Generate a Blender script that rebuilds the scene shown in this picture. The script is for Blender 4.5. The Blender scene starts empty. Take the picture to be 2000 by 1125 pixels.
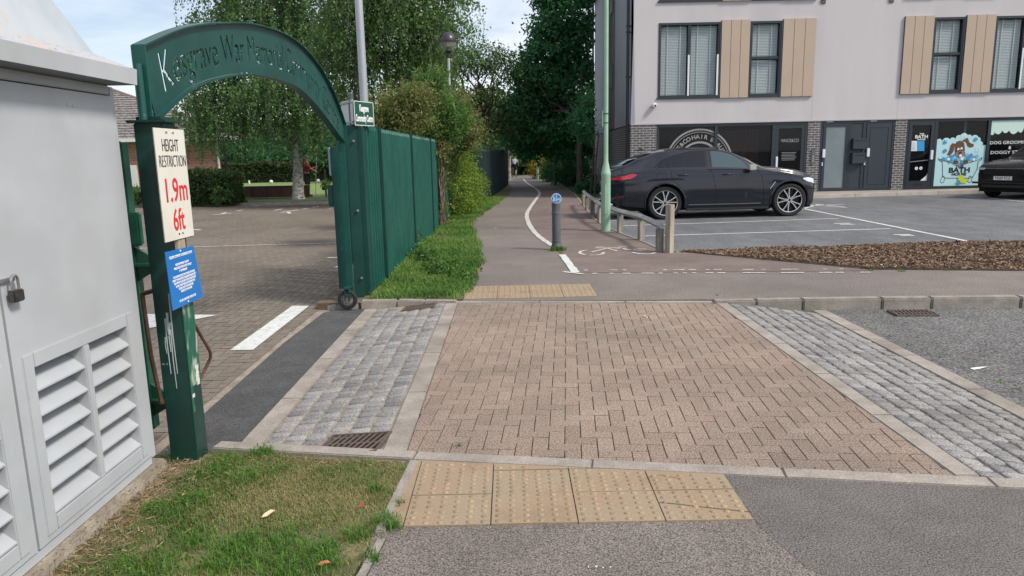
import bpy, bmesh, math, random
import numpy as np
from mathutils import Vector, Matrix
random.seed(7); rng = np.random.default_rng(11)
R = math.radians
sc = bpy.context.scene

# ---------------------------------------------------------------- camera
CAM_H = 1.6; FPX = 1410.0; PITCH = R(10.5); ROLL = R(1.2)
FWD = Vector((0, math.cos(PITCH), -math.sin(PITCH)))
UP0 = Vector((0, math.sin(PITCH), math.cos(PITCH))); RT0 = Vector((1, 0, 0))
RT = RT0 * math.cos(ROLL) - UP0 * math.sin(ROLL)
UP = UP0 * math.cos(ROLL) + RT0 * math.sin(ROLL)
cam = bpy.data.cameras.new('camera'); camo = bpy.data.objects.new('camera', cam)
sc.collection.objects.link(camo)
camo.matrix_world = Matrix(((RT.x, UP.x, -FWD.x, 0), (RT.y, UP.y, -FWD.y, 0), (RT.z, UP.z, -FWD.z, CAM_H), (0, 0, 0, 1)))
cam.sensor_width = 36; cam.lens = 36 * FPX / 2000; cam.clip_start = 0.05; cam.clip_end = 3000
sc.camera = camo
sc.render.resolution_x = 1024; sc.render.resolution_y = 576

# ---------------------------------------------------------------- world, sun, exposure
SUN_EL = R(46); SUN_AZ = R(118)          # azimuth clockwise from +Y
w = bpy.data.worlds.new('World'); sc.world = w; w.use_nodes = True
nt = w.node_tree; N = nt.nodes; L = nt.links
for n in list(N): N.remove(n)
out = N.new('ShaderNodeOutputWorld'); bg = N.new('ShaderNodeBackground')
sky = N.new('ShaderNodeTexSky'); sky.sky_type = 'NISHITA'; sky.sun_disc = False
sky.sun_elevation = SUN_EL; sky.sun_rotation = SUN_AZ; sky.dust_density = 1.5; sky.ozone_density = 1.2
tc = N.new('ShaderNodeTexCoord'); mp = N.new('ShaderNodeMapping'); mp.inputs['Scale'].default_value = (1.0, 0.8, 5.5)
mp.inputs['Rotation'].default_value = (0.0, 0.12, 0.4)
nz = N.new('ShaderNodeTexNoise'); nz.inputs['Scale'].default_value = 2.3; nz.inputs['Detail'].default_value = 8
nz.inputs['Roughness'].default_value = 0.55; nz.inputs['Distortion'].default_value = 0.5
rp = N.new('ShaderNodeValToRGB'); rp.color_ramp.elements[0].position = 0.34; rp.color_ramp.elements[0].color = (.12, .12, .12, 1)
rp.color_ramp.elements[1].position = 0.64; rp.color_ramp.elements[1].color = (.88, .88, .88, 1)
mx = N.new('ShaderNodeMix'); mx.data_type = 'RGBA'
mx.inputs['B'].default_value = (7.9, 8.1, 8.6, 1)
L.new(tc.outputs['Generated'], mp.inputs['Vector']); L.new(mp.outputs[0], nz.inputs['Vector'])
L.new(nz.outputs['Fac'], rp.inputs[0]); L.new(rp.outputs[0], mx.inputs['Factor'])
L.new(sky.outputs[0], mx.inputs['A']); L.new(mx.outputs['Result'], bg.inputs['Color'])
bg.inputs['Strength'].default_value = 0.085; L.new(bg.outputs[0], out.inputs[0])
sl = bpy.data.lights.new('sun', 'SUN'); sl.energy = 2.1; sl.angle = R(11); sl.color = (1.0, 0.94, 0.86)
so = bpy.data.objects.new('sun', sl); sc.collection.objects.link(so)
sd = Vector((math.sin(SUN_AZ) * math.cos(SUN_EL), math.cos(SUN_AZ) * math.cos(SUN_EL), math.sin(SUN_EL)))
so.rotation_euler = sd.to_track_quat('Z', 'Y').to_euler(); so.location = (20, -10, 30)
sc.view_settings.view_transform = 'Standard'; sc.view_settings.look = 'None'
sc.view_settings.exposure = 0.80; sc.view_settings.gamma = 1
sc.cycles.max_bounces = 6; sc.cycles.transparent_max_bounces = 10; sc.cycles.diffuse_bounces = 3

# ---------------------------------------------------------------- measuring: photo ray -> point of the place
def ray(px, py): return FWD + RT * ((px - 1000) / FPX) + UP * ((562.5 - py) / FPX)
def G(px, py, z=0.0):
    d = ray(px, py); t = (z - CAM_H) / d.z; return Vector((d.x * t, d.y * t, z))
def D(px, py, Y):
    d = ray(px, py); t = Y / d.y; return Vector((d.x * t, Y, CAM_H + d.z * t))
def XP(px, py, X):
    d = ray(px, py); t = X / d.x; return Vector((X, d.y * t, CAM_H + d.z * t))

# ---------------------------------------------------------------- materials
MATS = {}
def mat(name, col, rough=0.6, metal=0.0, col2=None, nscale=8.0, namt=1.0, bump=0.0, bscale=60.0, spec=0.5,
        lo=.4, hi=.62, attr=False, alpha=None, coat=0.0, fleck=None, fscale=300, fpos=.68, big=None, stretch=None, grain=None):
    if name in MATS: return MATS[name]
    m = bpy.data.materials.new(name); m.use_nodes = True; MATS[name] = m
    t = m.node_tree; n = t.nodes; l = t.links; p = n['Principled BSDF']
    p.inputs['Roughness'].default_value = rough; p.inputs['Metallic'].default_value = metal
    p.inputs['Specular IOR Level'].default_value = spec; p.inputs['Coat Weight'].default_value = coat
    p.inputs['Coat Roughness'].default_value = 0.05
    tcn = n.new('ShaderNodeTexCoord'); vec = tcn.outputs['Object']
    if stretch:
        ms = n.new('ShaderNodeMapping'); ms.inputs['Scale'].default_value = stretch; l.new(vec, ms.inputs[0]); vec = ms.outputs[0]
    def noise(s, det=4, ro=.6):
        q = n.new('ShaderNodeTexNoise'); q.inputs['Scale'].default_value = s; q.inputs['Detail'].default_value = det
        q.inputs['Roughness'].default_value = ro; l.new(vec, q.inputs['Vector']); return q.outputs['Fac']
    def ramp(o, a, b, ca=(0, 0, 0, 1), cb=(1, 1, 1, 1)):
        q = n.new('ShaderNodeValToRGB'); q.color_ramp.elements[0].position = a; q.color_ramp.elements[1].position = b
        q.color_ramp.elements[0].color = ca; q.color_ramp.elements[1].color = cb; l.new(o, q.inputs[0]); return q.outputs[0]
    def mix(f, a, b, mode='MIX'):
        q = n.new('ShaderNodeMix'); q.data_type = 'RGBA'; q.blend_type = mode
        if isinstance(f, (int, float)): q.inputs['Factor'].default_value = f
        else: l.new(f, q.inputs['Factor'])
        for s, v in (('A', a), ('B', b)):
            if isinstance(v, tuple): q.inputs[s].default_value = (*v[:3], 1)
            else: l.new(v, q.inputs[s])
        return q.outputs['Result']
    c = tuple(col)
    if attr:
        at = n.new('ShaderNodeAttribute'); at.attribute_name = 'Col'
        c = mix(at.outputs['Fac'], col, col2)
    elif col2: c = mix(ramp(noise(nscale), lo, hi), col, col2)
    if big: c = mix(ramp(noise(big[1], 3), .42, .66), c, mix(1.0, c, big[0], 'MULTIPLY'))
    if grain: c = mix(1.0, c, ramp(noise(grain[0], 3, .75), .36, .64, (grain[1],)*3+(1,), (grain[2],)*3+(1,)), 'MULTIPLY')
    if fleck:
        c = mix(ramp(noise(fscale, 2, .5), fpos, fpos + .06), c, fleck)
    if isinstance(c, tuple): p.inputs['Base Color'].default_value = (*c[:3], 1)
    else: l.new(c, p.inputs['Base Color'])
    if bump:
        b = n.new('ShaderNodeBump'); b.inputs['Strength'].default_value = bump; b.inputs['Distance'].default_value = 0.01
        l.new(noise(bscale), b.inputs['Height']); l.new(b.outputs[0], p.inputs['Normal'])
    return m
def leafmat(name, c1, c2, tr=.35, rough=.55):
    if name in MATS: return MATS[name]
    m = mat(name, c1, rough, col2=c2, attr=True, spec=.25)
    t = m.node_tree; n = t.nodes; l = t.links; p = n['Principled BSDF']
    tl = n.new('ShaderNodeBsdfTranslucent'); mxs = n.new('ShaderNodeMixShader'); mxs.inputs[0].default_value = tr
    src = p.inputs['Base Color'].links[0].from_socket; l.new(src, tl.inputs[0])
    l.new(p.outputs[0], mxs.inputs[1]); l.new(tl.outputs[0], mxs.inputs[2])
    l.new(mxs.outputs[0], n['Material Output'].inputs[0]); return m
def glassmat(name, tint, through=.8, rough=.02):
    if name in MATS: return MATS[name]
    m = bpy.data.materials.new(name); m.use_nodes = True; MATS[name] = m
    t = m.node_tree; n = t.nodes; l = t.links; p = n['Principled BSDF']
    p.inputs['Base Color'].default_value = (*tint, 1); p.inputs['Roughness'].default_value = rough
    p.inputs['Specular IOR Level'].default_value = .8
    tr = n.new('ShaderNodeBsdfTransparent'); tr.inputs[0].default_value = (.93, .95, .95, 1)
    mxs = n.new('ShaderNodeMixShader'); fr = n.new('ShaderNodeLayerWeight'); fr.inputs[0].default_value = .5
    pw = n.new('ShaderNodeMath'); pw.operation = 'POWER'; pw.inputs[1].default_value = 4.0; l.new(fr.outputs['Facing'], pw.inputs[0])
    ma = n.new('ShaderNodeMath'); ma.operation = 'MULTIPLY_ADD'; ma.inputs[1].default_value = .8; ma.inputs[2].default_value = 1 - through
    l.new(pw.outputs[0], ma.inputs[0]); l.new(ma.outputs[0], mxs.inputs[0])
    l.new(tr.outputs[0], mxs.inputs[1]); l.new(p.outputs[0], mxs.inputs[2]); l.new(mxs.outputs[0], n['Material Output'].inputs[0])
    return m

# ---------------------------------------------------------------- object helpers
WM = {}
def tag(o, label=None, cat=None, group=None, kind=None):
    if label: o['label'] = label
    if cat: o['category'] = cat
    if group: o['group'] = group
    if kind: o['kind'] = kind
    return o
def empty(name, loc, rz=0.0, label=None, cat=None, group=None):
    o = bpy.data.objects.new(name, None); sc.collection.objects.link(o)
    o.location = loc; o.rotation_euler = (0, 0, rz); o.empty_display_size = .2
    WM[o.name] = Matrix.Translation(Vector(loc)) @ Matrix.Rotation(rz, 4, 'Z')
    return tag(o, label, cat, group)
def wm(o): return WM.get(o.name, Matrix.Identity(4)) if o else Matrix.Identity(4)
def copy_tree(o, parent=None):
    c = o.copy(); sc.collection.objects.link(c)
    if parent: c.parent = parent
    for ch in list(o.children): copy_tree(ch, c)
    return c
class MB:
    def __init__(s): s.v = []; s.f = []; s.c = []
    def add(s, vs, fs, c=0.0):
        b = len(s.v); s.v += [tuple(v) for v in vs]; s.f += [tuple(i + b for i in f) for f in fs]; s.c += [c] * len(fs); return s
    def box(s, a, b, c=0.0):
        x0, y0, z0 = a; x1, y1, z1 = b
        return s.add([(x0,y0,z0),(x1,y0,z0),(x1,y1,z0),(x0,y1,z0),(x0,y0,z1),(x1,y0,z1),(x1,y1,z1),(x0,y1,z1)],
              [(0,3,2,1),(4,5,6,7),(0,1,5,4),(1,2,6,5),(2,3,7,6),(3,0,4,7)], c)
    def obox(s, cen, ux, uy, uz, hx, hy, hz, c=0.0):
        ux, uy, uz = [Vector(u).normalized() for u in (ux, uy, uz)]; cen = Vector(cen)
        vs = [cen + ux*hx*i + uy*hy*j + uz*hz*k for k in (-1,1) for (i,j) in ((-1,-1),(1,-1),(1,1),(-1,1))]
        return s.add(vs, [(0,3,2,1),(4,5,6,7),(0,1,5,4),(1,2,6,5),(2,3,7,6),(3,0,4,7)], c)
    def prism(s, poly, z0, z1, c=0.0, top=None):
        n = len(poly); vs = [(p[0], p[1], z0) for p in poly] + [(p[0], p[1], (top(p[0], p[1]) if top else z1)) for p in poly]
        return s.add(vs, [tuple(range(n-1,-1,-1)), tuple(range(n,2*n))] + [(i,(i+1)%n,n+(i+1)%n,n+i) for i in range(n)], c)
    def tube(s, pts, rad, n=8, cap=True, c=0.0):
        pts = [Vector(p) for p in pts]; rads = rad if isinstance(rad, (list, tuple)) else [rad]*len(pts)
        vs = []; prev = None
        for i, p in enumerate(pts):
            d = (pts[min(i+1, len(pts)-1)] - pts[max(i-1, 0)]).normalized()
            if prev is None: a = d.orthogonal().normalized()
            else:
                a = prev - d*prev.dot(d)
                a = a.normalized() if a.length > 1e-5 else d.orthogonal().normalized()
            prev = a; b = d.cross(a)
            vs += [p + (a*math.cos(2*math.pi*k/n) + b*math.sin(2*math.pi*k/n))*rads[i] for k in range(n)]
        fs = [(i*n+k, i*n+(k+1)%n, (i+1)*n+(k+1)%n, (i+1)*n+k) for i in range(len(pts)-1) for k in range(n)]
        if cap: fs += [tuple(range(n-1,-1,-1)), tuple((len(pts)-1)*n+k for k in range(n))]
        return s.add(vs, fs, c)
    def lathe(s, prof, cen=(0,0,0), axis='z', n=24, c=0.0, a0=0.0):
        vs = []; cx, cy, cz = cen
        for r, h in prof:
            for k in range(n):
                a = a0 + 2*math.pi*k/n; u, v = r*math.cos(a), r*math.sin(a)
                vs.append((cx+u, cy+v, cz+h) if axis == 'z' else ((cx+u, cy+h, cz+v) if axis == 'y' else (cx+h, cy+u, cz+v)))
        m = len(prof)
        return s.add(vs, [(i*n+k, i*n+(k+1)%n, (i+1)*n+(k+1)%n, (i+1)*n+k) for i in range(m-1) for k in range(n)], c)
    def build(s, name, m, parent=None, at=None, smooth=False, bevel=0.0, local=False, attr=False, sharp=35):
        me = bpy.data.meshes.new(name)
        if parent is not None and not local:
            inv = wm(parent).inverted(); vs = [inv @ Vector(v) for v in s.v]
        elif at is not None: a = Vector(at); vs = [Vector(v) - a for v in s.v]
        else: vs = s.v
        me.from_pydata([tuple(v) for v in vs], [], s.f); me.update()
        if attr:
            ca = me.color_attributes.new('Col', 'FLOAT_COLOR', 'CORNER')
            cols = []
            for p in me.polygons: cols += [s.c[p.index]]*p.loop_total
            arr = np.ones((len(cols), 4), dtype=np.float32); arr[:, :3] = np.array(cols, dtype=np.float32)[:, None]
            ca.data.foreach_set('color', arr.ravel())
        bm = bmesh.new(); bm.from_mesh(me); bmesh.ops.recalc_face_normals(bm, faces=bm.faces)
        if bevel: bmesh.ops.bevel(bm, geom=[e for e in bm.edges if e.is_manifold and e.calc_face_angle(0) > R(30)], offset=bevel, segments=2, affect='EDGES', clamp_overlap=True)
        bm.to_mesh(me); bm.free()
        if smooth:
            me.polygons.foreach_set('use_smooth', [True]*len(me.polygons))
            me.set_sharp_from_angle(angle=R(sharp))
        if isinstance(m, (list, tuple)):
            for q in m: me.materials.append(q)
        else: me.materials.append(m)
        o = bpy.data.objects.new(name, me); sc.collection.objects.link(o)
        if parent is not None: o.parent = parent; WM[o.name] = wm(parent)
        elif at is not None: o.location = at; WM[o.name] = Matrix.Translation(Vector(at))
        return o
def npmesh(name, V, F, m, col=None, parent=None, at=None, local=False):
    """V (n,3), F (m,k) uniform polygons, col (m,) per face"""
    V = np.asarray(V, dtype=np.float64)
    if parent is not None and not local:
        M = np.array(wm(parent).inverted()); V = V @ M[:3, :3].T + M[:3, 3]
    elif at is not None: V = V - np.array(at)
    me = bpy.data.meshes.new(name); k = F.shape[1]
    me.vertices.add(len(V)); me.vertices.foreach_set('co', V.astype(np.float32).ravel())
    me.loops.add(F.size); me.loops.foreach_set('vertex_index', F.astype(np.int32).ravel())
    me.polygons.add(len(F)); me.polygons.foreach_set('loop_start', np.arange(0, F.size, k, dtype=np.int32))
    me.update(calc_edges=True)
    if col is not None:
        ca = me.color_attributes.new('Col', 'FLOAT_COLOR', 'CORNER'); arr = np.ones((F.size, 4), dtype=np.float32)
        arr[:, :3] = np.repeat(col, k)[:, None]; ca.data.foreach_set('color', arr.ravel())
    me.materials.append(m)
    o = bpy.data.objects.new(name, me); sc.collection.objects.link(o)
    if parent is not None: o.parent = parent
    elif at is not None: o.location = at
    return o
def textmesh(name, body, size, origin, ux, uy, m, parent, depth=.002, sx=1.0, bold=0.0, align='CENTER', maxw=None, local=False, warp=None, spacing=1.0):
    """lettering laid in the frame origin, ux (reading direction), uy (up)"""
    cu = bpy.data.curves.new('txt', 'FONT'); cu.body = body; cu.size = size; cu.align_x = align; cu.align_y = 'CENTER'
    cu.extrude = depth; cu.offset = bold; cu.resolution_u = 3; cu.space_character = spacing
    o = bpy.data.objects.new('txt', cu); sc.collection.objects.link(o)
    bpy.context.view_layer.update()
    me = bpy.data.meshes.new_from_object(o.evaluated_get(bpy.context.evaluated_depsgraph_get()))
    bpy.data.objects.remove(o); me.name = name
    ux = Vector(ux).normalized(); uy = Vector(uy).normalized(); uz = ux.cross(uy); inv = wm(parent).inverted() if not local else Matrix.Identity(4)
    if maxw and len(me.vertices):
        xs = [v.co.x for v in me.vertices]; sx *= min(9, maxw/((max(xs)-min(xs))*sx))
    for v in me.vertices:
        x, y, z = v.co.x*sx, v.co.y, v.co.z
        p = warp(x, y, z) if warp else Vector(origin) + ux*x + uy*y + uz*z
        v.co = inv @ p
    me.materials.clear(); me.materials.append(m)
    q = bpy.data.objects.new(name, me); sc.collection.objects.link(q)
    if parent: q.parent = parent
    return q
def area(name, poly, z, m, zb=-0.16, top=None, kind='structure', cat=None):
    b = MB(); b.prism([(p[0], p[1]) for p in poly], zb, z, top=top)
    o = b.build(name, m); tag(o, kind=kind); return o
def strip(pts, wd, z, th=.004):
    b = MB(); pts = [Vector((p[0], p[1], 0)) for p in pts]
    L_, R_ = [], []
    for i, p in enumerate(pts):
        d = (pts[min(i+1, len(pts)-1)] - pts[max(i-1, 0)]).normalized(); nn = Vector((-d.y, d.x, 0))*wd/2
        L_.append(p+nn); R_.append(p-nn)
    for i in range(len(pts)-1):
        b.add([(q.x, q.y, z) for q in (R_[i], R_[i+1], L_[i+1], L_[i])], [(0,1,2,3)])
    return b
def clip(poly, region):
    """clip convex poly to convex region (ccw)"""
    outp = poly
    n = len(region)
    for i in range(n):
        a = region[i]; b = region[(i+1) % n]; inp = outp; outp = []
        if not inp: return []
        side = lambda p: (b[0]-a[0])*(p[1]-a[1]) - (b[1]-a[1])*(p[0]-a[0])
        for j in range(len(inp)):
            p = inp[j]; q = inp[(j+1) % len(inp)]; sp_, sq = side(p), side(q)
            if sp_ >= 0: outp.append(p)
            if (sp_ > 0 and sq < 0) or (sp_ < 0 and sq > 0):
                t = sp_/(sp_-sq); outp.append((p[0]+(q[0]-p[0])*t, p[1]+(q[1]-p[1])*t))
    return outp
def parea(p): return .5*sum(p[i][0]*p[(i+1)%len(p)][1]-p[(i+1)%len(p)][0]*p[i][1] for i in range(len(p)))
# ================================================================ GROUND
asph = mat('asphalt_footway', (.140,.120,.105), .9, col2=(.165,.142,.125), nscale=3, grain=(130,.18,2.2), fleck=(.44,.40,.35), fscale=170, fpos=.64, bump=.8, bscale=150, big=((.84,.83,.82), .7))
asph_new = mat('asphalt_patch', (.110,.098,.089), .9, col2=(.130,.116,.106), nscale=4, grain=(130,.18,2.2), fleck=(.40,.37,.33), fscale=170, fpos=.65, bump=.8, bscale=160)
asph_road = mat('asphalt_road', (.082,.079,.075), .9, col2=(.105,.101,.096), nscale=5, grain=(50,.15,2.8), bump=.9, bscale=80, big=((.8,.8,.8), .5))
asph_lot = mat('asphalt_car_park', (.115,.118,.124), .9, col2=(.148,.151,.158), nscale=2.2, grain=(45,.7,1.35), bump=.4, bscale=80, big=((.75,.75,.75), .3), stretch=(1,.5,1))
asph_dark = mat('asphalt_strip', (.058,.056,.055), .9, col2=(.078,.075,.073), nscale=5, grain=(120,.45,1.8), bump=.8, bscale=150)
asph_path = mat('asphalt_path', (.155,.131,.116), .9, col2=(.188,.161,.143), nscale=1.6, grain=(60,.5,1.65), bump=.5, bscale=110, big=((.82,.82,.82), .4))
red_path = mat('asphalt_red', (.155,.116,.101), .9, col2=(.188,.144,.125), nscale=1.8, grain=(80,.65,1.4), bump=.5, bscale=110, big=((.82,.82,.82), .4))
conc = mat('concrete_kerb', (.30,.262,.225), .85, col2=(.365,.322,.28), nscale=6, grain=(110,.75,1.2), bump=.25, bscale=90, big=((.72,.72,.70), 2.0))
conc_d = mat('concrete_weathered', (.235,.212,.182), .9, col2=(.32,.29,.25), nscale=5, grain=(90,.75,1.2), bump=.4, bscale=80)
brick_p = mat('block_paver', (.218,.158,.121), .85, col2=(.268,.201,.156), attr=True, grain=(105,.38,1.95), bump=.5, bscale=150, big=((.76,.79,.80), .9))
brick_l = mat('block_paver_brown', (.165,.135,.105), .88, col2=(.215,.178,.140), attr=True, grain=(110,.7,1.3), bump=.3, bscale=100, big=((.76,.78,.78), .35))
joint = mat('joint_sand', (.085,.068,.053), .95, col2=(.15,.12,.09), nscale=12)
joint_l = mat('joint_sand_pale', (.24,.20,.155), .95, col2=(.34,.29,.23), nscale=9, grain=(120,.6,1.3))
sett_m = mat('granite_sett', (.165,.160,.158), .8, col2=(.31,.295,.28), attr=True, grain=(110,.55,1.55), bump=.9, bscale=55, big=((.86,.85,.83), 1.1))
tact_m = mat('tactile_slab', (.31,.24,.158), .85, col2=(.40,.275,.17), nscale=2.6, grain=(150,.8,1.18), bump=.35, bscale=120, big=((.68,.71,.74), 2.6), lo=.44, hi=.58)
blis_m = mat('tactile_blister', (.24,.185,.12), .85, col2=(.36,.26,.16), nscale=6, grain=(150,.8,1.2))
soil = mat('soil', (.10,.075,.05), .95, col2=(.17,.13,.085), nscale=9, bump=.8, bscale=40)
turf = mat('turf', (.075,.085,.03), .95, col2=(.19,.165,.085), nscale=3.2, bump=.8, bscale=60, lo=.42, hi=.6)
turf_far = mat('turf_far', (.035,.065,.015), .95, col2=(.07,.09,.03), nscale=1.2, bump=.5, bscale=20)
lawn_m = mat('bowling_lawn', (.165,.24,.075), .95, col2=(.20,.28,.09), nscale=.5, bump=.2, bscale=30)
white = mat('road_paint', (.66,.66,.63), .7, col2=(.50,.50,.47), nscale=14, bump=.2, bscale=80)
white_w = mat('worn_paint', (.60,.57,.53), .8, col2=(.36,.31,.28), nscale=18, lo=.45, hi=.62)
whole = MB(); whole.box((-700,-500,-.6), (700,900,-.17)); tag(whole.build('ground', mat('ground_earth', (.06,.075,.03), .95, col2=(.09,.085,.05), nscale=.3)), kind='structure')

near_b = lambda x: 3.745 - (x+.51)*.161           # brick edge, near side
near_k = lambda x: near_b(x) - .115
far_b = lambda x: 7.80 - (x+.67)*.105
xl, xr = -0.60, 2.16                                # brick field
KL, KR = -0.74, 2.285
SL, SR = -1.52, 3.20
# near footway
area('footway', [(-.74,-4),(14,-4),(14,near_k(14)+1.0),(2.4,near_k(2.4)),(-.56,near_k(-.56)),(-.62,2.9)], -.002, asph)
area('footway_patch', [(1.05,2.86),(1.12,2.55),(1.6,2.0),(2.2,1.0),(9,1.0),(9,near_k(2.4)+.2),(2.4,near_k(2.4)),(1.03,near_k(1.03))], -.0006, asph_new, zb=-.1)
# bedding under blocks and setts
area('paving_bed', [(xl,near_b(xl)),(xr,near_b(xr)),(xr,far_b(xr)),(xl,far_b(xl))], -.012, joint)
RZ = lambda x: -.0 - max(0, (x-KR))*.115 if x > 0 else -.0 - max(0, (KL-x))*.10
def ramp_bed(name, x0, x1, mj):
    b = MB(); n = 8
    for i in range(n):
        a = x0+(x1-x0)*i/n; c = x0+(x1-x0)*(i+1)/n
        b.add([(a,near_b(a),RZ(a)-.009),(c,near_b(c),RZ(c)-.009),(c,far_b(c)+.22,RZ(c)-.009),(a,far_b(a)+.22,RZ(a)-.009)], [(0,1,2,3)])
    tag(b.build(name, mj), kind='structure')
ramp_bed('sett_bed', SL, KL, joint_l); ramp_bed('sett_bed', KR, SR, mat('joint_dark', (.07,.062,.055), .95, col2=(.16,.14,.115), nscale=7))
# herringbone blocks
def herring(name, region, u, ang, m, z, ox=0, oy=0, gap=.0023, cham=.003, th=.012, zf=None):
    b = MB(); ca, sa = math.cos(ang), math.sin(ang)
    xs = [p[0] for p in region]; ys = [p[1] for p in region]; cx, cy = sum(xs)/len(xs), sum(ys)/len(ys)
    rad = max(math.hypot(p[0]-cx, p[1]-cy) for p in region); n = int(rad/u)+3
    for i in range(-n, n):
        for j in range(-n, n):
            c = (i-j) % 4
            if c == 0: r = (i*u, j*u, (i+2)*u, (j+1)*u)
            elif c == 3: r = (i*u, j*u-u, (i+1)*u, (j+1)*u)
            else: continue
            if c == 3: r = (i*u, j*u, (i+1)*u, (j+2)*u)
            x0, y0, x1, y1 = r[0]+gap, r[1]+gap, r[2]-gap, r[3]-gap
            q = [(cx+ox+ca*x-sa*y, cy+oy+sa*x+ca*y) for x, y in ((x0,y0),(x1,y0),(x1,y1),(x0,y1))]
            p = clip(q, region)
            if len(p) < 3 or parea(p) < u*u*.12: continue
            mx_, my_ = sum(a[0] for a in p)/len(p), sum(a[1] for a in p)/len(p)
            dz = random.uniform(-.0012,.0012); zz = (zf(mx_, my_) if zf else z)+dz; k = len(p)
            if cham:
                t = []
                for a in p:
                    dx, dy = mx_-a[0], my_-a[1]; d = math.hypot(dx, dy); t.append((a[0]+dx/d*cham*1.4, a[1]+dy/d*cham*1.4, zz))
                vs = [(a[0],a[1],zz-th) for a in p]+[(a[0],a[1],zz-cham*.7) for a in p]+t
                fs = [(e,(e+1)%k,k+(e+1)%k,k+e) for e in range(k)]+[(k+e,k+(e+1)%k,2*k+(e+1)%k,2*k+e) for e in range(k)]+[tuple(range(2*k,3*k))]
            else: vs = [(a[0],a[1],zz) for a in p]; fs = [tuple(range(k))]
            b.add(vs, fs, min(1, max(0, random.gauss(.5,.24))))
    o = b.build(name, m, attr=True); tag(o, kind='structure'); return o
reg = [(xl+.002,near_b(xl)+.003),(xr-.002,near_b(xr)+.003),(xr-.002,far_b(xr)-.003),(xl+.002,far_b(xl)-.003)]
herring('block_paving', reg, .0905, R(-4.5), brick_p, 0.0)
# granite setts
def setts(name, x0, x1, u, seed, holes):
    rnd = random.Random(seed); b = MB(); n = round((x1-x0)/u); u = (x1-x0)/n
    for i in range(n):
        xa = x0+i*u; y = near_b(xa)+.01+rnd.random()*.03
        yend = far_b(xa)
        while y < yend-.03:
            ln = rnd.uniform(.072, .106)
            if y+ln > yend: ln = yend-y
            jx = lambda: rnd.uniform(-.004,.004)
            g = .0062; cx_, cy_ = xa+u/2, y+ln/2
            if any(h[0] < cx_ < h[1] and h[2] < cy_ < h[3] for h in holes): y += ln; continue
            zt = RZ(cx_)+rnd.uniform(-.003,.004); sl = (RZ(xa+u)-RZ(xa))/u
            gy = g*1.15; base = [(xa+g+jx(), y+gy+jx()), (xa+u-g+jx(), y+gy+jx()), (xa+u-g+jx(), y+ln-gy+jx()), (xa+g+jx(), y+ln-gy+jx())]
            tx, ty = rnd.uniform(-.05,.05), rnd.uniform(-.05,.05)
            # octagonal rounded outline, two rings
            def ring(ins, z, k=.13):
                P = []
                for q in range(4):
                    a = base[q]; pr = base[q-1]; nx = base[(q+1)%4]
                    for o_ in (pr, nx):
                        P.append((a[0]+(o_[0]-a[0])*k, a[1]+(o_[1]-a[1])*k))
                return [(p[0]+(cx_-p[0])*ins, p[1]+(cy_-p[1])*ins, z+(p[0]-cx_)*(sl+tx)+(p[1]-cy_)*ty+rnd.uniform(-.0008,.0008)) for p in P]
            vs = ring(0, zt-.018)+ring(.0, zt-.0065)+ring(.10, zt-.0018)+ring(.42, zt+.0012)
            k = 8; fs = [(r_*k+e, r_*k+(e+1)%k, (r_+1)*k+(e+1)%k, (r_+1)*k+e) for r_ in range(3) for e in range(k)]+[tuple(range(3*k,4*k))]
            b.add(vs, fs, min(1, max(0, rnd.gauss(.5,.26)))); y += ln
    o = b.build(name, sett_m, attr=True, smooth=True, sharp=50); tag(o, kind='structure')
DR1 = (-1.12,-.73,3.75,4.07); DR2 = (-1.2,-.83,7.62,7.86)
setts('granite_setts', SL+.005, KL-.005, .130, 3, [DR1, DR2])
setts('granite_setts', KR+.005, SR-.005, .122, 4, [])
# flush kerb strips, stone by stone
def kerb_run(name, pts, wd, z, m, ln=.9, h=.02, gap=.004, zf=None, bev=.006, dep=.16):
    """pts left edge polyline; stones laid to its right"""
    b = MB(); pts = [Vector((p[0], p[1])) for p in pts]
    for i in range(len(pts)-1):
        a, c = pts[i], pts[i+1]; d = c-a; T = d.length; d.normalize(); nn = Vector((d.y, -d.x)); n = max(1, round(T/ln))
        for k in range(n):
            s0, s1 = T*k/n+gap/2, T*(k+1)/n-gap/2
            q = [a+d*s0, a+d*s1, a+d*s1+nn*wd, a+d*s0+nn*wd]
            zz = lambda p: (zf(p[0], p[1]) if zf else z)
            vs = [(p.x,p.y,zz(p)-dep) for p in q]+[(p.x,p.y,zz(p)) for p in q]
            b.add(vs, [(3,2,1,0),(4,5,6,7),(0,1,5,4),(1,2,6,5),(2,3,7,6),(3,0,4,7)])
    o = b.build(name, m, bevel=bev); tag(o, kind='structure'); return o
kerb_run('kerb', [(xl-.003,far_b(xl)),(xl-.003,near_b(xl))][::-1], -(abs(KL-xl)-.006), .002, conc)
kerb_run('kerb', [(xr+.003,near_b(xr)),(xr+.003,far_b(xr))], KR-xr-.004, .002, conc)
kerb_run('kerb', [(SL-.14,near_b(SL)),(SL-.14,far_b(SL)+.06)], .137, RZ(SL)+.002, conc)
kerb_run('kerb', [(SR,near_b(SR)-.02),(SR+.0,far_b(SR)+.125)], .15, RZ(SR)+.002, conc)
kerb_run('kerb', [(-1.72,near_k(-1.72)+.03),(-.56,near_k(-.56)+.012)][::1], -.10, .006, conc, ln=1.3)
kerb_run('kerb', [(-.556,near_k(-.556)),(2.28,near_k(2.28)),(4.6,near_k(4.6)),(7.5,near_k(7.5)+.3)], -.112, .004, conc, ln=.92)
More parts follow.
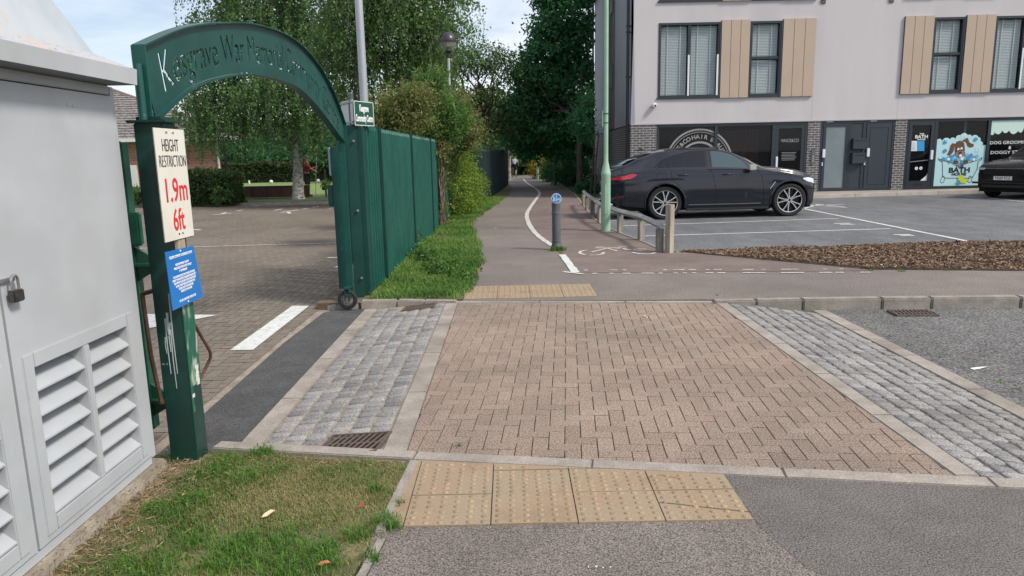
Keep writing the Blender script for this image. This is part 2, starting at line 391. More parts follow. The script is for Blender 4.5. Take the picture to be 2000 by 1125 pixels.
# far side: flush kerb across bricks, then upstand to the right
kerb_run('kerb', [(-.62,far_b(-.62)+.10),(2.15,far_b(2.15)+.11)], .10, .004, conc, ln=.9)
RK = [(2.15,7.61),(3.1,7.53),(5.2,7.42),(9.0,7.22),(14,7.0)]
FZ = lambda x, y: min(.010, max(-.004, (x-2.5)*.02))
b = MB()
rk = [Vector((2.17,7.60)),Vector((2.62,7.58)),Vector((3.1,7.53)),Vector((3.93,7.5)),Vector((4.44,7.47)),Vector((5.35,7.42)),Vector((6.27,7.36)),Vector((7.2,7.31)),Vector((9.0,7.22)),Vector((11,7.1)),Vector((14,7.0))]
for i in range(len(rk)-1):
    a, c = rk[i], rk[i+1]; d = (c-a).normalized(); nn = Vector((-d.y, d.x)); g = d*.005
    q = [a+g, c-g, c-g+nn*.125, a+g+nn*.125]
    b.add([(p.x,p.y,-.19) for p in q]+[(p.x,p.y,FZ(p.x,p.y)+.006) for p in q], [(3,2,1,0),(4,5,6,7),(0,1,5,4),(1,2,6,5),(2,3,7,6),(3,0,4,7)])
tag(b.build('kerb', conc_d, bevel=.014), kind='structure')
# far left raised kerb by the gate wheel
kerb_run('kerb', [(-1.71,7.95),(-1.3,7.95),(-.99,7.91),(-.62,7.89)], -.12, .0, conc, ln=.45, zf=lambda x, y: .012 if x < -1.2 else .012-(x+1.2)*.02, bev=.012)
kerb_run('kerb', [(-2.22,10.6),(-2.22,8.25),(-2.18,8.02),(-1.98,7.97),(-1.73,7.97)], -.12, -.025, conc, ln=.5, bev=.012)
# road on the right, asphalt strip and brown block car park on the left
area('road', [(SR+.15,near_b(SR)-.1),(14,1.9),(14,7.05),(9.0,7.27),(5.35,7.47),(SR+.15,7.56)], -.105, asph_road)
area('road_strip', [(-2.0,3.45),(SL-.14,3.92),(SL-.14,8.0),(-1.93,8.0),(-2.09,7.8),(-2.13,6.5),(-2.10,4.8),(-2.08,3.5)], -.079, asph_dark)
area('car_park_bed', [(-40,3.0),(-1.7,3.0),(-1.7,8.0),(-2.22,8.1),(-2.22,27.5),(-40,27.5)], -.092, joint_l)
rl = [(-9.5,3.4),(-2.04,3.4),(-2.10,8.3),(-2.22,12),(-2.3,27),(-16,27),(-16,18)]
herring('car_park_blocks', rl, .098, R(2), brick_l, -.084, gap=.0035, cham=0)
# tactile slabs with blisters
def tactile(name, cols, rows, m, x0, ys, z, blist=6, cut=None, wdt=.385):
    b = MB(); b2 = MB()
    for i in range(cols):
        for j in range(rows):
            xa = x0+i*wdt; ya, yb = ys[j], ys[j+1]
            q = [(xa+.003,ya+.003),(xa+wdt-.003,ya+.003),(xa+wdt-.003,yb-.003),(xa+.003,yb-.003)]
            if cut: q = clip(q, cut)
            if len(q) < 3: continue
            zz = z+random.uniform(-.0015,.0015)
            b.prism(q, zz-.03, zz)
            for a in range(blist):
                for c in range(blist):
                    bx = xa+wdt*(a+.5)/blist; by = ya+(.385 if cut else (yb-ya))*(c+.5)/blist if not cut else ya+(yb-ya)*(c+.5)/blist
                    if not clip([(bx-.016,by-.016),(bx+.016,by-.016),(bx+.016,by+.016),(bx-.016,by+.016)], [tuple(t) for t in q]): continue
                    if by > max(t[1] for t in q)-.018 or (cut and by > near_k(bx)-.03): continue
                    b2.lathe([(.0145,zz-.001),(.0125,zz+.0028),(.0075,zz+.0046),(.0001,zz+.005)], (bx,by,0), n=10)
    o = b.build(name, m); tag(o, kind='structure'); o = b2.build('tactile_blisters', blis_m, smooth=True, sharp=60); tag(o, kind='structure'); return o
cutn = [(-.62,2.8),(1.1,2.8),(1.1,near_k(1.1)-.004),(-.62,near_k(-.62)-.004)]
tactile('tactile_paving', 4, 3, tact_m, -.50, [2.925,3.215,3.475,3.80], .006, cut=cutn)
tag(MB().prism([(-.575,2.95),(-.503,2.93),(-.503,near_k(-.5)-.004),(-.545,near_k(-.5)-.004)], -.02, .004).build('tactile_paving', tact_m), kind='structure')
tactile('tactile_paving', 4, 2, tact_m, -.55, [7.985,8.38,8.775], .006, wdt=.378)
crack = mat('crack_dark', (.035,.03,.025), .95)
for P_, w_, z_ in (([(1288,984),(1330,988),(1372,993),(1410,997),(1470,1003)], .004, .0082), ([(1262,936),(1290,930),(1330,938)], .0025, .0082)):
    q_ = [G(*p) for p in P_]; s_ = strip([(p.x,p.y) for p in q_], w_, z_); tag(s_.build('crack', crack), kind='structure')
# edging round the near grass
kerb_run('edging', [(-.62,2.88),(-.565,3.62)], .045, .012, conc_d, ln=.9)
kerb_run('edging', [(-.70,1.6),(-.66,2.3),(-.60,2.84)], .045, .004, conc_d, ln=.9)
area('grass_patch', [(-4,-3),(-.70,-3),(-.70,1.6),(-.66,2.3),(-.62,2.88),(-.565,3.62),(-1.72,near_k(-1.72)-.03),(-2.0,3.78),(-4,3.9)], .0, turf, zb=-.1)
# far side: footway, shared path, red cycle strip
PL = [(-.56,7.9),(-.50,8.6),(-.47,9.3),(-.45,10.2),(-.44,11.2),(-.52,12.6),(-.72,14.6),(-.86,16.5),(-.88,18.0),(-.72,20.5),(-.35,24.5),(.0,30),(.12,36),(-.2,44),(-1.8,50),(-6,54)]
PR = [(9,58),(3.8,52),(2.9,45),(2.75,38),(2.6,30),(2.3,24),(2.12,20),(2.02,17.6),(2.03,15.6),(2.2,14.0),(2.35,12.8),(2.44,11.7),(2.65,11.45)]
area('footway', PL+[(-4,57),(6,60)]+PR+[(14,11.6),(14,7.15),(9.0,7.33),(5.35,7.54),(3.1,7.64),(2.2,7.70),(-.56,7.9)], .0, asph_path, zb=-.2)
def bez(pts, n=6):
    """smooth polyline through points"""
    o = []; P = [Vector((p[0], p[1], 0)) for p in pts]
    for i in range(len(P)-1):
        p0 = P[max(i-1,0)]; p1 = P[i]; p2 = P[i+1]; p3 = P[min(i+2,len(P)-1)]
        for k in range(n):
            t = k/n; o.append(.5*((2*p1)+(p2-p0)*t+(2*p0-5*p1+4*p2-p3)*t*t+(3*p1-p0-3*p2+p3)*t**3))
    return o+[P[-1]]
LNp = [(1022,350),(1030,358),(1047,369),(1054,378),(1048,388),(1036,405),(1029,420),(1033,437),(1045,455),(1060,468),(1080,481)]
LNw = [G(*p) for p in LNp]; c1 = G(1098,498); c2 = G(1124,533); c3 = G(1700,529.5)
cl_ = bez([(p.x, p.y) for p in LNw])
redpoly = [(p.x, p.y) for p in cl_[14:]]+[(c1.x,c1.y),(c2.x,c2.y),(c3.x,c3.y),(4.72,9.6),(3.6,10.6),(2.65,11.45),(2.44,11.72),(2.35,12.8),(2.2,14.0),(2.03,15.6),(2.02,17.6),(2.12,20),(2.3,24),(2.6,30),(2.75,36)]
bmr = bmesh.new(); vv = [bmr.verts.new((p[0],p[1],.004)) for p in redpoly]; fc = bmr.faces.new(vv); bmesh.ops.triangulate(bmr, faces=[fc])
me = bpy.data.meshes.new('cycle_path'); bmr.to_mesh(me); bmr.free(); me.materials.append(red_path)
oo = bpy.data.objects.new('cycle_path', me); sc.collection.objects.link(oo); tag(oo, kind='structure')
def ragged(name, pts, wd, z, m, keep=.8, seg=.12, seed=1):
    """worn painted line made of ragged flakes"""
    rnd = random.Random(seed); b = MB(); P = [Vector((p[0],p[1],0)) for p in pts]
    for i in range(len(P)-1):
        d = P[i+1]-P[i]; T = d.length; d.normalize(); nn = Vector((-d.y,d.x,0)); n = max(1, int(T/seg))
        for k in range(n):
            if rnd.random() > keep: continue
            a = P[i]+d*(T*k/n); c = P[i]+d*(T*(k+1)/n-.003*rnd.random())
            w1, w2, w3, w4 = [wd/2*rnd.uniform(.78,1.04) for _ in range(4)]
            q = [a-nn*w1, c-nn*w2, c+nn*w3, a+nn*w4]; b.add([(p.x,p.y,z) for p in q], [(0,1,2,3)])
    o = b.build(name, m); tag(o, kind='structure'); return o
ragged('white_line', cl_, .115, .009, white_w, 1.0, .4)
ragged('white_line', [c1, c2], .12, .009, white, 1, .2)
ragged('white_line', [G(1100,531.5), G(1140,536)], .07, .0085, white, 1, .2)
k = 0
for xa, xb in ((1140,1166),(1190,1232),(1252,1303),(1315,1360),(1378,1425),(1450,1495),(1525,1570),(1600,1648),(1680,1700)):
    for yy, kp in ((528.5,.5),(535,.8)):
        k += 1; ragged('give_way_marking', [G(xa,yy-(xa-1140)*.004), G(xb,yy-(xb-1140)*.004)], .055, .0085, white_w if yy < 530 else white, kp, .05, k)
# worn bicycle symbol
b = MB()
bcx, bcy = 1.72, 11.85
def stroke(pts, wd=.05, sc_=1):
    q = strip([(bcx+p[0], bcy+p[1]) for p in pts], wd, .0085); b.add(q.v, q.f)
def arc(cx, cy, r, a0, a1, ry=1.0, n=9): return [(cx+r*math.cos(R(a0+(a1-a0)*i/n)), cy+ry*r*math.sin(R(a0+(a1-a0)*i/n))) for i in range(n+1)]
for (cx, a0, a1) in ((-.42,100,230),(-.42,250,360),(.42,60,150),(.42,190,330)): stroke(arc(cx,-.25,.19,a0,a1,1.6))
for s in ([(-.42,-.2),(-.1,.25)],[(-.3,.3),(-.05,.28),(.15,.32)],[(-.1,.25),(.02,-.12)],[(.08,.3),(.2,.02),(.42,-.2)],[(.02,.18),(.22,.2)],[(.12,.42),(.26,.38)],[(-.28,.42),(-.12,.40)]): stroke(s)
tag(b.build('bicycle_marking', white_w), kind='structure')
# car park (right) and its lines
lot = [(2.35,21),(2.12,19.9),(2.12,17.6),(2.13,15.6),(2.3,14.0),(2.44,12.9),(2.54,11.72),(2.72,11.60),(5,11.72),(10,12.1),(40,14),(40,24.6),(15.7,24.6),(9.8,23.5),(6,23.2),(2.7,23.0)]
area('car_park', lot, -.01, asph_lot)
def pl(a, b_, wd=.085, z=-.004, m=None): ragged('bay_line', [G(*a,-.01), G(*b_,-.01)], wd, z, m or white, 1, .5, int(a[0]))
pl((1217,441.5),(1637,427)); pl((1257,461.5),(1740,447)); pl((1565,407),(1900,473.5), .1)
pl((1165,424),(1420,408)); pl((1322,418),(1440,405)); pl((1555,412),(1600,399)); pl((1583,401),(1655,406)); pl((1600,399.5),(1650,404.5)); pl((1560,403),(1650,399)) 
pl((1886,383),(2000,394)); pl((1165,433),(1300,424))
for cx_, cy_ in ((1647,437),(1764,459)):
    pl((cx_-18,cy_),(cx_+14,cy_-.6), .13); pl((cx_-6,cy_+2),(cx_+22,cy_+1.5), .1)
# pavement along the shops and its kerb
area('shop_pavement', [(2.9,23.15),(6,23.35),(9.8,23.65),(15.7,24.45),(40,25.0),(40,25.5),(4.0,25.5)], .10, mat('paving_slab', (.27,.24,.215), .9, col2=(.33,.30,.27), nscale=1.5, bump=.2))
kerb_run('kerb', [(2.9,23.0),(6,23.2),(9.8,23.5),(15.7,24.3),(40,24.85)], -.14, .105, mat('kerb_pale', (.46,.41,.34), .85, col2=(.38,.34,.29), nscale=3), ln=1.6, bev=.01)
# edging of path and lot
kerb_run('edging', list(reversed([(2.65,11.45),(2.44,11.72),(2.35,12.8),(2.2,14.0),(2.03,15.6),(2.02,17.6),(2.12,20),(2.3,24),(2.6,30)])), -.055, .018, conc, ln=.9)
kerb_run('edging', [(2.66,11.55),(5,11.62),(10,12.0),(20,12.7),(40,13.9)], .05, .03, conc_d, ln=.9)
# verge along the fence, strip left of the building
area('verge', [(-1.72,8.1),(-1.3,8.1),(-.98,8.06),(-.56,8.0)]+PL[1:14]+[(-2.0,48),(-2.0,26),(-1.72,26)], .004, turf, zb=-.1)
area('verge', [(2.3,22.95),(2.9,23.1),(4.1,25.4),(4.6,48),(3.2,48),(2.8,38),(2.65,30)], .004, turf_far, zb=-.1)
area('verge', [(-2.21,8.0),(-1.6,7.99),(-1.6,26),(-2.21,26)], -.012, soil, zb=-.15)
area('bowling_green', [(-60,31.2),(-3,31.2),(-3,54),(-60,54)], -.03, lawn_m)
area('verge', [(-60,27.6),(-2.3,27.6),(-2.3,31.2),(-60,31.2)], -.02, turf_far)
kerb_run('kerb', [(-30,27.5),(-2.3,27.5)], .12, .0, conc_d, ln=1.0)
area('far_grass', [(-60,54),(80,60),(80,200),(-60,200)], -.05, turf_far)
# left car park markings
def cm(a, b_, wd, m=None, z=-.078): ragged('white_line', [G(*a,z), G(*b_,z)], wd, z, m or white, 1, .4, int(a[0]+a[1]))
q = [G(449,684,-.078),G(494,683,-.078),G(604,597,-.078),G(571,597,-.078)]
MBq = MB().add([(p.x,p.y,-.078) for p in q], [(0,1,2,3)]); tag(MBq.build('white_line', white), kind='structure')
q = [G(230,612,-.078),G(425,615,-.078),G(215,655,-.078)]
tag(MB().add([(p.x,p.y,-.078) for p in q], [(0,1,2)]).build('arrow_marking', white), kind='structure')
cm((250,485.5),(668,474), .07, white_w)
for a, b_ in (((548,415),(582,410)),((566,417),(560,412)),((495,402.5),(510,401)),((536,411),(552,408)),((462,412),(475,410)),((590,408.5),(602,407)),((612,405),(622,403)),((415,419),(452,417)),((428,419),(442,415)),((378,400),(390,400)),((360,447),(392,449)),((640,503),(668,503)),((655,521),(668,521)),((640,408),(655,406))): cm(a, b_, .13)
# seed heads and pale bits on the ground
b = MB()
def bit(px, py, s, z=.012): 
    p = G(px, py, z); a = random.random()*3; q = [(p.x+s*random.uniform(.5,1)*math.cos(a+t), p.y+s*random.uniform(.5,1)*math.sin(a+t), z+random.uniform(0,.004)) for t in (0,1.2,2.6,4.1,5.2)]
    b.add(q, [(0,1,2,3,4)])
for p in ((1260,617,.018),(1264,620,.012),(1150,1108,.006),(1165,1107,.008),(1178,1109,.005),(1192,1108,.004),(967,446,.05),(1135,597,.012)): bit(*p)
q = [G(x, y, -.1) for x, y in ((1894,719),(1906,717),(1930,715.5),(1914,720),(1902,722))]
b.add([(p.x,p.y,-.1) for p in q], [(0,1,2,3,4)])
tag(b.build('pale_debris', mat('pale_bits', (.72,.70,.66), .8)), 'pale chips and chewing gum marks scattered over the paving', 'debris', kind='stuff')
# drain gratings
iron = mat('cast_iron', (.10,.085,.075), .65, metal=.2, col2=(.16,.11,.085), nscale=20, bump=.3, bscale=80)
pit = mat('drain_pit', (.012,.011,.01), .9)
def grating(cen, lx, ly, rz, tz, nb, label, z):
    e = empty('drain_grating', (cen[0], cen[1], z), rz, label, 'drain', 'cast iron drain gratings')
    rot = Matrix.Rotation(tz, 4, 'Y')
    def bb(mb): mb.v = [tuple(rot @ Vector(v)) for v in mb.v]; return mb
    f = MB(); hx, hy = lx/2, ly/2; t = .018
    f.box((-hx,-hy,-.03),(hx,-hy+t,.004)); f.box((-hx,hy-t,-.03),(hx,hy,.004)); f.box((-hx,-hy+t,-.03),(-hx+t,hy-t,.004)); f.box((hx-t,-hy+t,-.03),(hx,hy-t,.004))
    bb(f).build('frame', iron, e, local=True, bevel=.002)
    g = MB()
    for i in range(nb):
        x = -hx+t+(lx-2*t)*(i+.5)/nb; g.obox((x,0,-.001), (1,-.16,0), (.16,1,0), (0,0,1), (lx/nb)*.20, hy-t, .003)
    g.box((-hx+t,-.007,-.006),(hx-t,.007,-.0005)); bb(g).build('bars', iron, e, local=True, bevel=.0015)
    q = MB(); q.box((-hx+.002,-hy+.002,-.03),(hx-.002,hy-.002,-.0135)); bb(q).build('pit', pit, e, local=True)
    return e
grating((-.93,3.925), .375, .29, R(-9), -.10, 9, 'rusty drain grating in the setts beside the near grass, largest of the three', RZ(-.925)+.006)
grating((-1.02,7.745), .36, .23, R(-4), -.10, 9, 'small drain grating in the setts by the far kerb near the gate wheel', RZ(-1.02)+.004)
grating((4.12,7.25), .42, .24, R(-3), 0, 10, 'drain grating in the asphalt road against the raised kerb on the right', -.086)
# ================================================================ KIOSK, ARCH, SIGNS, FENCE
kpaint = mat('kiosk_paint', (.405,.425,.445), .42, col2=(.445,.465,.485), nscale=2.5, big=((.90,.89,.865), 1.4), fleck=(.30,.31,.31), fscale=34, fpos=.745, bump=.06, bscale=14)
kroof = mat('kiosk_roof_paint', (.36,.40,.43), .5, col2=(.42,.45,.47), nscale=3, fleck=(.47,.41,.36), fscale=9, fpos=.64, bump=.1)
krust = mat('kiosk_peeling', (.40,.42,.45), .6, col2=(.49,.40,.34), nscale=7.5, lo=.47, hi=.54, fleck=(.05,.045,.04), fscale=24, fpos=.64, bump=.3, bscale=30, stretch=(2,1,1))
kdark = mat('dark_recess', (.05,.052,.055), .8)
X0 = -1.88; KY0, KY1 = .9, 3.54
ki = empty('electrical_kiosk', (-2.5, 2.3, 0), 0, 'pale grey metal electrical kiosk with louvred doors and peeling hipped roof', 'kiosk')
m = MB(); m.box((-3.2,KY0,.10),(X0-.07,KY1-.002,1.965)); m.build('body', kpaint, ki)
# frame strip round the doors
m = MB(); m.box((X0-.072,3.50,.10),(X0+.012,KY1,1.95)); m.box((X0-.072,KY0,1.912),(X0+.012,3.50,1.954)); m.box((X0-.072,KY0,.07),(X0+.010,3.50,.115)); m.build('door_frame', kpaint, ki, bevel=.004)
m = MB(); m.box((-3.25,KY0-.05,-.05),(X0+.045,KY1+.045,.068))
m.build('plinth', mat('kiosk_plinth', (.36,.31,.24), .95, col2=(.24,.20,.15), nscale=9, fleck=(.12,.1,.08), fscale=60, fpos=.6, bump=1, bscale=40), ki, bevel=.012)
m = MB(); m.box((-3.3,KY0-.1,1.955),(X0+.135,KY1-.03,1.963)); m.build('soffit', mat('soffit_grey', (.16,.18,.2), .7), ki)
fx = X0+.14; fy = KY1-.025
m = MB(); z1, z2 = 1.955, 2.025
m.add([(fx,KY0-.2,z1),(fx,fy,z1),(-3.3,fy,z1),(fx+.004,KY0-.2,z2),(fx+.004,fy+.004,z2),(-3.3,fy+.004,z2),(fx-.01,KY0-.2,z1),(fx-.01,fy-.01,z1),(-3.3,fy-.01,z1)], [(0,1,4,3),(1,2,5,4),(0,6,7,1),(1,7,8,2)])
m.build('fascia', kpaint, ki)
m = MB(); i1 = .16; z3 = 2.095
m.add([(fx+.004,KY0-.2,z2),(fx+.004,fy+.004,z2),(-3.3,fy+.004,z2),(fx-i1,KY0-.2,z3),(fx-i1,fy-.05,z3),(-3.3,fy-.05,z3)], [(0,1,4,3),(1,2,5,4)])
m.build('roof_skirt', krust, ki)
m = MB(); m.add([(fx-i1,KY0-.2,z3),(fx-i1,fy-.05,z3),(-3.3,fy-.05,z3),(fx-.56,KY0-.2,2.95),(fx-.56,fy-.44,2.95),(-3.3,fy-.44,2.95)], [(0,1,4,3),(1,2,5,4),(3,4,5)])
m.build('roof', kroof, ki)
def kdoor(ya, yb, lbl, mirror=False):
    xf = X0+.018
    ly0, ly1, lz0, lz1 = (ya+.07, yb-.06, .165, .865)
    m = MB()                                      # leaf with an opening for the louvres
    m.box((X0-.008,ya,.12),(xf,ly0,1.905)); m.box((X0-.008,ly1,.12),(xf,yb,1.905)); m.box((X0-.008,ly0,.12),(xf,ly1,lz0)); m.box((X0-.008,ly0,lz1),(xf,ly1,1.905))
    d = m.build('door', kpaint, ki)
    d['label'] = lbl
    m = MB(); fr = .042; xo = xf+.006
    ym = (ly0+ly1)/2
    for a, b_ in (((ly0-.02,lz0-.02),(ly0+fr,lz1+.02)), ((ly1-fr,lz0-.02),(ly1+.02,lz1+.02)), ((ly0+fr,lz0-.02),(ly1-fr,lz0+fr)), ((ly0+fr,lz1-fr),(ly1-fr,lz1+.02)), ((ym-.022,lz0+fr),(ym+.022,lz1-fr))):
        m.box((X0-.004,a[0],a[1]),(xo,b_[0],b_[1]))
    m.build('louvre_frame', kpaint, d, bevel=.004)
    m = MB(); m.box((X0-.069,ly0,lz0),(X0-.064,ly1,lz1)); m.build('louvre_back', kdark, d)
    for (a, b_) in ((ly0+fr,ym-.022),(ym+.022,ly1-fr)):
        n = 6; H_ = (lz1-fr)-(lz0+fr)
        m = MB()
        for i in range(n):
            za = lz0+fr+H_*i/n; zb = za+H_/n
            yy = (a+.001, b_-.001)
            # tilted slab: high at the back, lip at the front
            P = [(X0-.055,zb-.030),(X0-.055,zb-.036),(xf-.004,za+.004),(xf+.003,za+.006),(xf+.003,za+.013),(xf-.004,za+.018)]
            k = len(P); vs = [(p[0],yy[0],p[1]) for p in P]+[(p[0],yy[1],p[1]) for p in P]
            m.add(vs, [tuple(range(k)), tuple(range(2*k-1,k-1,-1))]+[(e,(e+1)%k,k+(e+1)%k,k+e) for e in range(k)])
        m.build('louvre_slats', kpaint, d)
        # pressed cheeks
        for q0, q1 in ((b_-.0012,b_),(a,a+.0012)): MB().box((X0-.064,q0,lz0+fr),(xf-.001,q1,lz1-fr)).build('louvre_cheek', kpaint, d)
    return d
d1 = kdoor(2.592, 3.497, 'door with two columns of louvres beside the green gatepost'); d2 = kdoor(1.66, 2.578, 'door cut off by the edge of the view')
m = MB()
for y, z in ((3.15,1.845),(3.19,1.843)): m = MB(); m.lathe([(.011,0),(.008,.005),(.0001,.006)], (X0+.017,y,z), axis='x', n=12); m.build('rivet', kpaint, d1, smooth=True)
m = MB()
for y, z in ((3.40,.75),(3.42,.5),(3.44,.33),(3.25,.46)): m = MB(); m.lathe([(.009,0),(.006,.004),(.0001,.005)], (X0-.055,y,z), axis='x', n=10); m.build('bolt_head', kpaint, d1, smooth=True)
m = MB(); m.box((X0+.018,2.56,1.175),(X0+.03,2.66,1.19)); m.build('hasp', mat('zinc', (.35,.35,.34), .4, metal=.8), d1, bevel=.002)
# padlock
pk = empty('padlock', (X0+.045,2.635,1.10), 0, 'steel padlock hanging from the hasp of the grey kiosk door', 'padlock')
m = MB(); m.box((X0+.03,2.605,1.10),(X0+.056,2.662,1.145)); m.build('lock_body', mat('brass_steel', (.16,.15,.14), .35, metal=.9, col2=(.10,.095,.09), nscale=30), pk, bevel=.004)
m = MB(); m.tube([(X0+.043,2.615,1.142),(X0+.043,2.615,1.18)]+[(X0+.043,2.6335-.0185*math.cos(R(a)),1.18+.0185*math.sin(R(a))) for a in range(15,180,15)]+[(X0+.043,2.652,1.18),(X0+.043,2.652,1.142)], .0052, 8); m.build('shackle', mat('steel_shackle', (.55,.55,.54), .25, metal=1), pk, smooth=True)

# ---- green gateway arch
green = mat('green_gloss', (.004,.055,.046), .40, col2=(.008,.072,.060), nscale=3, bump=.05, bscale=25, fleck=(.035,.14,.12), fscale=24, fpos=.70)
gpost = mat('post_green', (.003,.030,.022), .42, col2=(.005,.046,.033), nscale=5, bump=.12, bscale=30, fleck=(.25,.35,.30), fscale=17, fpos=.74)
gpeel = mat('peeled_post', (.010,.10,.060), .5, col2=(.30,.38,.30), nscale=7, lo=.50, hi=.60, fleck=(.40,.42,.36), fscale=14, fpos=.60, bump=.3, bscale=40, stretch=(1,1,.35))
post = empty('gate_post', (-1.775,3.73,0), 0, 'thick green square post carrying the arch, paint peeling low on its road side', 'gate post')
m = MB(); m.box((-1.855,3.66,-.05),(-1.712,3.80,1.79)); m.build('shaft', gpost, post, bevel=.005)
m = MB(); m.box((-1.7115,3.665,.42),(-1.7085,3.795,1.10)); m.box((-1.7115,3.665,.28),(-1.7088,3.69,.42)); m.build('peeling_paint', gpeel, post)
m = MB(); m.box((-1.7084,3.735,.41),(-1.7074,3.775,.52)); m.box((-1.7084,3.672,.36),(-1.7074,3.70,.38)); m.build('sticker', mat('torn_sticker', (.60,.60,.55), .7, col2=(.25,.13,.08), nscale=30, lo=.55,hi=.6), post)
m = MB(); m.box((-1.878,3.635,1.79),(-1.685,3.825,1.803)); m.box((-1.845,3.67,1.803),(-1.72,3.80,1.82)); m.build('cap', gpost, post, bevel=.003)
# drips of grey paint
drip = mat('grey_drips', (.34,.38,.38), .6)
m = MB()
for x, za, zb, w_ in ((-1.805,.50,.80,.008),(-1.792,.62,.83,.011),(-1.783,.42,.74,.007),(-1.771,.50,.93,.008),(-1.815,.61,.70,.006),(-1.79,.71,.78,.024)): m.tube([(x+.002,3.6592,za),(x-.001,3.6592,(za+zb)/2),(x+.003,3.6592,zb)], [w_*.28,w_*.42,w_*.62], 8)
m.build('paint_drips', drip, post)
OUT = [(3.69,2.156),(4.04,2.275),(4.35,2.36),(4.72,2.435),(5.14,2.508),(5.6,2.557),(6.0,2.578),(6.4,2.57),(6.8,2.52),(7.2,2.425),(7.6,2.26),(7.85,2.11),(8.06,1.955)]
INN = [(3.78,1.82),(4.02,1.93),(4.3,2.03),(4.69,2.114),(5.16,2.185),(5.55,2.208),(5.95,2.212),(6.35,2.195),(6.75,2.12),(7.1,2.03),(7.45,1.925),(7.75,1.83),(8.0,1.765)]
def smooth2(P, n=6): return [(p.x, p.y) for p in bez(P, n)]
OU, IN = smooth2(OUT), smooth2(INN)
def interp(P, y):
    for i in range(len(P)-1):
        if P[i][0] <= y <= P[i+1][0]:
            t = (y-P[i][0])/(P[i+1][0]-P[i][0]+1e-9); return P[i][1]+(P[i+1][1]-P[i][1])*t
    return P[0][1] if y < P[0][0] else P[-1][1]
AX = -1.80
arch = empty('entrance_arch', (AX,5.9,1.8), 0, 'green arched overhead sign with cut-out lettering spanning the car park entrance', 'arch sign')
# stencil-cut panel: a flat filled curve whose inner loops are the letters
def arch_text(s):
    cu = bpy.data.curves.new('t', 'FONT'); cu.body = s; cu.size = .285; cu.resolution_u = 3; cu.offset = .0028
    o = bpy.data.objects.new('t', cu); sc.collection.objects.link(o)
    for q in bpy.context.view_layer.objects: q.select_set(False)
    o.select_set(True); bpy.context.view_layer.objects.active = o
    bpy.ops.object.convert(target='CURVE'); res = []
    o = bpy.context.view_layer.objects.active
    for spl in o.data.splines:
        P = []
        if spl.type == 'BEZIER':
            bp = spl.bezier_points; n = len(bp)
            for i in range(n):
                a, b_ = bp[i], bp[(i+1)%n]; p0, p1, p2, p3 = a.co, a.handle_right, b_.handle_left, b_.co
                st = (p3-p0).length; k = 4 if (p1-p0).cross(p3-p0).length > 1e-6 else max(1, int(st/.03))
                for j in range(k):
                    t = j/k; P.append(((1-t)**3*p0+3*(1-t)**2*t*p1+3*(1-t)*t*t*p2+t**3*p3).xy)
        else: P = [p.co.xy for p in spl.points]
        res.append([tuple(p) for p in P])
    bpy.data.objects.remove(o); return res
loops = arch_text('Kesgrave War Memorial Community Centre')
xs = [p[0] for l_ in loops for p in l_]; tx0, tx1 = min(xs), max(xs)
def amap(x, y):
    Y = 3.90+(x-tx0)/(tx1-tx0)*(7.84-3.90); zo, zi = interp(OU, Y), interp(IN, Y)
    e = .05; mid = lambda q: (interp(OU, q)+interp(IN, q))/2
    dz = (mid(Y+e)-mid(Y-e))/(2*e); ln = math.hypot(1, dz); hgt = (zo-zi)
    h = (y-.098)*min(1.12, hgt/.36)*(1.0 if Y > 4.2 else 1.0)
    return (Y-h*dz/ln*.6, mid(Y)+h)
# vertices in a bezier-free 2D curve object (x = world Y, y = z)
cu = bpy.data.curves.new('arch', 'CURVE'); cu.dimensions = '2D'; cu.fill_mode = 'BOTH'; cu.extrude = .003
def addloop(P):
    s = cu.splines.new('POLY'); s.points.add(len(P)-1)
    for q, p in zip(s.points, P): q.co = (p[0], p[1], 0, 1)
    s.use_cyclic_u = True
addloop([(y, z-.004) for y, z in OU]+[(y, z+.004) for y, z in reversed(IN)])
for l_ in loops: addloop([amap(*p) for p in l_])
ot = bpy.data.objects.new('a', cu); sc.collection.objects.link(ot); bpy.context.view_layer.update()
me = bpy.data.meshes.new_from_object(ot.evaluated_get(bpy.context.evaluated_depsgraph_get())); bpy.data.objects.remove(ot); me.name = 'lettered_panel'
inv = wm(arch).inverted()
for v in me.vertices: v.co = inv @ Vector((AX-v.co.z, v.co.x, v.co.y))
me.materials.clear(); me.materials.append(green)
o = bpy.data.objects.new('lettered_panel', me); sc.collection.objects.link(o); o.parent = arch; o['label'] = 'curved panel cut through with the words Kesgrave War Memorial Community Centre'
def rim(P, name, off, wd=.034, th=.009):
    m = MB(); n = len(P); vs = []
    for y, z in P:
        for (dx, dz) in ((-wd,0),(wd,0),(wd,th*off),(-wd,th*off)): vs.append((AX+dx, y, z+dz))
    fs = [(i*4+k, i*4+(k+1)%4, (i+1)*4+(k+1)%4, (i+1)*4+k) for i in range(n-1) for k in range(4)]+[(0,1,2,3),(n*4-4,n*4-3,n*4-2,n*4-1)]
    m.add(vs, fs); m.build(name, green, arch, smooth=True, sharp=40)
rim(OU, 'top_flange', 1); rim(IN, 'bottom_flange', -1)
m = MB(); m.box((AX-.034,3.68,1.82),(AX+.034,3.692,2.16)); m.build('end_plate', green, arch)
m = MB(); m.tube([(AX+.0,3.66,1.80),(AX+.0,3.66,2.07)], .02, 12); m.build('spigot', green, arch, smooth=True)
m = MB(); m.box((AX-.034,8.055,1.76),(AX+.034,8.067,1.97)); m.build('end_plate', green, arch)
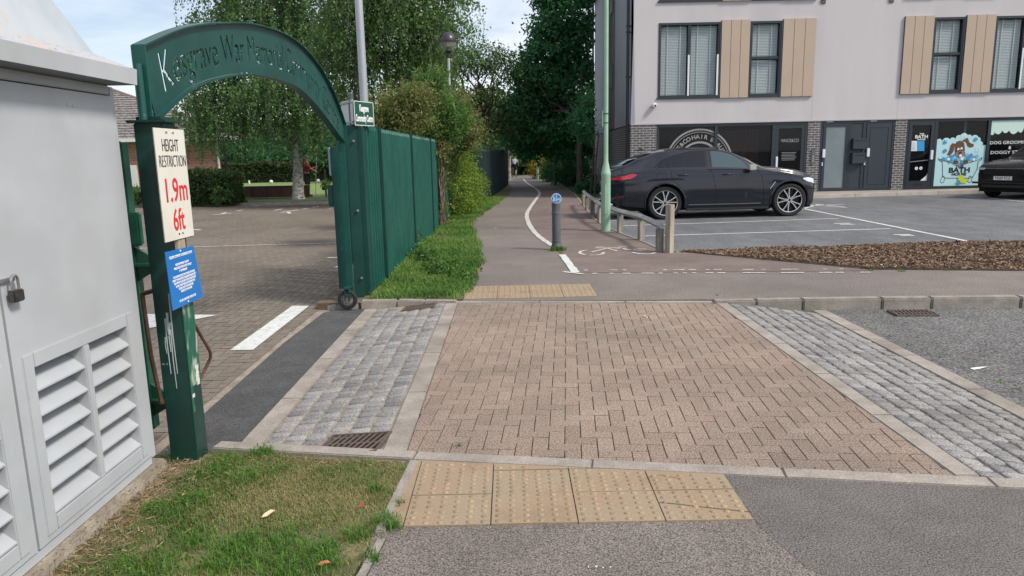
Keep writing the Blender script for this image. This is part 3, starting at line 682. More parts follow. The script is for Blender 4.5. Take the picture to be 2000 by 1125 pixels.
# thin leg under the right end of the arch
leg = empty('arch_leg', (-1.83,8.03,0), 0, 'slim green square leg under the far end of the arch beside the open gate', 'gate post')
m = MB(); m.box((-1.865,8.03,.10),(-1.80,8.09,1.765)); m.build('shaft', green, leg, bevel=.004)
m = MB()
for x in (-1.855,-1.80): m = MB(); m.lathe([(.011,0),(.011,.022),(.0001,.024)], (x,8.06,1.765), n=6); m.build('bolt', mat('zinc', (.35,.35,.34), .4, metal=.8), leg)
m = MB(); m.box((-1.865,7.865,.03),(-1.855,7.93,.16)); m.box((-1.815,7.865,.03),(-1.805,7.93,.16)); m.box((-1.865,7.865,.16),(-1.805,8.09,.18)); m.build('wheel_bracket', green, leg, bevel=.003)

# ---- signs on the post
sign_w = mat('sign_cream', (.70,.68,.60), .45, col2=(.64,.61,.52), nscale=3, fleck=(.45,.35,.25), fscale=14, fpos=.76)
black = mat('sign_black', (.012,.012,.014), .5); red = mat('sign_red', (.62,.025,.035), .5)
XS = -1.683
hs = empty('height_sign', (XS,3.66,1.21), 0, 'cream height restriction sign with red 1.9m and 6ft fixed to the green post', 'sign')
m = MB(); m.box((XS-.006,3.503,1.208),(XS,3.832,1.762)); m.build('board', sign_w, hs, bevel=.003)
uY = Vector((0,1,0)); uZ = Vector((0,0,1))
def st(s, yc, zc, size, wd, mt, par, bold=0.002, X=XS, nm='lettering'): return textmesh(nm, s, size, (X+.0015,yc,zc), uY, uZ, mt, par, depth=.0008, bold=bold, maxw=wd)
st('HEIGHT', 3.66, 1.675, .088, .175, black, hs, -.0012); st('RESTRICTION', 3.672, 1.598, .084, .285, black, hs, -.0016)
st('1.9m', 3.672, 1.453, .165, .235, red, hs, .0012); st('6ft', 3.672, 1.305, .155, .125, red, hs, .0012)
m = MB()
for y, z in ((3.66,1.237),(3.70,1.237)): m = MB(); m.lathe([(.006,0),(.004,.003),(.0001,.003)], (XS,y,z), axis='x', n=10); m.build('screw', black, hs)
for y in (3.62,3.69): m = MB(); m.tube([(XS+.001,y,1.735),(XS+.004,y+.01,1.745),(XS+.001,y+.02,1.735)], .0015, 5); m.build('staple', black, hs)
wood_b = mat('batten_wood', (.27,.22,.16), .85, col2=(.38,.33,.25), nscale=14, bump=.4, bscale=50, stretch=(1,1,.12))
bt = MB(); bt.box((-1.712,3.655,.90),(XS-.0065,3.735,1.70)); bt.v = [(x,y+.0,z) for x,y,z in bt.v]
o = bt.build('wooden_batten', wood_b, at=(-1.70,3.70,.90), bevel=.003); tag(o, 'weathered timber batten between the green post and its two signs', 'batten')
bs = empty('notice_sign', (XS,3.67,.87), 0, 'small blue notice with white small print on the green post below the height sign', 'sign')
blue = mat('sign_blue', (.008,.15,.46), .4, col2=(.010,.17,.50), nscale=4); wht = mat('letter_white', (.80,.80,.78), .5)
dz = .0
m = MB(); m.add([(XS-.003,3.49,1.166),(XS-.003,3.806,1.158),(XS-.003,3.862,.872),(XS-.003,3.505,.872),(XS+.001,3.49,1.166),(XS+.001,3.806,1.158),(XS+.001,3.862,.872),(XS+.001,3.505,.872)], [(3,2,1,0),(4,5,6,7),(0,1,5,4),(1,2,6,5),(2,3,7,6),(3,0,4,7)])
m.build('board', blue, bs)
for s_, zc, wd, yc in (('KESGRAVE COMMUNITY & CONFERENCE CENTRE',1.130,.255,3.652),('PLEASE BE PREPARED TO SHOW',1.088,.15,3.655),('VEHICLES AND CONTENTS ARE LEFT ENTIRELY',1.070,.20,3.66),('AT THE OWNERS RISK',1.052,.09,3.66),('THE CAR PARK IS SOLELY FOR THE USE OF PATRONS',1.028,.25,3.665),('USING THE FACILITIES OF KESGRAVE AND DISTRICT',1.012,.27,3.668),('AND WE ARE TO BE GIVEN THE CAR REGISTRATION',.996,.25,3.67),('DO NOT LEAVE YOUR CAR AFTER FUNCTION',.980,.22,3.672),('LOCKED OR LEFT AFTER FUNCTIONS',.964,.17,3.674),('PLEASE SEE THE CAR PARK',.948,.13,3.676),('OR CALL CARETAKER: 07768 291 1262',.902,.19,3.68)):
    st(s_, yc, zc, .0165 if zc < 1.1 else .019, wd, wht, bs, .0003, X=XS-.0003)
m = MB()
for y, z in ((3.65,1.152),(3.68,.884)): m = MB(); m.lathe([(.005,0),(.003,.003),(.0001,.003)], (XS+.001,y,z), axis='x', n=8); m.build('screw', wht, bs)

# ---- gate leaf folded back behind the left post
gate_m = mat('gate_green', (.006,.060,.032), .45, col2=(.012,.095,.050), nscale=6, bump=.1, bscale=30, fleck=(.10,.07,.035), fscale=18, fpos=.72)
rust = mat('rusty_bar', (.10,.045,.025), .75, col2=(.055,.028,.018), nscale=25, bump=.3, bscale=60)
gl = empty('gate_leaf', (-2.1,4.2,0), 0, 'green steel gate leaf with rusty latch bars folded back behind the thick post', 'gate')
pa = D(243,290,4.15); 
m = MB(); m.box((-2.235,4.12,.02),(-2.165,4.19,1.71)); m.build('stile', gate_m, gl, bevel=.003)
m = MB(); m.box((-3.17,5.86,.05),(-3.10,5.93,1.7)); m.build('stile', gate_m, gl, bevel=.003)
m = MB(); 
for z in (.22,.98,1.6): m.add([(-2.215,4.19,z),(-2.185,4.19,z),(-3.115,5.9,z),(-3.145,5.9,z),(-2.215,4.19,z+.05),(-2.185,4.19,z+.05),(-3.115,5.9,z+.05),(-3.145,5.9,z+.05)], [(0,1,2,3),(4,5,6,7),(0,1,5,4),(1,2,6,5),(2,3,7,6),(3,0,4,7)])
m.build('rails', gate_m, gl)
m = MB()
for i in range(13):
    y = 4.28+i*.125; x = -2.21-(y-4.19)*.54
    m.obox((x,y,.91), (-.475,.88,0), (.88,.475,0), (0,0,1), .035, .006, .81)
m.build('pales', gate_m, gl)
m = MB()
for z in (1.02,): m.add([(-2.165,4.13,z-.10),(-2.165,4.13,z+.10),(-1.99,4.10,z),(-2.165,4.15,z-.10),(-2.165,4.15,z+.10),(-1.99,4.12,z)], [(0,1,2),(3,4,5),(0,1,4,3),(1,2,5,4),(2,0,3,5)]); m.box((-2.16,4.08,z-.008),(-1.97,4.16,z+.008))
m.build('bracket', gate_m, gl)
m2_ = MB(); m2_.v = [(x,y,z-.82) for x,y,z in m.v]; m2_.f = m.f; m2_.c = m.c; m2_.build('bracket', gate_m, gl)
m = MB(); m.box((-2.16,4.08,1.13),(-2.10,4.13,1.32)); m.build('latch_box', gate_m, gl, bevel=.01)
m = MB(); p_ = [(-2.11,4.06,.86),(-2.02,4.02,.885),(-1.88,4.0,.90)]; m.tube(p_, .014, 6); m.tube([(-2.11,4.05,.86),(-2.10,4.05,.5),(-2.07,4.05,.20)], .013, 6); m.tube([(-2.07,4.05,.20),(-1.9,4.02,.235)], .014, 6)
m.build('latch_bar', rust, gl)
def curve3(P, n=6):
    o_ = []
    for i in range(len(P)-1):
        p0, p1, p2, p3 = P[max(i-1,0)], P[i], P[i+1], P[min(i+2,len(P)-1)]
        for k in range(n): t = k/n; o_.append(.5*((2*p1)+(p2-p0)*t+(2*p0-5*p1+4*p2-p3)*t*t+(3*p1-p0-3*p2+p3)*t**3))
    return o_+[P[-1]]
lb = MB(); P = [D(376,627,3.95),D(392,655,4.0),D(411,690,4.05),D(405,712,4.04),D(388,745,3.95)]; lb.tube([Vector((q.x,q.y,0)) for q in P] if 0 else curve3(P), .009, 8)
o = lb.build('bent_bar', rust, at=tuple(P[0]), smooth=True); tag(o, 'bent rusty round bar sticking out behind the foot of the thick green post', 'bar')

# ---- right gate leaf on a caster wheel
gr = empty('gate_leaf', (-1.95,8.3,0), 0, 'green steel gate leaf on a caster wheel, open behind the far arch leg', 'gate')
m = MB(); m.box((-1.985,8.16,.12),(-1.905,8.24,1.72)); m.build('stile', green, gr, bevel=.004)
m = MB(); 
vs = lambda z0, z1: [(-1.955,8.24,z0),(-1.935,8.24,z0),(-2.335,10.6,z0),(-2.355,10.6,z0),(-1.955,8.24,z1),(-1.935,8.24,z1),(-2.335,10.6,z1),(-2.355,10.6,z1)]
for z0, z1 in ((.2,.26),(1.0,1.06),(1.62,1.68)): m.add(vs(z0,z1), [(0,1,2,3),(4,5,6,7),(0,1,5,4),(1,2,6,5),(2,3,7,6),(3,0,4,7)])
m.build('rails', green, gr)
m = MB()
for i in range(22):
    t = (i+.5)/22; x = -1.93+(-.40)*t; y = 8.26+2.3*t; m.obox((x,y,.95), (-.17,1,0), (1,.17,0), (0,0,1), .03, .006, .84)
m.build('pales', green, gr)
m = MB(); m.box((-2.05,8.18,1.06),(-1.985,8.26,1.30)); m.build('latch_box', green, gr, bevel=.01)
m = MB(); m.box((-2.02,8.19,1.40),(-1.99,8.25,1.72)); m.build('edge_highlight', mat('highlight_pale', (.30,.42,.46), .5), gr, bevel=.01)  # pale slab: highlight on the gate's plate edge, put in as colour
cw = empty('caster_wheel', (-1.845,8.0,-.06), 0, None); cw.parent = None
bpy.data.objects.remove(cw)
wheel = MB(); wc = (-1.835,7.90,.045)
wheel.lathe([(.070,-.024),(.098,-.026),(.108,-.016),(.110,0),(.108,.016),(.098,.026),(.070,.024)], wc, axis='y', n=32); wo = wheel.build('wheel', mat('rubber', (.015,.015,.016), .8), gr, smooth=True)
h = MB(); h.lathe([(.070,-.018),(.060,-.020),(.060,.018),(.070,.018)], wc, axis='y', n=28); h.lathe([(.0001,-.026),(.02,-.026),(.022,.02),(.0001,.02)], wc, axis='y', n=14)
for k in range(5):
    a = 2*math.pi*k/5+.3; h.obox((wc[0]+.041*math.cos(a), wc[1]-.006, wc[2]+.041*math.sin(a)), (math.cos(a),0,math.sin(a)), (0,1,0), (-math.sin(a),0,math.cos(a)), .024, .009, .007)
h.build('hub', mat('grey_plastic', (.13,.135,.14), .5), wo, smooth=True, sharp=30)

# ---- gate post plates, corrugated pales, fence
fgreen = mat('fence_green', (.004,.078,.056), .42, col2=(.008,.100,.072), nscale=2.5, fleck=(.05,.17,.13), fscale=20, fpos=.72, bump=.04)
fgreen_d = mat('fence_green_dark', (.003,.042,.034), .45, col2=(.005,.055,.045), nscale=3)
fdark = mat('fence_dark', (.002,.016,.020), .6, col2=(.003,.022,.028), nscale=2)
gp = empty('gate_post', (-1.74,8.35,0), 0, 'green steel plate gatepost with bolts at the near end of the fence', 'gate post')
m = MB(); m.obox((-1.775,8.30,.97), (1,.12,0), (-.12,1,0), (0,0,1), .062, .012, .98); m.build('plate', fgreen_d, gp, bevel=.003)
m = MB(); m.box((-1.76,8.32,-.02),(-1.655,8.50,1.94)); m.build('column', fgreen_d, gp, bevel=.003)
m = MB()
for z in (1.78,.22,1.0): m = MB(); m.lathe([(.016,0),(.016,-.014),(.007,-.016),(.007,-.034),(.0001,-.035)], (-1.745,8.285,z), axis='y', n=6); m.build('bolt', mat('zinc', (.35,.35,.34), .4, metal=.8), gp)
def pale(m, p, d, n, h, w_=.066, top=.05, c=0.0, dp=.045):
    """one pressed W pale: p base point, d along the fence, n outward"""
    prof = [(-.5,.1),(-.36,0),(-.22,1),(.22,1),(.36,0),(.5,.1)]
    vs = []
    for z, s in ((0,1),(h-top,1),(h,.25)):
        for u, o_ in prof: q = p+d*(u*w_*s)+n*(o_*dp*(1 if s == 1 else .6)); vs.append((q.x,q.y,p.z+z))
    k = len(prof); fs = [(r_*k+i, r_*k+i+1, (r_+1)*k+i+1, (r_+1)*k+i) for r_ in range(2) for i in range(k-1)]
    m.add(vs, fs, c)
def fence_run(root, a, b_, pn, h, mt, rail_m, step=.1, z0=0.03):
    a = Vector(a); b_ = Vector(b_); d = (b_-a); T = d.length; d.normalize(); n = Vector((d.y,-d.x,0)); m = MB(); k = int(T/step)
    for i in range(k): pale(m, a+d*(T*(i+.5)/k)+Vector((0,0,z0)), d, n, h+random.uniform(-.004,.004), w_=step*.66)
    m.build(pn, mt, root)
    r_ = MB()
    for z in (.35, h-.32): c_ = (a+b_)/2-n*.02; r_.obox((c_.x,c_.y,z), d, n, (0,0,1), T/2, .015, .022)
    r_.build('rail', rail_m, root)
fe = empty('palisade_fence', (-1.6,9.1,0), 0, 'green palisade fence of ribbed steel pales running away along the grass verge', 'fence')
fence_run(fe, (-1.685,8.47,0), (-1.645,9.06,0), 'pale_panel', 1.93, fgreen, fgreen_d, step=.105)
FP = [9.12,12.02,14.95,17.8,20.7,23.6,25.6]
for i, y in enumerate(FP):
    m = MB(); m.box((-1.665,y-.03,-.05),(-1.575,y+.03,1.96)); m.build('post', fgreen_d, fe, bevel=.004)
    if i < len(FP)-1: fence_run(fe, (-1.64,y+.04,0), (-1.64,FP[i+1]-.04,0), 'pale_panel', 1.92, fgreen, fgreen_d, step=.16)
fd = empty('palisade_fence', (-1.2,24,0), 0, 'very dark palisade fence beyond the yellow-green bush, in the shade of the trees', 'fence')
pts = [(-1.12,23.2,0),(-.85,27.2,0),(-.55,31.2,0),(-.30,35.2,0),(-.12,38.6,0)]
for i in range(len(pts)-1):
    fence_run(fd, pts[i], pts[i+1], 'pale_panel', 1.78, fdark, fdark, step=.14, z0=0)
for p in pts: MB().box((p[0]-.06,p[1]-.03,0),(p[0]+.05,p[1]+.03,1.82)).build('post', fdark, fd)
# ---- community centre sign and the grey-backed sign, lamp column
pA = D(691,216,8.22); pB = D(729,220,8.60)
cs = empty('community_sign', (pA.x,pA.y,1.96), 0, 'dark green sign with white lettering above the end of the palisade fence', 'sign')
ux = (Vector((pB.x,pB.y,0))-Vector((pA.x,pA.y,0))); sw = ux.length; ux.normalize(); nn = Vector((ux.y,-ux.x,0)); cc = Vector(((pA.x+pB.x)/2,(pA.y+pB.y)/2,2.085))
m = MB(); m.obox(cc, ux, nn, uZ, sw/2, .004, .135); m.build('board', mat('sign_green', (.003,.070,.045), .4), cs, bevel=.002)
m = MB()
for s in (-1,1): m.obox(cc+uZ*s*.130+nn*.0045, ux, nn, uZ, sw/2-.003, .001, .003); m.obox(cc+ux*s*(sw/2-.005)+nn*.0045, ux, nn, uZ, .004, .001, .128)
m.build('border', wht, cs)
textmesh('lettering', 'Kesgrave', .105, cc+uZ*.055+nn*.0052, ux, uZ, wht, cs, depth=.0008, bold=.003, maxw=sw*.46)
textmesh('lettering', 'Community Centre', .105, cc-uZ*.055+nn*.0052, ux, uZ, wht, cs, depth=.0008, bold=.003, maxw=sw*.88)
gs = empty('grey_backed_sign', (-1.82,8.35,1.95), 0, 'small traffic sign seen from its pale grey back beside the green community sign', 'sign')
a = D(667,210,8.6); c_ = D(690,215,8.25); d_ = (Vector((c_.x,c_.y,0))-Vector((a.x,a.y,0))); tw = d_.length; d_.normalize(); n_ = Vector((d_.y,-d_.x,0)); ce = Vector(((a.x+c_.x)/2,(a.y+c_.y)/2,2.10))
m = MB(); m.obox(ce, d_, n_, uZ, tw/2, .004, .135); m.build('plate', mat('sign_back', (.42,.43,.45), .45, metal=.3), gs)
m = MB(); m.obox(ce+n_*.012+uZ*.11, d_, n_, uZ, tw/2, .006, .010); m.obox(ce+n_*.012-uZ*.11, d_, n_, uZ, tw/2, .006, .010); m.build('channel', mat('sign_channel', (.25,.26,.27), .5, metal=.4), gs)
m = MB(); m.tube([(-1.765,8.36,1.93),(-1.765,8.36,2.30)], .032, 16); m.lathe([(.034,0),(.02,.012),(.0001,.016)], (-1.765,8.36,2.30), n=16); m.build('post', mat('dark_grey_post', (.07,.08,.09), .4), gs, smooth=True)
gal = mat('galvanised', (.40,.42,.45), .45, metal=.35, col2=(.34,.36,.39), nscale=6, stretch=(1,1,.3))
pp = D(711,190,10.2)
lc = MB(); lc.tube([(pp.x,pp.y,0),(pp.x,pp.y,1.6),(pp.x+.0,pp.y,5.6)], [.062,.058,.046], 20)
lc2 = empty('lamp_column', (pp.x,pp.y,0), 0, 'tall plain grey lamp column rising behind the green community sign', 'lamp post')
lc.build('column', gal, lc2, smooth=True)
h = MB(); h.tube([(pp.x,pp.y,5.6),(pp.x+.3,pp.y-.1,5.75),(pp.x+.55,pp.y-.15,5.78)], [.03,.04,.06], 10); h.build('lantern', gal, lc2, smooth=True)
# ================================================================ BUILDING
YF = 25.3
def F(px, py): p = D(px, py, YF); return p.x, p.z
render_m = mat('render_mauve', (.565,.535,.538), .9, col2=(.535,.505,.507), nscale=1.6, bump=.15, bscale=40, big=((.93,.93,.93), .5), stretch=(1,1,.22), lo=.38, hi=.66)
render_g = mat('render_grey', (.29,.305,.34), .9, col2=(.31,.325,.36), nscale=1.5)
frame_m = mat('frame_grey', (.022,.030,.040), .45)
clad_m = mat('cladding_tan', (.47,.365,.275), .7, col2=(.45,.35,.262), nscale=.8)
def brickmat(name, c1, c2, mo, su=1.0):
    m = bpy.data.materials.new(name); m.use_nodes = True; t = m.node_tree; n = t.nodes; l = t.links; p = n['Principled BSDF']
    at = n.new('ShaderNodeTexCoord'); sp_ = n.new('ShaderNodeSeparateXYZ'); cb = n.new('ShaderNodeCombineXYZ'); ad = n.new('ShaderNodeMath')
    l.new(at.outputs['Object'], sp_.inputs[0]); l.new(sp_.outputs[0], ad.inputs[0]); l.new(sp_.outputs[1], ad.inputs[1]); l.new(ad.outputs[0], cb.inputs[0]); l.new(sp_.outputs[2], cb.inputs[1])
    b = n.new('ShaderNodeTexBrick'); b.inputs['Color1'].default_value = (*c1,1); b.inputs['Color2'].default_value = (*c2,1); b.inputs['Mortar'].default_value = (*mo,1)
    b.inputs['Scale'].default_value = 1; b.inputs['Brick Width'].default_value = .225*su; b.inputs['Row Height'].default_value = .075*su; b.inputs['Mortar Size'].default_value = .0085*su; b.inputs['Mortar Smooth'].default_value = .15
    l.new(cb.outputs[0], b.inputs['Vector']); nz_ = n.new('ShaderNodeTexNoise'); nz_.inputs['Scale'].default_value = 9; l.new(at.outputs['Object'], nz_.inputs['Vector'])
    mm = n.new('ShaderNodeMix'); mm.data_type = 'RGBA'; mm.blend_type = 'OVERLAY'; mm.inputs['Factor'].default_value = .5; l.new(b.outputs['Color'], mm.inputs['A']); l.new(nz_.outputs['Fac'], mm.inputs['B'])
    l.new(mm.outputs['Result'], p.inputs['Base Color']); p.inputs['Roughness'].default_value = .85
    bp = n.new('ShaderNodeBump'); bp.inputs['Strength'].default_value = .5; bp.inputs['Distance'].default_value = -.01; l.new(b.outputs['Fac'], bp.inputs['Height']); l.new(bp.outputs[0], p.inputs['Normal'])
    return m
brick_dk = brickmat('brick_dark', (.075,.068,.072), (.115,.105,.108), (.42,.40,.38), 1.07)
brick_rd = brickmat('brick_red', (.26,.10,.07), (.34,.14,.095), (.40,.33,.27))
glass_w = glassmat('window_glass', (.02,.025,.03), .93)
glass_s = glassmat('shop_glass', (.015,.018,.022), .80)
blind_m = mat('blind_white', (.80,.84,.84), .6); room_m = mat('room_dark', (.05,.048,.05), .9)
x0 = F(1232,243)[0]; ZB = 2.53
XR = 24.0; ZT = 9.3
bl = empty('apartment_building', (14,YF,0), 0, 'three storey mauve rendered building with tan cladding, dark brick piers and shops below', 'building')
def holes_wall(mb, y, xa, xb, za, zb, holes):
    xs = sorted({xa, xb, *[h[0] for h in holes], *[h[1] for h in holes]}); zs = sorted({za, zb, *[h[2] for h in holes], *[h[3] for h in holes]})
    for i in range(len(xs)-1):
        for j in range(len(zs)-1):
            cx_, cz_ = (xs[i]+xs[i+1])/2, (zs[j]+zs[j+1])/2
            if any(h[0] < cx_ < h[1] and h[2] < cz_ < h[3] for h in holes): continue
            mb.add([(xs[i],y,zs[j]),(xs[i+1],y,zs[j]),(xs[i+1],y,zs[j+1]),(xs[i],y,zs[j+1])], [(0,1,2,3)])
    for h in holes:
        a, b_, c_, d_ = h; e = .12
        mb.add([(a,y,c_),(a,y+e,c_),(a,y+e,d_),(a,y,d_)], [(0,1,2,3)]); mb.add([(b_,y,c_),(b_,y+e,c_),(b_,y+e,d_),(b_,y,d_)], [(0,1,2,3)])
        mb.add([(a,y,d_),(b_,y,d_),(b_,y+e,d_),(a,y+e,d_)], [(0,1,2,3)]); mb.add([(a,y,c_),(b_,y,c_),(b_,y+e,c_),(a,y+e,c_)], [(0,1,2,3)])
Z1, Z2 = 3.38, 5.80
W = dict(a=(5.09,7.16,Z1,Z2), b=(8.16,9.22,Z1,Z2), c=(14.30,15.34,Z1,Z2), d=(16.36,18.4,Z1,Z2), e=(19.4,20.45,Z1,Z2))
up = [(k[0],k[1],Z1+3.12,Z2+3.12) for k in W.values()]
wl = MB(); holes_wall(wl, YF, x0, XR, ZB, ZT, list(W.values())+up)
wl.build('facade_wall', render_m, bl)
# side and back shells
sx_, sy_ = 4.66, 40.0
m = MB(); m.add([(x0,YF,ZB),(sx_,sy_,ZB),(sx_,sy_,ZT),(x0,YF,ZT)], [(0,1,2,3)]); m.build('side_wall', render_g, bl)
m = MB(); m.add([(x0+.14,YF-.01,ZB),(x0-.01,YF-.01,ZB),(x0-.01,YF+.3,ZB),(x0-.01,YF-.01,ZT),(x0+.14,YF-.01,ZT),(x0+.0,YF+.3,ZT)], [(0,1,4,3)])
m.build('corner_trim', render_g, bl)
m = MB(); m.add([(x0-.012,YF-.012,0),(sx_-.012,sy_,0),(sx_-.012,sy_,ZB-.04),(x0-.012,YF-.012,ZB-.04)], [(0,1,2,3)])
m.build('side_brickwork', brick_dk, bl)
m = MB(); m.box((sx_,sy_-.1,0),(XR,sy_,ZT)); m.box((XR-.1,YF,0),(XR,sy_,ZT)); m.build('rear_wall', brick_dk, bl)
m = MB(); m.box((x0+.02,YF+.02,ZT),(XR,sy_,ZT+.15)); m.build('roof', frame_m, bl)
m = MB(); m.box((x0+.5,YF+.8,ZB+.6),(XR-.2,YF+.82,ZT-.1)); m.box((x0+.5,YF+.15,ZB+.1),(XR-.2,YF+3,ZB+.2)); m.build('inner_rooms', room_m, bl)
# brown vertical panel and small window in the side wall
def side_pt(t, off): return Vector((x0+(sx_-x0)*t-off, YF+(sy_-YF)*t, 0))
for (t0, t1, za, zb, mt, nm) in ((.34,.46,ZB+.02,ZT,mat('panel_brown', (.16,.135,.125), .8),'side_panel'),(.36,.44,4.2,5.1,frame_m,'side_window'),(.36,.44,7.2,8.1,frame_m,'side_window')):
    a = side_pt(t0,.03 if nm == 'side_panel' else .06); c_ = side_pt(t1,.03 if nm == 'side_panel' else .06)
    MB().add([(a.x,a.y,za),(c_.x,c_.y,za),(c_.x,c_.y,zb),(a.x,a.y,zb),(a.x+.05,a.y,za),(c_.x+.05,c_.y,za),(c_.x+.05,c_.y,zb),(a.x+.05,a.y,zb)], [(0,1,2,3),(4,5,6,7),(0,1,5,4),(1,2,6,5),(2,3,7,6),(3,0,4,7)]).build(nm, mt, bl)
for jx in (10.36, 13.28):
    MB().box((jx-.006,YF-.0015,ZB),(jx+.006,YF+.001,Z1-.06)).build('movement_joint', mat('joint_line', (.38,.36,.36), .9), bl)
pipe_m = mat('pipe_black', (.012,.015,.022), .4)
for x, y in ((x0-.10,YF+.12),(sx_-.10,sy_-.1)):
    m = MB(); m.tube([(x,y,0),(x,y,ZT)], .055, 10)
    for z in (.9,2.3,4.1,5.55,5.75,7.2): m.lathe([(.055,-.03),(.075,-.03),(.075,.03),(.055,.03)], (x,y,z), n=10); m.box((x-.01,y,z-.015),(x+.12,y+.03,z+.015))
    m.build('drainpipe', pipe_m, bl, smooth=True)
# ground floor piers
FLZ = .10
for (a, b_) in ((x0-.004,5.07),(10.27,10.70),(13.27,13.66)):
    m = MB(); m.box((a,YF-.002,FLZ),(b_,YF+.25,ZB-.04)); m.build('brick_pier', brick_dk, bl)
m = MB(); m.box((x0,YF-.02,ZB-.035),(XR,YF+.0,ZB+.0)); m.build('drip_trim', mat('trim_pale', (.42,.40,.40), .7), bl)
def bars(mb, xs, zs, y0, y1, t):
    """outer frame of xs[0..1], zs[0..1] plus mullions"""
    (xa, xb), (za, zb) = xs, zs
    mb.box((xa,y0,za),(xa+t,y1,zb)); mb.box((xb-t,y0,za),(xb,y1,zb)); mb.box((xa+t,y0,za),(xb-t,y1,za+t)); mb.box((xa+t,y0,zb-t),(xb-t,y1,zb))
def blinds(xa, xb, za, zb, y, parent, step=.05, tapes=True):
    m = MB(); z = za
    while z < zb: m.obox(((xa+xb)/2,y,z), (1,0,0), (0,.45,.89), (0,-.89,.45), (xb-xa)/2, .024, .0015); z += step
    if tapes:
        n = max(2, int((xb-xa)/.35))
        for i in range(n): xx = xa+(xb-xa)*(i+.5)/n; m.box((xx-.02,y-.03,za),(xx+.02,y-.026,zb))
    m.build('venetian_blind', blind_m, parent)
# first-floor windows
def win(h, kind, lbl=None, blind=True):
    a, b_, c_, d_ = h; y = YF+.05
    m = MB(); bars(m, (a+.002,b_-.002), (c_+.002,d_-.002), y-.07, y+.03, .075)
    if kind == 'double':
        xm = a+(b_-a)*.5; m.box((xm-.05,y-.05,c_+.077),(xm+.05,y+.025,d_-.077)); cells = [(a+.075,xm-.05,c_+.075,d_-.075),(xm+.05,b_-.075,c_+.075,d_-.075)]
    else:
        zm = c_+(d_-c_)*.515; m.box((a+.077,y-.05,zm-.045),(b_-.077,y+.025,zm+.045)); cells = [(a+.075,b_-.075,c_+.075,zm-.045),(a+.075,b_-.075,zm+.045,d_-.075)]
    m.box((a-.04,y-.10,c_-.05),(b_+.04,y-.051,c_+.0))
    fr = m.build('window', frame_m, bl); 
    if lbl: fr['label'] = lbl
    for q in cells:
        g = MB(); g.box((q[0],y-.004,q[2]),(q[1],y+.004,q[3])); g.build('pane', glass_w, fr)
        if blind: blinds(q[0]+.03, q[1]-.02, q[2]+.02, q[3]-.01, y+.09, fr)
        bq = MB(); bq.box((q[0],y+.14,q[2]),(q[1],y+.15,q[3])); bq.build('room_behind', room_m, fr)
    if kind == 'double':
        g = MB()
        for xx in ((a+b_)/2+.005, b_-.055): g.box((xx-.05,y-.085,c_+.05),(xx+.01,y-.075,c_+1.38))
        g.build('guard_rail', mat('white_rail', (.75,.76,.77), .4), fr)
    return fr
win(W['a'],'double','wide double window with blinds, nearest the building corner'); win(W['b'],'split'); win(W['c'],'split','window with its upper light tilted open'); win(W['d'],'double'); win(W['e'],'split')
for i, h in enumerate(up): win(h, 'double' if i in (0,3) else 'split', blind=False)
for (a, b_) in ((7.18,8.14),(9.24,10.34),(13.30,14.28),(15.36,16.34),(18.42,19.38)):
    for zz in (0, 3.12):
        m = MB(); n = 3; wd = (b_-a)/n
        for i in range(n): m.box((a+wd*i+.006,YF-.07,Z1-.05+zz),(a+wd*(i+1)-.006,YF-.001,Z2+.05+zz))
        m.build('cladding_panel', clad_m, bl, bevel=.003); MB().box((a+.003,YF-.05,Z1-.045+zz),(b_-.003,YF-.0005,Z2+.045+zz)).build('cladding_backing', frame_m, bl)
for px, py in ((1608,3),(1741,1)):
    x, z = F(px, py); m = MB(); m.box((x-.08,YF-.03,z-.07),(x+.08,YF-.001,z+.09)); m.box((x-.09,YF-.06,z+.07),(x+.09,YF-.03,z+.09)); m.build('vent_cover', mat('vent_grey', (.10,.09,.09), .6), bl, bevel=.01)
cp = F(1277,206)
ca = empty('security_camera', (cp[0],YF-.05,cp[1]), 0, 'small white dome security camera on the mauve wall above the corner shop', 'camera')
m = MB(); m.lathe([(.0001,-.20),(.06,-.18),(.085,-.12),(.085,-.05),(.05,-.002)], (cp[0],YF,cp[1]), axis='y', n=18); m.build('housing', mat('cam_white', (.72,.73,.74), .35), ca, smooth=True)
m = MB(); m.lathe([(.0001,-.215),(.03,-.20),(.035,-.17)], (cp[0]+.02,YF,cp[1]-.01), axis='y', n=14); m.build('lens', mat('lens_black', (.01,.01,.012), .1), ca, smooth=True)
# ---------- shopfronts
def shop_frame(xa, xb, cuts, name, lbl, y=YF+.06):
    m = MB(); bars(m, (xa+.002,xb-.002), (FLZ+.001,ZB-.04), y-.05, y+.05, .09)
    for c_ in cuts: m.box((c_-.055,y-.05,FLZ+.091),(c_+.055,y+.05,ZB-.131))
    f = m.build(name, frame_m, bl, bevel=.004); f['label'] = lbl; return f
def pane(f, xa, xb, za, zb, mt=None, y=YF+.06, nm='pane'):
    g = MB(); g.box((xa,y-.005,za),(xb,y+.005,zb)); return g.build(nm, mt or glass_s, f)
deepw = mat('shop_interior', (.028,.022,.024), .9, col2=(.05,.022,.024), nscale=1.2)
m = MB(); m.box((5.0,YF+3.4,FLZ),(10.3,YF+3.5,ZB)); m.box((5.0,YF+.13,ZB-.03),(17.9,YF+3.5,ZB-.01)); m.box((13.6,YF+3.4,FLZ),(17.9,YF+3.5,ZB)); m.box((5.0,YF+.12,.04),(22,YF+3.5,.09))
for x in (5.05,10.3,13.6,17.8,21.9): m.box((x,YF+.26,FLZ),(x+.05,YF+3.5,ZB))
m.box((18,YF+3.4,FLZ),(22,YF+3.5,ZB)); m.build('shop_interior', deepw, bl)
zt = ZB-.13; zb_ = FLZ+.09
f1 = shop_frame(5.07, 10.27, (7.12,9.10), 'shopfront', 'hair salon shopfront with large round window transfer')
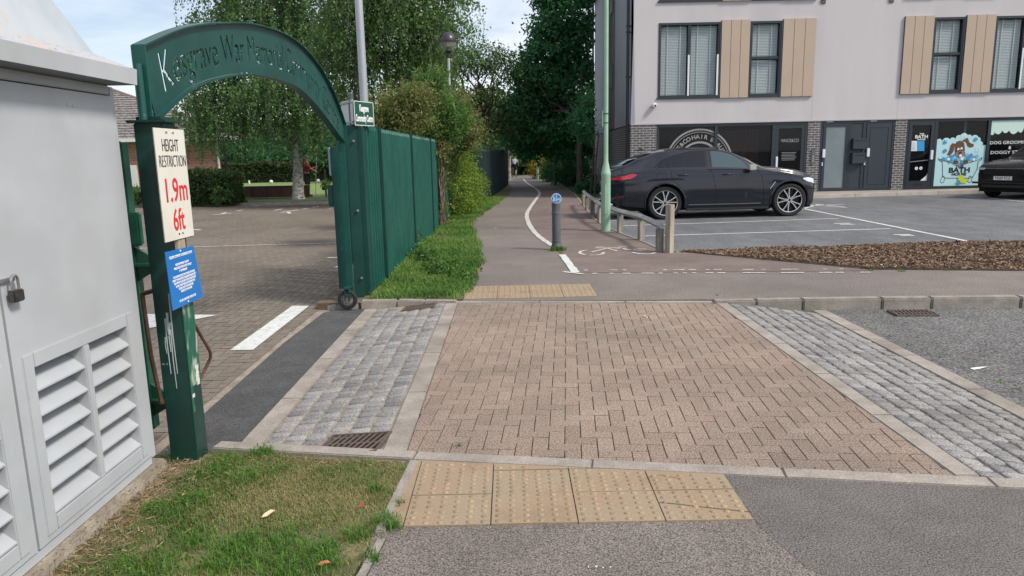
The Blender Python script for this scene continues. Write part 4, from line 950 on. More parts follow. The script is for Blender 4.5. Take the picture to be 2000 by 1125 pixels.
pane(f1,5.16,7.065,zb_,zt); pane(f1,7.175,9.045,zb_,zt)
m = MB(); bars(m, (9.157,10.18), (FLZ+.02,zt-.002), YF+.02, YF+.07, .12); dr = m.build('door', frame_m, f1); 
pane(dr,9.28,10.06,FLZ+.14,zt-.12,y=YF+.045)
handle_m = mat('handle_white', (.72,.74,.76), .35)
m = MB(); m.box((9.20,YF-.03,.95),(9.27,YF+.018,1.33)); m.build('handle', handle_m, f1, bevel=.01)
m = MB()
for i in range(26): xx = 7.3+i*.066; m.box((xx,YF+1.2,.75),(xx+.03,YF+1.22,2.3))
m.build('reflection_slats', mat('reflection_red', (.14,.045,.045), .7), f1)  # red slats stand in for brick and fence reflected in the glass
m = MB()
for x in (5.7,6.5,7.6,8.4): m.box((x,YF+2.2,.5),(x+.5,YF+2.3,1.6))
m.build('mirrors', mat('mirror_dull', (.07,.075,.08), .3), f1)
logo_m = mat('transfer_grey', (.27,.26,.26), .7); lg2 = mat('transfer_pale', (.34,.33,.33), .7)
lx, lz = F(1366,318); ly = YF+.052
def ring_arc(mb, cx_, cz_, r0, r1, a0, a1, y, n=40, clipx=None):
    for i in range(n):
        t0, t1 = R(a0+(a1-a0)*i/n), R(a0+(a1-a0)*(i+1)/n)
        q = [(cx_+r0*math.cos(t0), cz_+r0*math.sin(t0)), (cx_+r1*math.cos(t0), cz_+r1*math.sin(t0)), (cx_+r1*math.cos(t1), cz_+r1*math.sin(t1)), (cx_+r0*math.cos(t1), cz_+r0*math.sin(t1))]
        mb.add([(p[0],y,p[1]) for p in q], [(0,1,2,3)])
m = MB(); ring_arc(m, lx, lz, 1.10, 1.16, 0, 360, ly, 64); ring_arc(m, lx, lz, 1.03, 1.05, 0, 360, ly, 64); ring_arc(m, lx, lz, .66, .73, 0, 360, ly, 48); m.build('round_transfer', logo_m, f1)
def circ_text(s, r, amid, size, cx_, cz_, y, mt, par, step):
    n = len(s)
    for i, ch in enumerate(s):
        if ch == ' ': continue
        a = R(amid+step*(n-1)/2-step*i); up_ = Vector((math.cos(a),0,math.sin(a))); ux_ = Vector((math.sin(a),0,-math.cos(a)))
        textmesh('transfer_letter', ch, size, (cx_+r*math.cos(a),y,cz_+r*math.sin(a)), ux_, up_, mt, par, depth=.001, bold=.003)
for s, am in (('VINCE&CO',148),('HAIR',90),('BEAUTY',38)): circ_text(s, .88, am, .20, lx, lz, ly, lg2, f1, 9.2)
textmesh('door_lettering', 'VINCE&CO', .16, (9.68,YF+.037,1.86), (1,0,0), uZ, lg2, f1, depth=.001, maxw=.62)
m = MB()
for i in range(6): m.box((9.4+.02*(i%2),YF+.036,1.45-i*.05),(9.92-.03*(i%3),YF+.038,1.465-i*.05))
m.build('small_print', logo_m, f1)
# flat entrances
f2 = shop_frame(10.70, 13.27, (11.74,12.22), 'entrance_screen', 'two grey entrance doors with a mailbox panel between them')
m = MB(); bars(m, (10.80,11.68), (FLZ+.02,zt-.002), YF+.0, YF+.06, .10); d_ = m.build('door', frame_m, f2); d_['label'] = 'entrance door with frosted glass'
g = MB(); g.box((10.90,YF+.02,FLZ+.12),(11.58,YF+.03,zt-.10)); g.build('frosted_pane', mat('frosted', (.17,.205,.215), .35, col2=(.20,.235,.245), nscale=1.5), d_)
door_m = mat('door_blue_grey', (.028,.038,.050), .5)
m = MB(); m.box((12.30,YF+.02,FLZ+.02),(13.17,YF+.05,zt)); d2_ = m.build('door', door_m, f2, bevel=.004); d2_['label'] = 'solid dark entrance door'
m = MB(); bars(m, (12.42,13.05), (FLZ+.2,zt-.15), YF+.012, YF+.019, .012); m.build('moulding', frame_m, d2_)
m = MB(); m.box((11.80,YF+.03,FLZ+.02),(12.165,YF+.05,zt)); m.build('infill_panel', door_m, f2)
for z in (1.25,.78+.0):
    z = 1.53 if z > 1 else 1.04
    m = MB(); m.box((11.80,YF-.12,z),(12.24,YF+.029,z+.36)); mbx = m.build('mailbox', door_m, f2, bevel=.006)
    MB().box((11.86,YF-.126,z+.27),(12.26,YF-.1201,z+.30)).build('letter_slot', black, mbx)
for x in (10.83,12.36):
    MB().box((x-.035,YF-.05,1.26),(x+.06,YF+.0,1.55)).build('handle', handle_m, f2, bevel=.01)
    MB().box((x-.03 if x < 11 else x-.10,YF-.015,.98),(x-.0 if x < 11 else x-.06,YF+.0,1.10)).build('lock', handle_m, f2)
for x in (11.0,12.5): MB().box((x-.1,YF+.005,ZB-.075),(x+.12,YF+.009,ZB-.055)).build('closer_plate', handle_m, f2)
ip = empty('entry_phone', (10.47,YF-.03,1.2), 0, 'slim grey door entry panel on the brick pier left of the frosted door', 'intercom')
MB().box((10.41,YF-.035,1.05),(10.54,YF-.003,1.55)).build('panel', mat('intercom_grey', (.16,.15,.15), .35, metal=.6), ip, bevel=.008)
m = MB()
for z in (1.15,1.23,1.31): m.lathe([(.018,-.04),(.016,-.045),(.0001,-.046)], (10.475,YF,z), axis='y', n=10)
m.build('buttons', handle_m, ip)
# dog grooming shop
f3 = shop_frame(13.66, 17.9, (14.66+.03,16.52), 'shopfront', 'dog grooming shopfront with pale blue window picture')
m = MB(); bars(m, (13.75,14.62), (FLZ+.02,zt-.002), YF+.0, YF+.06, .11); m.box((13.86,YF+.0,FLZ+.13),(14.51,YF+.06,FLZ+.30)); dr3 = m.build('door', frame_m, f3)
MB().box((14.03,YF-.006,.25),(14.34,YF-.001,.30)).build('letter_slot', black, dr3)
pane(dr3,13.86,14.51,FLZ+.30,zt-.11,y=YF+.04); pane(f3,14.75,16.465,zb_,zt); pane(f3,16.575,17.81,zb_,zt)
MB().box((14.53,YF-.05,1.12),(14.62,YF+.0,1.44)).build('handle', handle_m, f3, bevel=.01)
f4 = shop_frame(17.902, 21.9, (19.5,), 'shopfront', 'shopfront outside the right edge'); pane(f4,17.99,19.44,zb_,zt); pane(f4,19.56,21.8,zb_,zt)
wt = mat('vinyl_white', (.78,.80,.80), .6); vb = mat('vinyl_pale_blue', (.46,.70,.73), .6); mint = mat('vinyl_mint', (.56,.72,.65), .6)
vblue = mat('vinyl_blue', (.05,.28,.50), .6); vbk = mat('vinyl_black', (.012,.012,.014), .6); vbr = mat('vinyl_brown', (.13,.05,.025), .6); vbr2 = mat('vinyl_muzzle', (.26,.17,.14), .6); vy = mat('vinyl_yellow', (.55,.60,.04), .6); vmid = mat('vinyl_sky', (.16,.46,.66), .6)
_ly = [0]
def flat(name, polys, y, mt, par, th=.002):
    """thin window film pieces, polygons in (x, z)"""
    m = MB()
    for i, P in enumerate(polys):
        k = len(P); y_ = y-.0004*(i % 9)
        if len(polys) < 28 and not name.endswith(('outline','foot','print','foam')): m = MB()
        m.add([(p[0],y_,p[1]) for p in P]+[(p[0],y_+.0003,p[1]) for p in P], [tuple(range(k)), tuple(range(2*k-1,k-1,-1))]+[(e,(e+1)%k,k+(e+1)%k,k+e) for e in range(k)])
        if len(polys) < 28 and not name.endswith(('outline','foot','print','foam')): m.build(name, mt, par)
    if len(polys) >= 28 or name.endswith(('outline','foot','print','foam')): m.build(name, mt, par)
def circ(cx_, cz_, r, n=18, ry=1.0): return [(cx_+r*math.cos(2*math.pi*i/n), cz_+ry*r*math.sin(2*math.pi*i/n)) for i in range(n)]
def Z5(zx, zy):  # zoomed crop coordinates of the window picture -> facade
    return F(1700+zx/6.25, 220+zy/6.25)
yy = YF+.045
def scallop(P_, b_):
    o_ = []
    for i in range(len(P_)-1):
        a, c_ = Vector(P_[i]), Vector(P_[i+1]); d = c_-a; n_ = Vector((-d.y, d.x))
        for k in range(8): t = k/8; o_.append(tuple(a+d*t+n_*b_*math.sin(math.pi*t)**.8))
    return o_+[tuple(P_[-1])]
base = [Z5(790,905),Z5(1275,890),Z5(1290,760),Z5(1392,640),Z5(1418,395)]
top = [(1395,400),(1370,412),(1362,370),(1345,330),(1340,290),(1310,262),(1270,266),(1250,282),(1225,268),(1195,262),(1170,245),(1130,248),(1100,268),(1065,290),(1055,310),(1010,302),(985,315),(975,290),(940,284),(910,300),(885,338),(840,325)]
base[0:0] = []
bx1 = F(1935,370)[0]-.05
P = [(14.76,FLZ+.10),(16.46,FLZ+.10)]+scallop([(16.46,Z5(1418,400)[1])]+[Z5(*p) for p in ((1372,418),(1352,345),(1330,300),(1248,292),(1200,275),(1110,275),(1050,322),(980,325),(885,345))]+[(14.76,Z5(840,330)[1])], -.30)
flat('window_picture', [P], yy, vb, f3)
yy -= .003
tub = [Z5(*p) for p in ((838,562),(890,580),(1000,612),(1110,628),(1220,612),(1330,575),(1372,548),(1365,572),(1325,600),(1312,690),(1262,780),(1225,800),(925,800),(890,770),(886,600),(850,585))]
def outline(P, w_, closed=True):
    o = []; n = len(P)
    for i in range(n if closed else n-1):
        a = Vector(P[i]); b_ = Vector(P[(i+1)%n]); d = (b_-a); 
        if d.length < 1e-4: continue
        d.normalize(); nn_ = Vector((-d.y,d.x))*w_; o.append([tuple(a-nn_-d*w_), tuple(b_-nn_+d*w_), tuple(b_+nn_+d*w_), tuple(a+nn_-d*w_)])
    return o
flat('tub_outline', outline(tub, .010), yy, vbk, f3, .001)
for fxx in ((870,775),(1205,770)):
    P = [Z5(fxx[0]+a, fxx[1]+b_) for a, b_ in ((15,5),(0,40),(-8,70),(10,85),(35,75),(40,45),(52,20))]; flat('tub_foot', outline(P, .008), yy, vbk, f3, .001)
yy -= .003
flat('dog_ears', [[Z5(*p) for p in Q] for Q in (((1050,380),(1010,372),(985,400),(975,450),(942,520),(985,520),(1020,480),(1035,420)),((1120,370),(1150,320),(1180,303),(1205,318),(1215,360),(1240,375),(1272,385),(1268,415),(1225,428),(1195,410),(1180,370),(1160,350)))], yy, vbr, f3)
yy -= .003
flat('dog_head', [[Z5(*p) for p in ((1045,385),(1065,352),(1100,342),(1130,352),(1155,375),(1162,450),(1150,520),(1050,520),(1038,460))]], yy, vbr, f3)
yy -= .003
flat('dog_muzzle', [[Z5(*p) for p in ((1060,480),(1090,462),(1140,460),(1168,485),(1165,520),(1130,540),(1075,548),(1045,520))]], yy, vbr2, f3)
bub = [(900,565,20),(935,570,18),(985,588,22),(1020,565,18),(1050,572,16),(1085,578,18),(1130,602,20),(1165,555,18),(1200,555,22),(1240,560,24),(1270,545,16),(1305,535,22),(1235,520,20),(1190,518,18),(985,540,20),(960,545,16),(1025,520,16)]
yy -= .003
flat('bubble', [circ(*Z5(a, b_), r*.0031) for i, (a, b_, r) in enumerate(bub) if i % 2], yy, vmid, f3)
flat('bubble', [circ(*Z5(a, b_), r*.0031) for i, (a, b_, r) in enumerate(bub) if not i % 2]+[circ(*Z5(920,358), .065), circ(*Z5(918,465), .065), circ(*Z5(1293,325), .065)], yy-.004, vblue, f3)
flat('bubble_foam', [circ(*Z5(960,568), .05), circ(*Z5(1125,560), .06), circ(*Z5(1105,525), .05), circ(*Z5(1268,570), .05)]+outline(circ(*Z5(1150,298), .07), .008)+outline(circ(*Z5(1325,445), .07), .008)+outline(circ(*Z5(938,335), .05), .008), yy-.008, wt, f3, .001)
yy -= .006
flat('dog_paws', [circ(*Z5(1048,605), .09, ry=.7), circ(*Z5(1170,602), .09, ry=.7)], yy, vbr, f3)
flat('dog_eyes', [circ(*Z5(1080,450), .042, ry=1.4), circ(*Z5(1118,442), .042, ry=1.4)], yy, wt, f3)
flat('dog_pupils', [circ(*Z5(1083,462), .028), circ(*Z5(1120,455), .028), circ(*Z5(1102,490), .05, ry=.7)], yy-.0025, vbk, f3)
flat('rubber_duck', [circ(*Z5(1112,800), .11), [Z5(*p) for p in ((1095,830),(1115,860),(1165,862),(1190,840),(1188,800),(1160,815),(1125,815))]], yy, vy, f3)
flat('duck_bubbles', [circ(*Z5(1087,855), .07), circ(*Z5(1065,855), .04)], yy, vblue, f3)
def ztext(s, zx, zy, size, wd, mt, par, y, bold=.004):
    x, z = Z5(zx, zy); return textmesh('window_lettering', s, size, (x,y,z), (1,0,0), uZ, mt, par, depth=.001, bold=bold, maxw=wd/6.25/55.3)
ztext('THE', 1098, 655, .13, 100, vbk, f3, YF+.037); ztext('BATH', 1095, 703, .24, 250, vbk, f3, YF+.037, .008); ztext('HOUSE', 1090, 753, .13, 175, vbk, f3, YF+.037)
ztext('THE', 635, 260, .07, 55, wt, dr3, YF+.03, .002); ztext('BATH', 630, 295, .15, 150, wt, dr3, YF+.03); ztext('HOUSE', 628, 328, .07, 95, wt, dr3, YF+.03, .002)
flat('mint_valance', [[(16.58,zt-.005),(17.80,zt-.005)]+scallop([Z5(*p) for p in ((1872,220),(1815,222),(1705,215),(1620,218),(1525,236),(1478,268))], .38)], YF+.045, mint, f3)
textmesh('window_lettering', 'DOG GROOMING', .15, (17.30,YF+.045,Z5(1700,365)[1]), (1,0,0), uZ, wt, f3, depth=.001, bold=.0005, maxw=1.40)
textmesh('window_lettering', '&', .15, (17.30,YF+.045,Z5(1700,428)[1]), (1,0,0), uZ, wt, f3, depth=.001, bold=.003)
textmesh('window_lettering', 'DOGGY STORE', .15, (17.30,YF+.045,Z5(1700,485)[1]), (1,0,0), uZ, wt, f3, depth=.001, bold=.0005, maxw=1.30)
for (a, b_, mt) in ((488,573,wt),(573,665,vmid)): flat('door_poster', [[Z5(a,468),Z5(b_,468),Z5(b_,345),Z5(a,345)]], YF+.03, mt if mt is wt else mat('poster_blue', (.03,.30,.60), .5), dr3)
flat('poster_print', [[Z5(500,y_+4),Z5(560,y_+4),Z5(560,y_),Z5(500,y_)] for y_ in range(365,460,14)], YF+.027, mat('print_grey', (.35,.36,.38), .6), dr3, .001)
flat('round_stickers', [circ(*Z5(568,680), .055), circ(*Z5(622,678), .055)], YF+.03, wt, dr3)
flat('sticker_marks', [circ(*Z5(570,680), .02), circ(*Z5(622,678), .025)], YF+.028, logo_m, dr3, .001)
flat('foam_edge', [[Z5(*p) for p in ((600,842),(725,838),(745,520),(765,350),(755,400),(740,450),(735,500),(718,550),(738,590),(712,640),(715,700),(690,765),(650,800))]], YF+.03, wt, dr3)
flat('grey_lower_film', [[Z5(470,600),Z5(735,572),Z5(735,580),Z5(470,608)]], YF+.031, mat('film_grey', (.25,.25,.25), .5), dr3, .001)
flat('inner_strip', [[Z5(1225,270),Z5(1250,270),Z5(1270,100),Z5(1240,100)]], YF+.4, mat('inner_pale', (.35,.34,.33), .7), f3)

# ================================================================ CARS
paint = mat('car_paint_dark', (.009,.011,.020), .18, metal=.0, coat=.55, spec=.35); paint2 = mat('car_paint_black', (.005,.005,.007), .25, coat=.4, spec=.3)
cglass = mat('car_glass', (.006,.009,.012), .04, spec=.45); cglass2 = glassmat('car_glass_clear', (.02,.03,.035), .72)
plastic = mat('black_plastic', (.014,.014,.015), .55); tyre_m = mat('tyre', (.014,.014,.015), .85, bump=.2, bscale=90); alloy = mat('alloy', (.70,.71,.73), .25, metal=.9); alloy_d = mat('alloy_dark', (.02,.02,.022), .4, metal=.5)
chrome = mat('chrome', (.75,.76,.78), .15, metal=1.0); tail_m = mat('tail_red', (.50,.012,.02), .2, coat=1); lamp_m = mat('lamp_clear', (.60,.64,.68), .15, coat=1); under = mat('underbody', (.006,.006,.006), .95)
def lin(P, x):
    if x <= P[0][0]: return P[0][1]
    for i in range(len(P)-1):
        if x <= P[i+1][0]:
            t = (x-P[i][0])/(P[i+1][0]-P[i][0]); t2 = t*t*(3-2*t)*.35+t*.65; return P[i][1]+(P[i+1][1]-P[i][1])*t2
    return P[-1][1]
class Car:
    rt = 0
    def __init__(s, **k): s.__dict__.update(k)
    def W(s, x, z):
        """half width of the skin at length x and height z"""
        b = lin(s.belt, x); wl_ = s.hw*lin(s.plan, x)
        if z <= b:
            t = (z-.58)/.55; w_ = wl_*(1-.055*t*t if t > 0 else 1-.10*t*t)
            w_ += .012*math.exp(-((z-(b-.17))/.05)**2)          # shoulder crease
            w_ -= .014*math.exp(-((z-.47)/.09)**2)*(1 if 1.7 < x < s.L-1.6 else 0)
            return w_
        return wl_*(1-.055*((b-.58)/.55)**2)-.012-(z-b)*s.tumble*(1+s.rt*max(0,(1.3-x)/1.3))
    def bot(s, x):
        z = lin(s.sill, x)
        for wx in s.wx:
            d = x-wx
            if abs(d) < s.ar: z = max(z, s.wr+math.sqrt(s.ar**2-d*d))
        return z
    def ring(s, x):
        top = lin(s.top, x); b = min(lin(s.belt, x), top-.05); z0 = s.bot(x); ze = max(b, top-.07)
        R_ = [(-(s.W(x, z0)-.10), z0+.005)]
        for i in range(13): z = z0+(b-z0)*i/12; R_.append((-s.W(x, z), z))
        for i in range(1, 7): z = b+(ze-b)*i/6; R_.append((-s.W(x, z), z))
        we = s.W(x, ze)
        for a in (18,38,60): R_.append((-(we-.09*(1-math.cos(R(a)))*1.0-.02*a/60), ze+(top-ze)*.75*math.sin(R(a)*1.5 if a < 60 else R(90))))
        e = R_[-1]
        for i in range(1, 7): t = i/6; R_.append((e[0]*(1-t), e[1]+(top-e[1])*(1-(1-t)**2)))
        return R_
def build_car(name, loc, rz, p, label, pm, rim_style=5, full=True):
    c = empty(name, loc, rz, label, 'car'); c.scale = (p.sc*(1.04 if p.sc > 1 else 1),p.sc,p.sc)
    st_ = sorted({*np.round(np.linspace(.12, p.L-.12, 70), 4), *[round(x, 4) for wx in p.wx for x in np.linspace(wx-p.ar-.01, wx+p.ar+.01, 38)]})
    rear = [(0,.93,.55,.16),(.02,.97,.35,.07),(.06,.99,.2,.02)]
    m = MB(); rings = []
    xs_ = [.0,.03,.07]+st_+[p.L-.07,p.L-.03,p.L]
    for x in xs_:
        r = p.ring(x)
        # round the very ends in height
        e = min(x, p.L-x)
        if e < .075:
            k = (1-e/.075)**1.6; zc = .72 if x > 1 else .72
            r = [(y*(1-.10*k), z+(zc-z)*.22*k) for y, z in r]
        rings.append([(x, y, z) for y, z in r]+[(x, -y, z) for y, z in reversed(r[:-1])])
    n = len(rings[0]); vs = [v for r in rings for v in r]
    fs = [(i*n+k, i*n+k+1, (i+1)*n+k+1, (i+1)*n+k) for i in range(len(rings)-1) for k in range(n-1)]+[tuple(range(n)), tuple((len(rings)-1)*n+k for k in range(n))]
    m.add(vs, fs); body = m.build('body', pm, c, smooth=True, local=True, sharp=38)
    m = MB(); m.box((.15,-p.hw*.80,.20),(p.L-.15,p.hw*.80,.62)); m.build('underbody', under, c, local=True)
    def side_patch(nm, P_lo, P_hi, mt, off=.004, sides=(-1,1), n_=36, par=None):
        """skin patch between two height curves over x"""
        xa, xb = P_lo[0][0], P_lo[-1][0]
        for sd_ in sides:
            q = MB(); vs_ = []; K = 5
            for i in range(n_+1):
                x = xa+(xb-xa)*i/n_; lo, hi = lin(P_lo, x), max(lin(P_lo, x)+.001, lin(P_hi, x))
                for j in range(K+1): z = lo+(hi-lo)*j/K; vs_.append((x, sd_*(p.W(x, z)+off), z))
            q.add(vs_, [(i*(K+1)+j, (i+1)*(K+1)+j, (i+1)*(K+1)+j+1, i*(K+1)+j+1) for i in range(n_) for j in range(K)])
            q.build(nm, mt, par or c, smooth=True, local=True)
    for nm, lo, hi, mt in p.windows: side_patch(nm, lo, hi, mt)
    def line(P, mt, r_=.004, off=.001, nm='seam', par=body, sides=(-1,1)):
        for sd_ in sides:
            pts_ = []; q = MB()
            for i in range(len(P)-1):
                for k in range(8): t = k/8; x = P[i][0]+(P[i+1][0]-P[i][0])*t; z = P[i][1]+(P[i+1][1]-P[i][1])*t; pts_.append((x, sd_*(p.W(x, z)+off), z))
            x, z = P[-1]; pts_.append((x, sd_*(p.W(x, z)+off), z)); q.tube(pts_, r_, 6); q.build(nm, mt, par, smooth=True, local=True)
    for P in p.seams: line(P, under)
    for P in p.trims: line(P, plastic, .010, .002, 'window_trim')
    # glass front and rear: strips over the roof skin
    for nm, xa, xb, yw in p.screens:
        q = MB(); vs_ = []; n_ = 14; K = 12
        for i in range(n_+1):
            x = xa+(xb-xa)*i/n_; r = p.ring(x)[19:]; ymax = abs(r[0][0])*yw
            zs_ = sorted([(abs(y), z) for y, z in r])
            for j in range(K+1):
                y = -ymax+2*ymax*j/K; z = lin(zs_, abs(y)) if abs(y) <= zs_[-1][0] else zs_[-1][1]
                vs_.append((x, y, z+.006))
        q.add(vs_, [(i*(K+1)+j, (i+1)*(K+1)+j, (i+1)*(K+1)+j+1, i*(K+1)+j+1) for i in range(n_) for j in range(K)]); q.build(nm, cglass, c, smooth=True, local=True)
    # arches
    for wx in p.wx:
        for sd_ in (-1,1):
            q = MB(); pts_ = []
            for a in range(-14, 195, 7):
                x = wx+(p.ar+.012)*math.cos(R(a)); z = p.wr+(p.ar+.012)*math.sin(R(a))
                if z < .24: continue
                pts_.append((x, sd_*(p.W(x, z)-.004), z))
            q.tube(pts_, .024, 8); q.build('wheel_arch', pm if p.arch_paint else plastic, c, smooth=True, local=True)
    for sd_ in (-1,1):
        q = MB(); a, b_ = p.wx[0]+p.ar+.03, p.wx[1]-p.ar-.03; q.box((a,sd_*(p.hw-.10)-.06,.19),(b_,sd_*(p.hw-.10)+.06,.27)); q.build('side_skirt', plastic, c, local=True, bevel=.02)
    # wheels
    for wx in p.wx:
        for sd_ in (-1,1):
            yc = sd_*(p.hw-.155); r0 = p.wr
            T = MB(); T.lathe([(r0*.72,-.11),(r0*.93,-.118),(r0*.985,-.10),(r0,-.07),(r0,.07),(r0*.985,.10),(r0*.93,.118),(r0*.72,.11)], (wx,yc,r0), axis='y', n=48)
            wo_ = empty('x', (0,0,0)); bpy.data.objects.remove(wo_)
            tw_ = T.build('wheel', tyre_m, c, smooth=True, local=True)
            Rm = MB(); o_ = sd_*.105
            Rm.lathe([(r0*.765,o_),(r0*.745,o_+sd_*.008),(r0*.715,o_+sd_*.004),(r0*.70,o_-sd_*.012)], (wx,yc,r0), axis='y', n=48); Rm.build('rim_lip', alloy, tw_, smooth=True, local=True)
            Bd = MB(); Bd.lathe([(r0*.70,o_-sd_*.012),(r0*.69,o_-sd_*.09),(.0001,o_-sd_*.10)], (wx,yc,r0), axis='y', n=40); Bd.lathe([(r0*.50,o_-sd_*.07),(.0001,o_-sd_*.069)], (wx,yc,r0), axis='y', n=30); Bd.build('rim_barrel', alloy_d, tw_, smooth=True, local=True)
            sb, sm = MB(), MB()
            for k in range(5):
                a = 2*math.pi*k/5+.31+wx
                ca_, sa_ = math.cos(a), math.sin(a); rd = Vector((ca_,0,sa_)); tn = Vector((-sa_,0,ca_)); o3 = Vector((wx,yc+o_-sd_*.012,r0))
                for s2 in (-1,1):
                    pts_ = [o3+rd*r0*.08+tn*s2*.012, o3+rd*r0*.34+tn*s2*.022, o3+rd*r0*.50+tn*s2*.042, o3+rd*r0*.70+tn*s2*.066]
                    for i in range(3):
                        A, B_ = pts_[i], pts_[i+1]; d = (B_-A); q_ = (A+B_)/2; d.normalize(); pr = Vector((0,1,0)).cross(d)
                        sm.obox(q_, d, (0,1,0), pr, (B_-A).length/2+.004, .014, .0115)
                        sb.obox(q_-Vector((0,sd_*.012,0)), d, (0,1,0), pr, (B_-A).length/2+.006, .016, .017)
                sb.obox(o3+rd*r0*.30-Vector((0,sd_*.008,0)), rd, (0,1,0), tn, r0*.22, .012, .02)
            sb.lathe([(.0001,o_-sd_*.002),(.035,o_-sd_*.004),(.05,o_-sd_*.03)], (wx,yc,r0), axis='y', n=20)
            sm.build('spokes', alloy, tw_, local=True); sb.build('spoke_backs', alloy_d, tw_, local=True, smooth=True)
    return c, body, line, side_patch
X4 = Car(rt=1.5, L=4.78, hw=.955, sc=1.02, wx=(1.22,4.08), wr=.385, ar=.445, tumble=.50, arch_paint=True,
    plan=[(0,.64),(.08,.73),(.3,.87),(.7,.965),(1.2,.99),(2.2,.985),(3.6,.985),(4.1,.98),(4.4,.93),(4.6,.85),(4.72,.76),(4.78,.68)],
    belt=[(0,1.00),(.3,1.07),(.9,1.14),(1.5,1.15),(3.0,1.13),(3.4,1.10),(3.8,1.045),(4.3,.95),(4.6,.86),(4.78,.74)],
    top=[(0,1.12),(.06,1.18),(.12,1.205),(.3,1.265),(.75,1.46),(1.1,1.575),(1.5,1.635),(2.0,1.645),(2.45,1.622),(2.75,1.545),(3.05,1.42),(3.3,1.27),(3.45,1.195),(3.8,1.165),(4.2,1.105),(4.5,1.02),(4.68,.90),(4.74,.84),(4.78,.78)],
    sill=[(0,.50),(.1,.38),(.4,.31),(.8,.28),(1.7,.26),(3.6,.26),(4.5,.24),(4.66,.26),(4.78,.36)],
    windows=[('side_window', [(1.02,1.23),(1.10,1.185),(1.33,1.175)], [(1.02,1.24),(1.12,1.33),(1.33,1.435)], cglass),
             ('side_window', [(1.36,1.172),(1.62,1.162)], [(1.36,1.445),(1.62,1.51)], cglass),
             ('side_window', [(1.65,1.162),(2.16,1.150)], [(1.65,1.515),(1.9,1.55),(2.16,1.56)], cglass),
             ('side_window', [(2.29,1.148),(3.12,1.130)], [(2.29,1.56),(2.5,1.545),(2.75,1.475),(2.95,1.36),(3.12,1.20)], mat('car_glass_tint', (.045,.078,.09), .05, spec=.6))],
    seams=[[(1.34,1.15),(1.36,.95),(1.50,.80),(1.66,.62),(1.70,.30)],[(2.24,1.13),(2.30,1.0),(2.38,.6),(2.39,.3)],[(3.32,1.09),(3.42,.95),(3.46,.6),(3.47,.3)],[(1.70,.30),(3.47,.30)],[(3.47,1.0),(3.9,.99),(4.35,.90)],
           [(1.02,1.06),(1.22,1.06),(1.24,.93),(1.0,.93),(1.02,1.06)],[(.35,.62),(.6,.60),(.82,.57)]],
    trims=[[(.98,1.23),(1.08,1.17),(1.62,1.155),(2.3,1.138),(3.16,1.12)],[(1.345,1.15),(1.345,1.48)],[(1.635,1.14),(1.635,1.53)],[(2.19,1.12),(2.19,1.57)],[(2.26,1.12),(2.255,1.57)],[(.98,1.23),(1.12,1.345),(1.34,1.45),(1.64,1.525),(1.9,1.57),(2.3,1.573),(2.5,1.56),(2.76,1.49),(2.96,1.37),(3.16,1.12)]],
    screens=[('rear_screen',.34,.98,.86),('windscreen',2.72,3.36,.94)])
crot = R(3.4)
pr = Vector((3.64,17.22,0)); ux_c = Vector((math.cos(crot),math.sin(crot),0)); uy_c = Vector((-math.sin(crot),math.cos(crot),0))
org = pr-ux_c*X4.wx[0]*X4.sc+uy_c*(X4.hw-.05)*X4.sc
car, body, line, patch = build_car('parked_car', (org.x-.01,org.y,-.01), crot, X4, 'dark blue-grey coupe SUV parked side-on behind the timber knee rail', paint)
patch('tail_light', [(.03,.93),(.10,.93),(.30,.94),(.45,.96),(.58,1.03)], [(.03,.98),(.12,.99),(.32,1.03),(.50,1.075),(.58,1.06)], tail_m, .012, n_=16)
m = MB(); m.box((-.012,-.72,.955),(.01,.72,.985)); m.build('tail_light', tail_m, car, local=True, bevel=.006)
patch('reflector', [(.12,.52),(.30,.53)], [(.12,.56),(.30,.565)], mat('reflector_red', (.16,.01,.012), .3), .006, n_=8)
patch('headlight', [(4.38,.86),(4.52,.80),(4.70,.76)], [(4.38,.895),(4.52,.90),(4.70,.87)], lamp_m, .012, n_=14)
patch('air_intake', [(4.52,.36),(4.70,.38)], [(4.52,.62),(4.70,.62)], plastic, .006, n_=8)
line([(3.60,.66),(3.66,.74),(3.72,.82)], chrome, .009, .006, 'side_vent', car); line([(3.06,.46),(3.05,.60)], chrome, .004, .004, 'door_scuff', car)
line([(1.75,.325),(3.40,.325)], mat('skirt_sheen', (.05,.055,.07), .3, coat=1), .014, .0, 'skirt_strip', car)
for x in (1.50,2.50):
    for s in (-1,1):
        m = MB(); y = s*(X4.W(x+.1,1.02)+.02); m.tube([(x,y-s*.02,1.015),(x+.03,y,1.02),(x+.19,y,1.022),(x+.22,y-s*.02,1.018)], .014, 8); m.build('door_handle', paint, car, smooth=True, local=True)
for s in (-1,1):
    m = MB(); m.obox((3.13,s*1.03,1.17), (1,s*.1,0), (0,1,0), (0,0,1), .075, .085, .065); m.box((3.12,min(s*.86,s*1.0),1.12),(3.17,max(s*.86,s*1.0),1.15)); m.build('door_mirror', mat('mirror_silver', (.55,.52,.48), .3, metal=.5), car, local=True, bevel=.025, smooth=True)
m = MB(); m.add([(.78,-.03,1.58),(.98,-.03,1.60),(.84,-.0,1.665),(.78,.03,1.58),(.98,.03,1.60)], [(0,1,2),(3,4,2),(0,2,3),(1,2,4),(0,1,4,3)]); m.build('roof_antenna', paint, car, local=True)
m = MB(); m.box((.60,-.56,1.385),(.80,.56,1.41)); m.build('spoiler', paint, car, local=True, bevel=.012)
m = MB(); m.box((-.02,-.26,.62),(-.004,.26,.74)); np_ = m.build('number_plate', mat('plate_yellow', (.62,.50,.08), .5), car, local=True)
m = MB(); m.lathe([(.04,-.010),(.038,-.018),(.0001,-.02)], (0,0,1.06), axis='x', n=18); m.build('boot_badge', chrome, car, local=True)
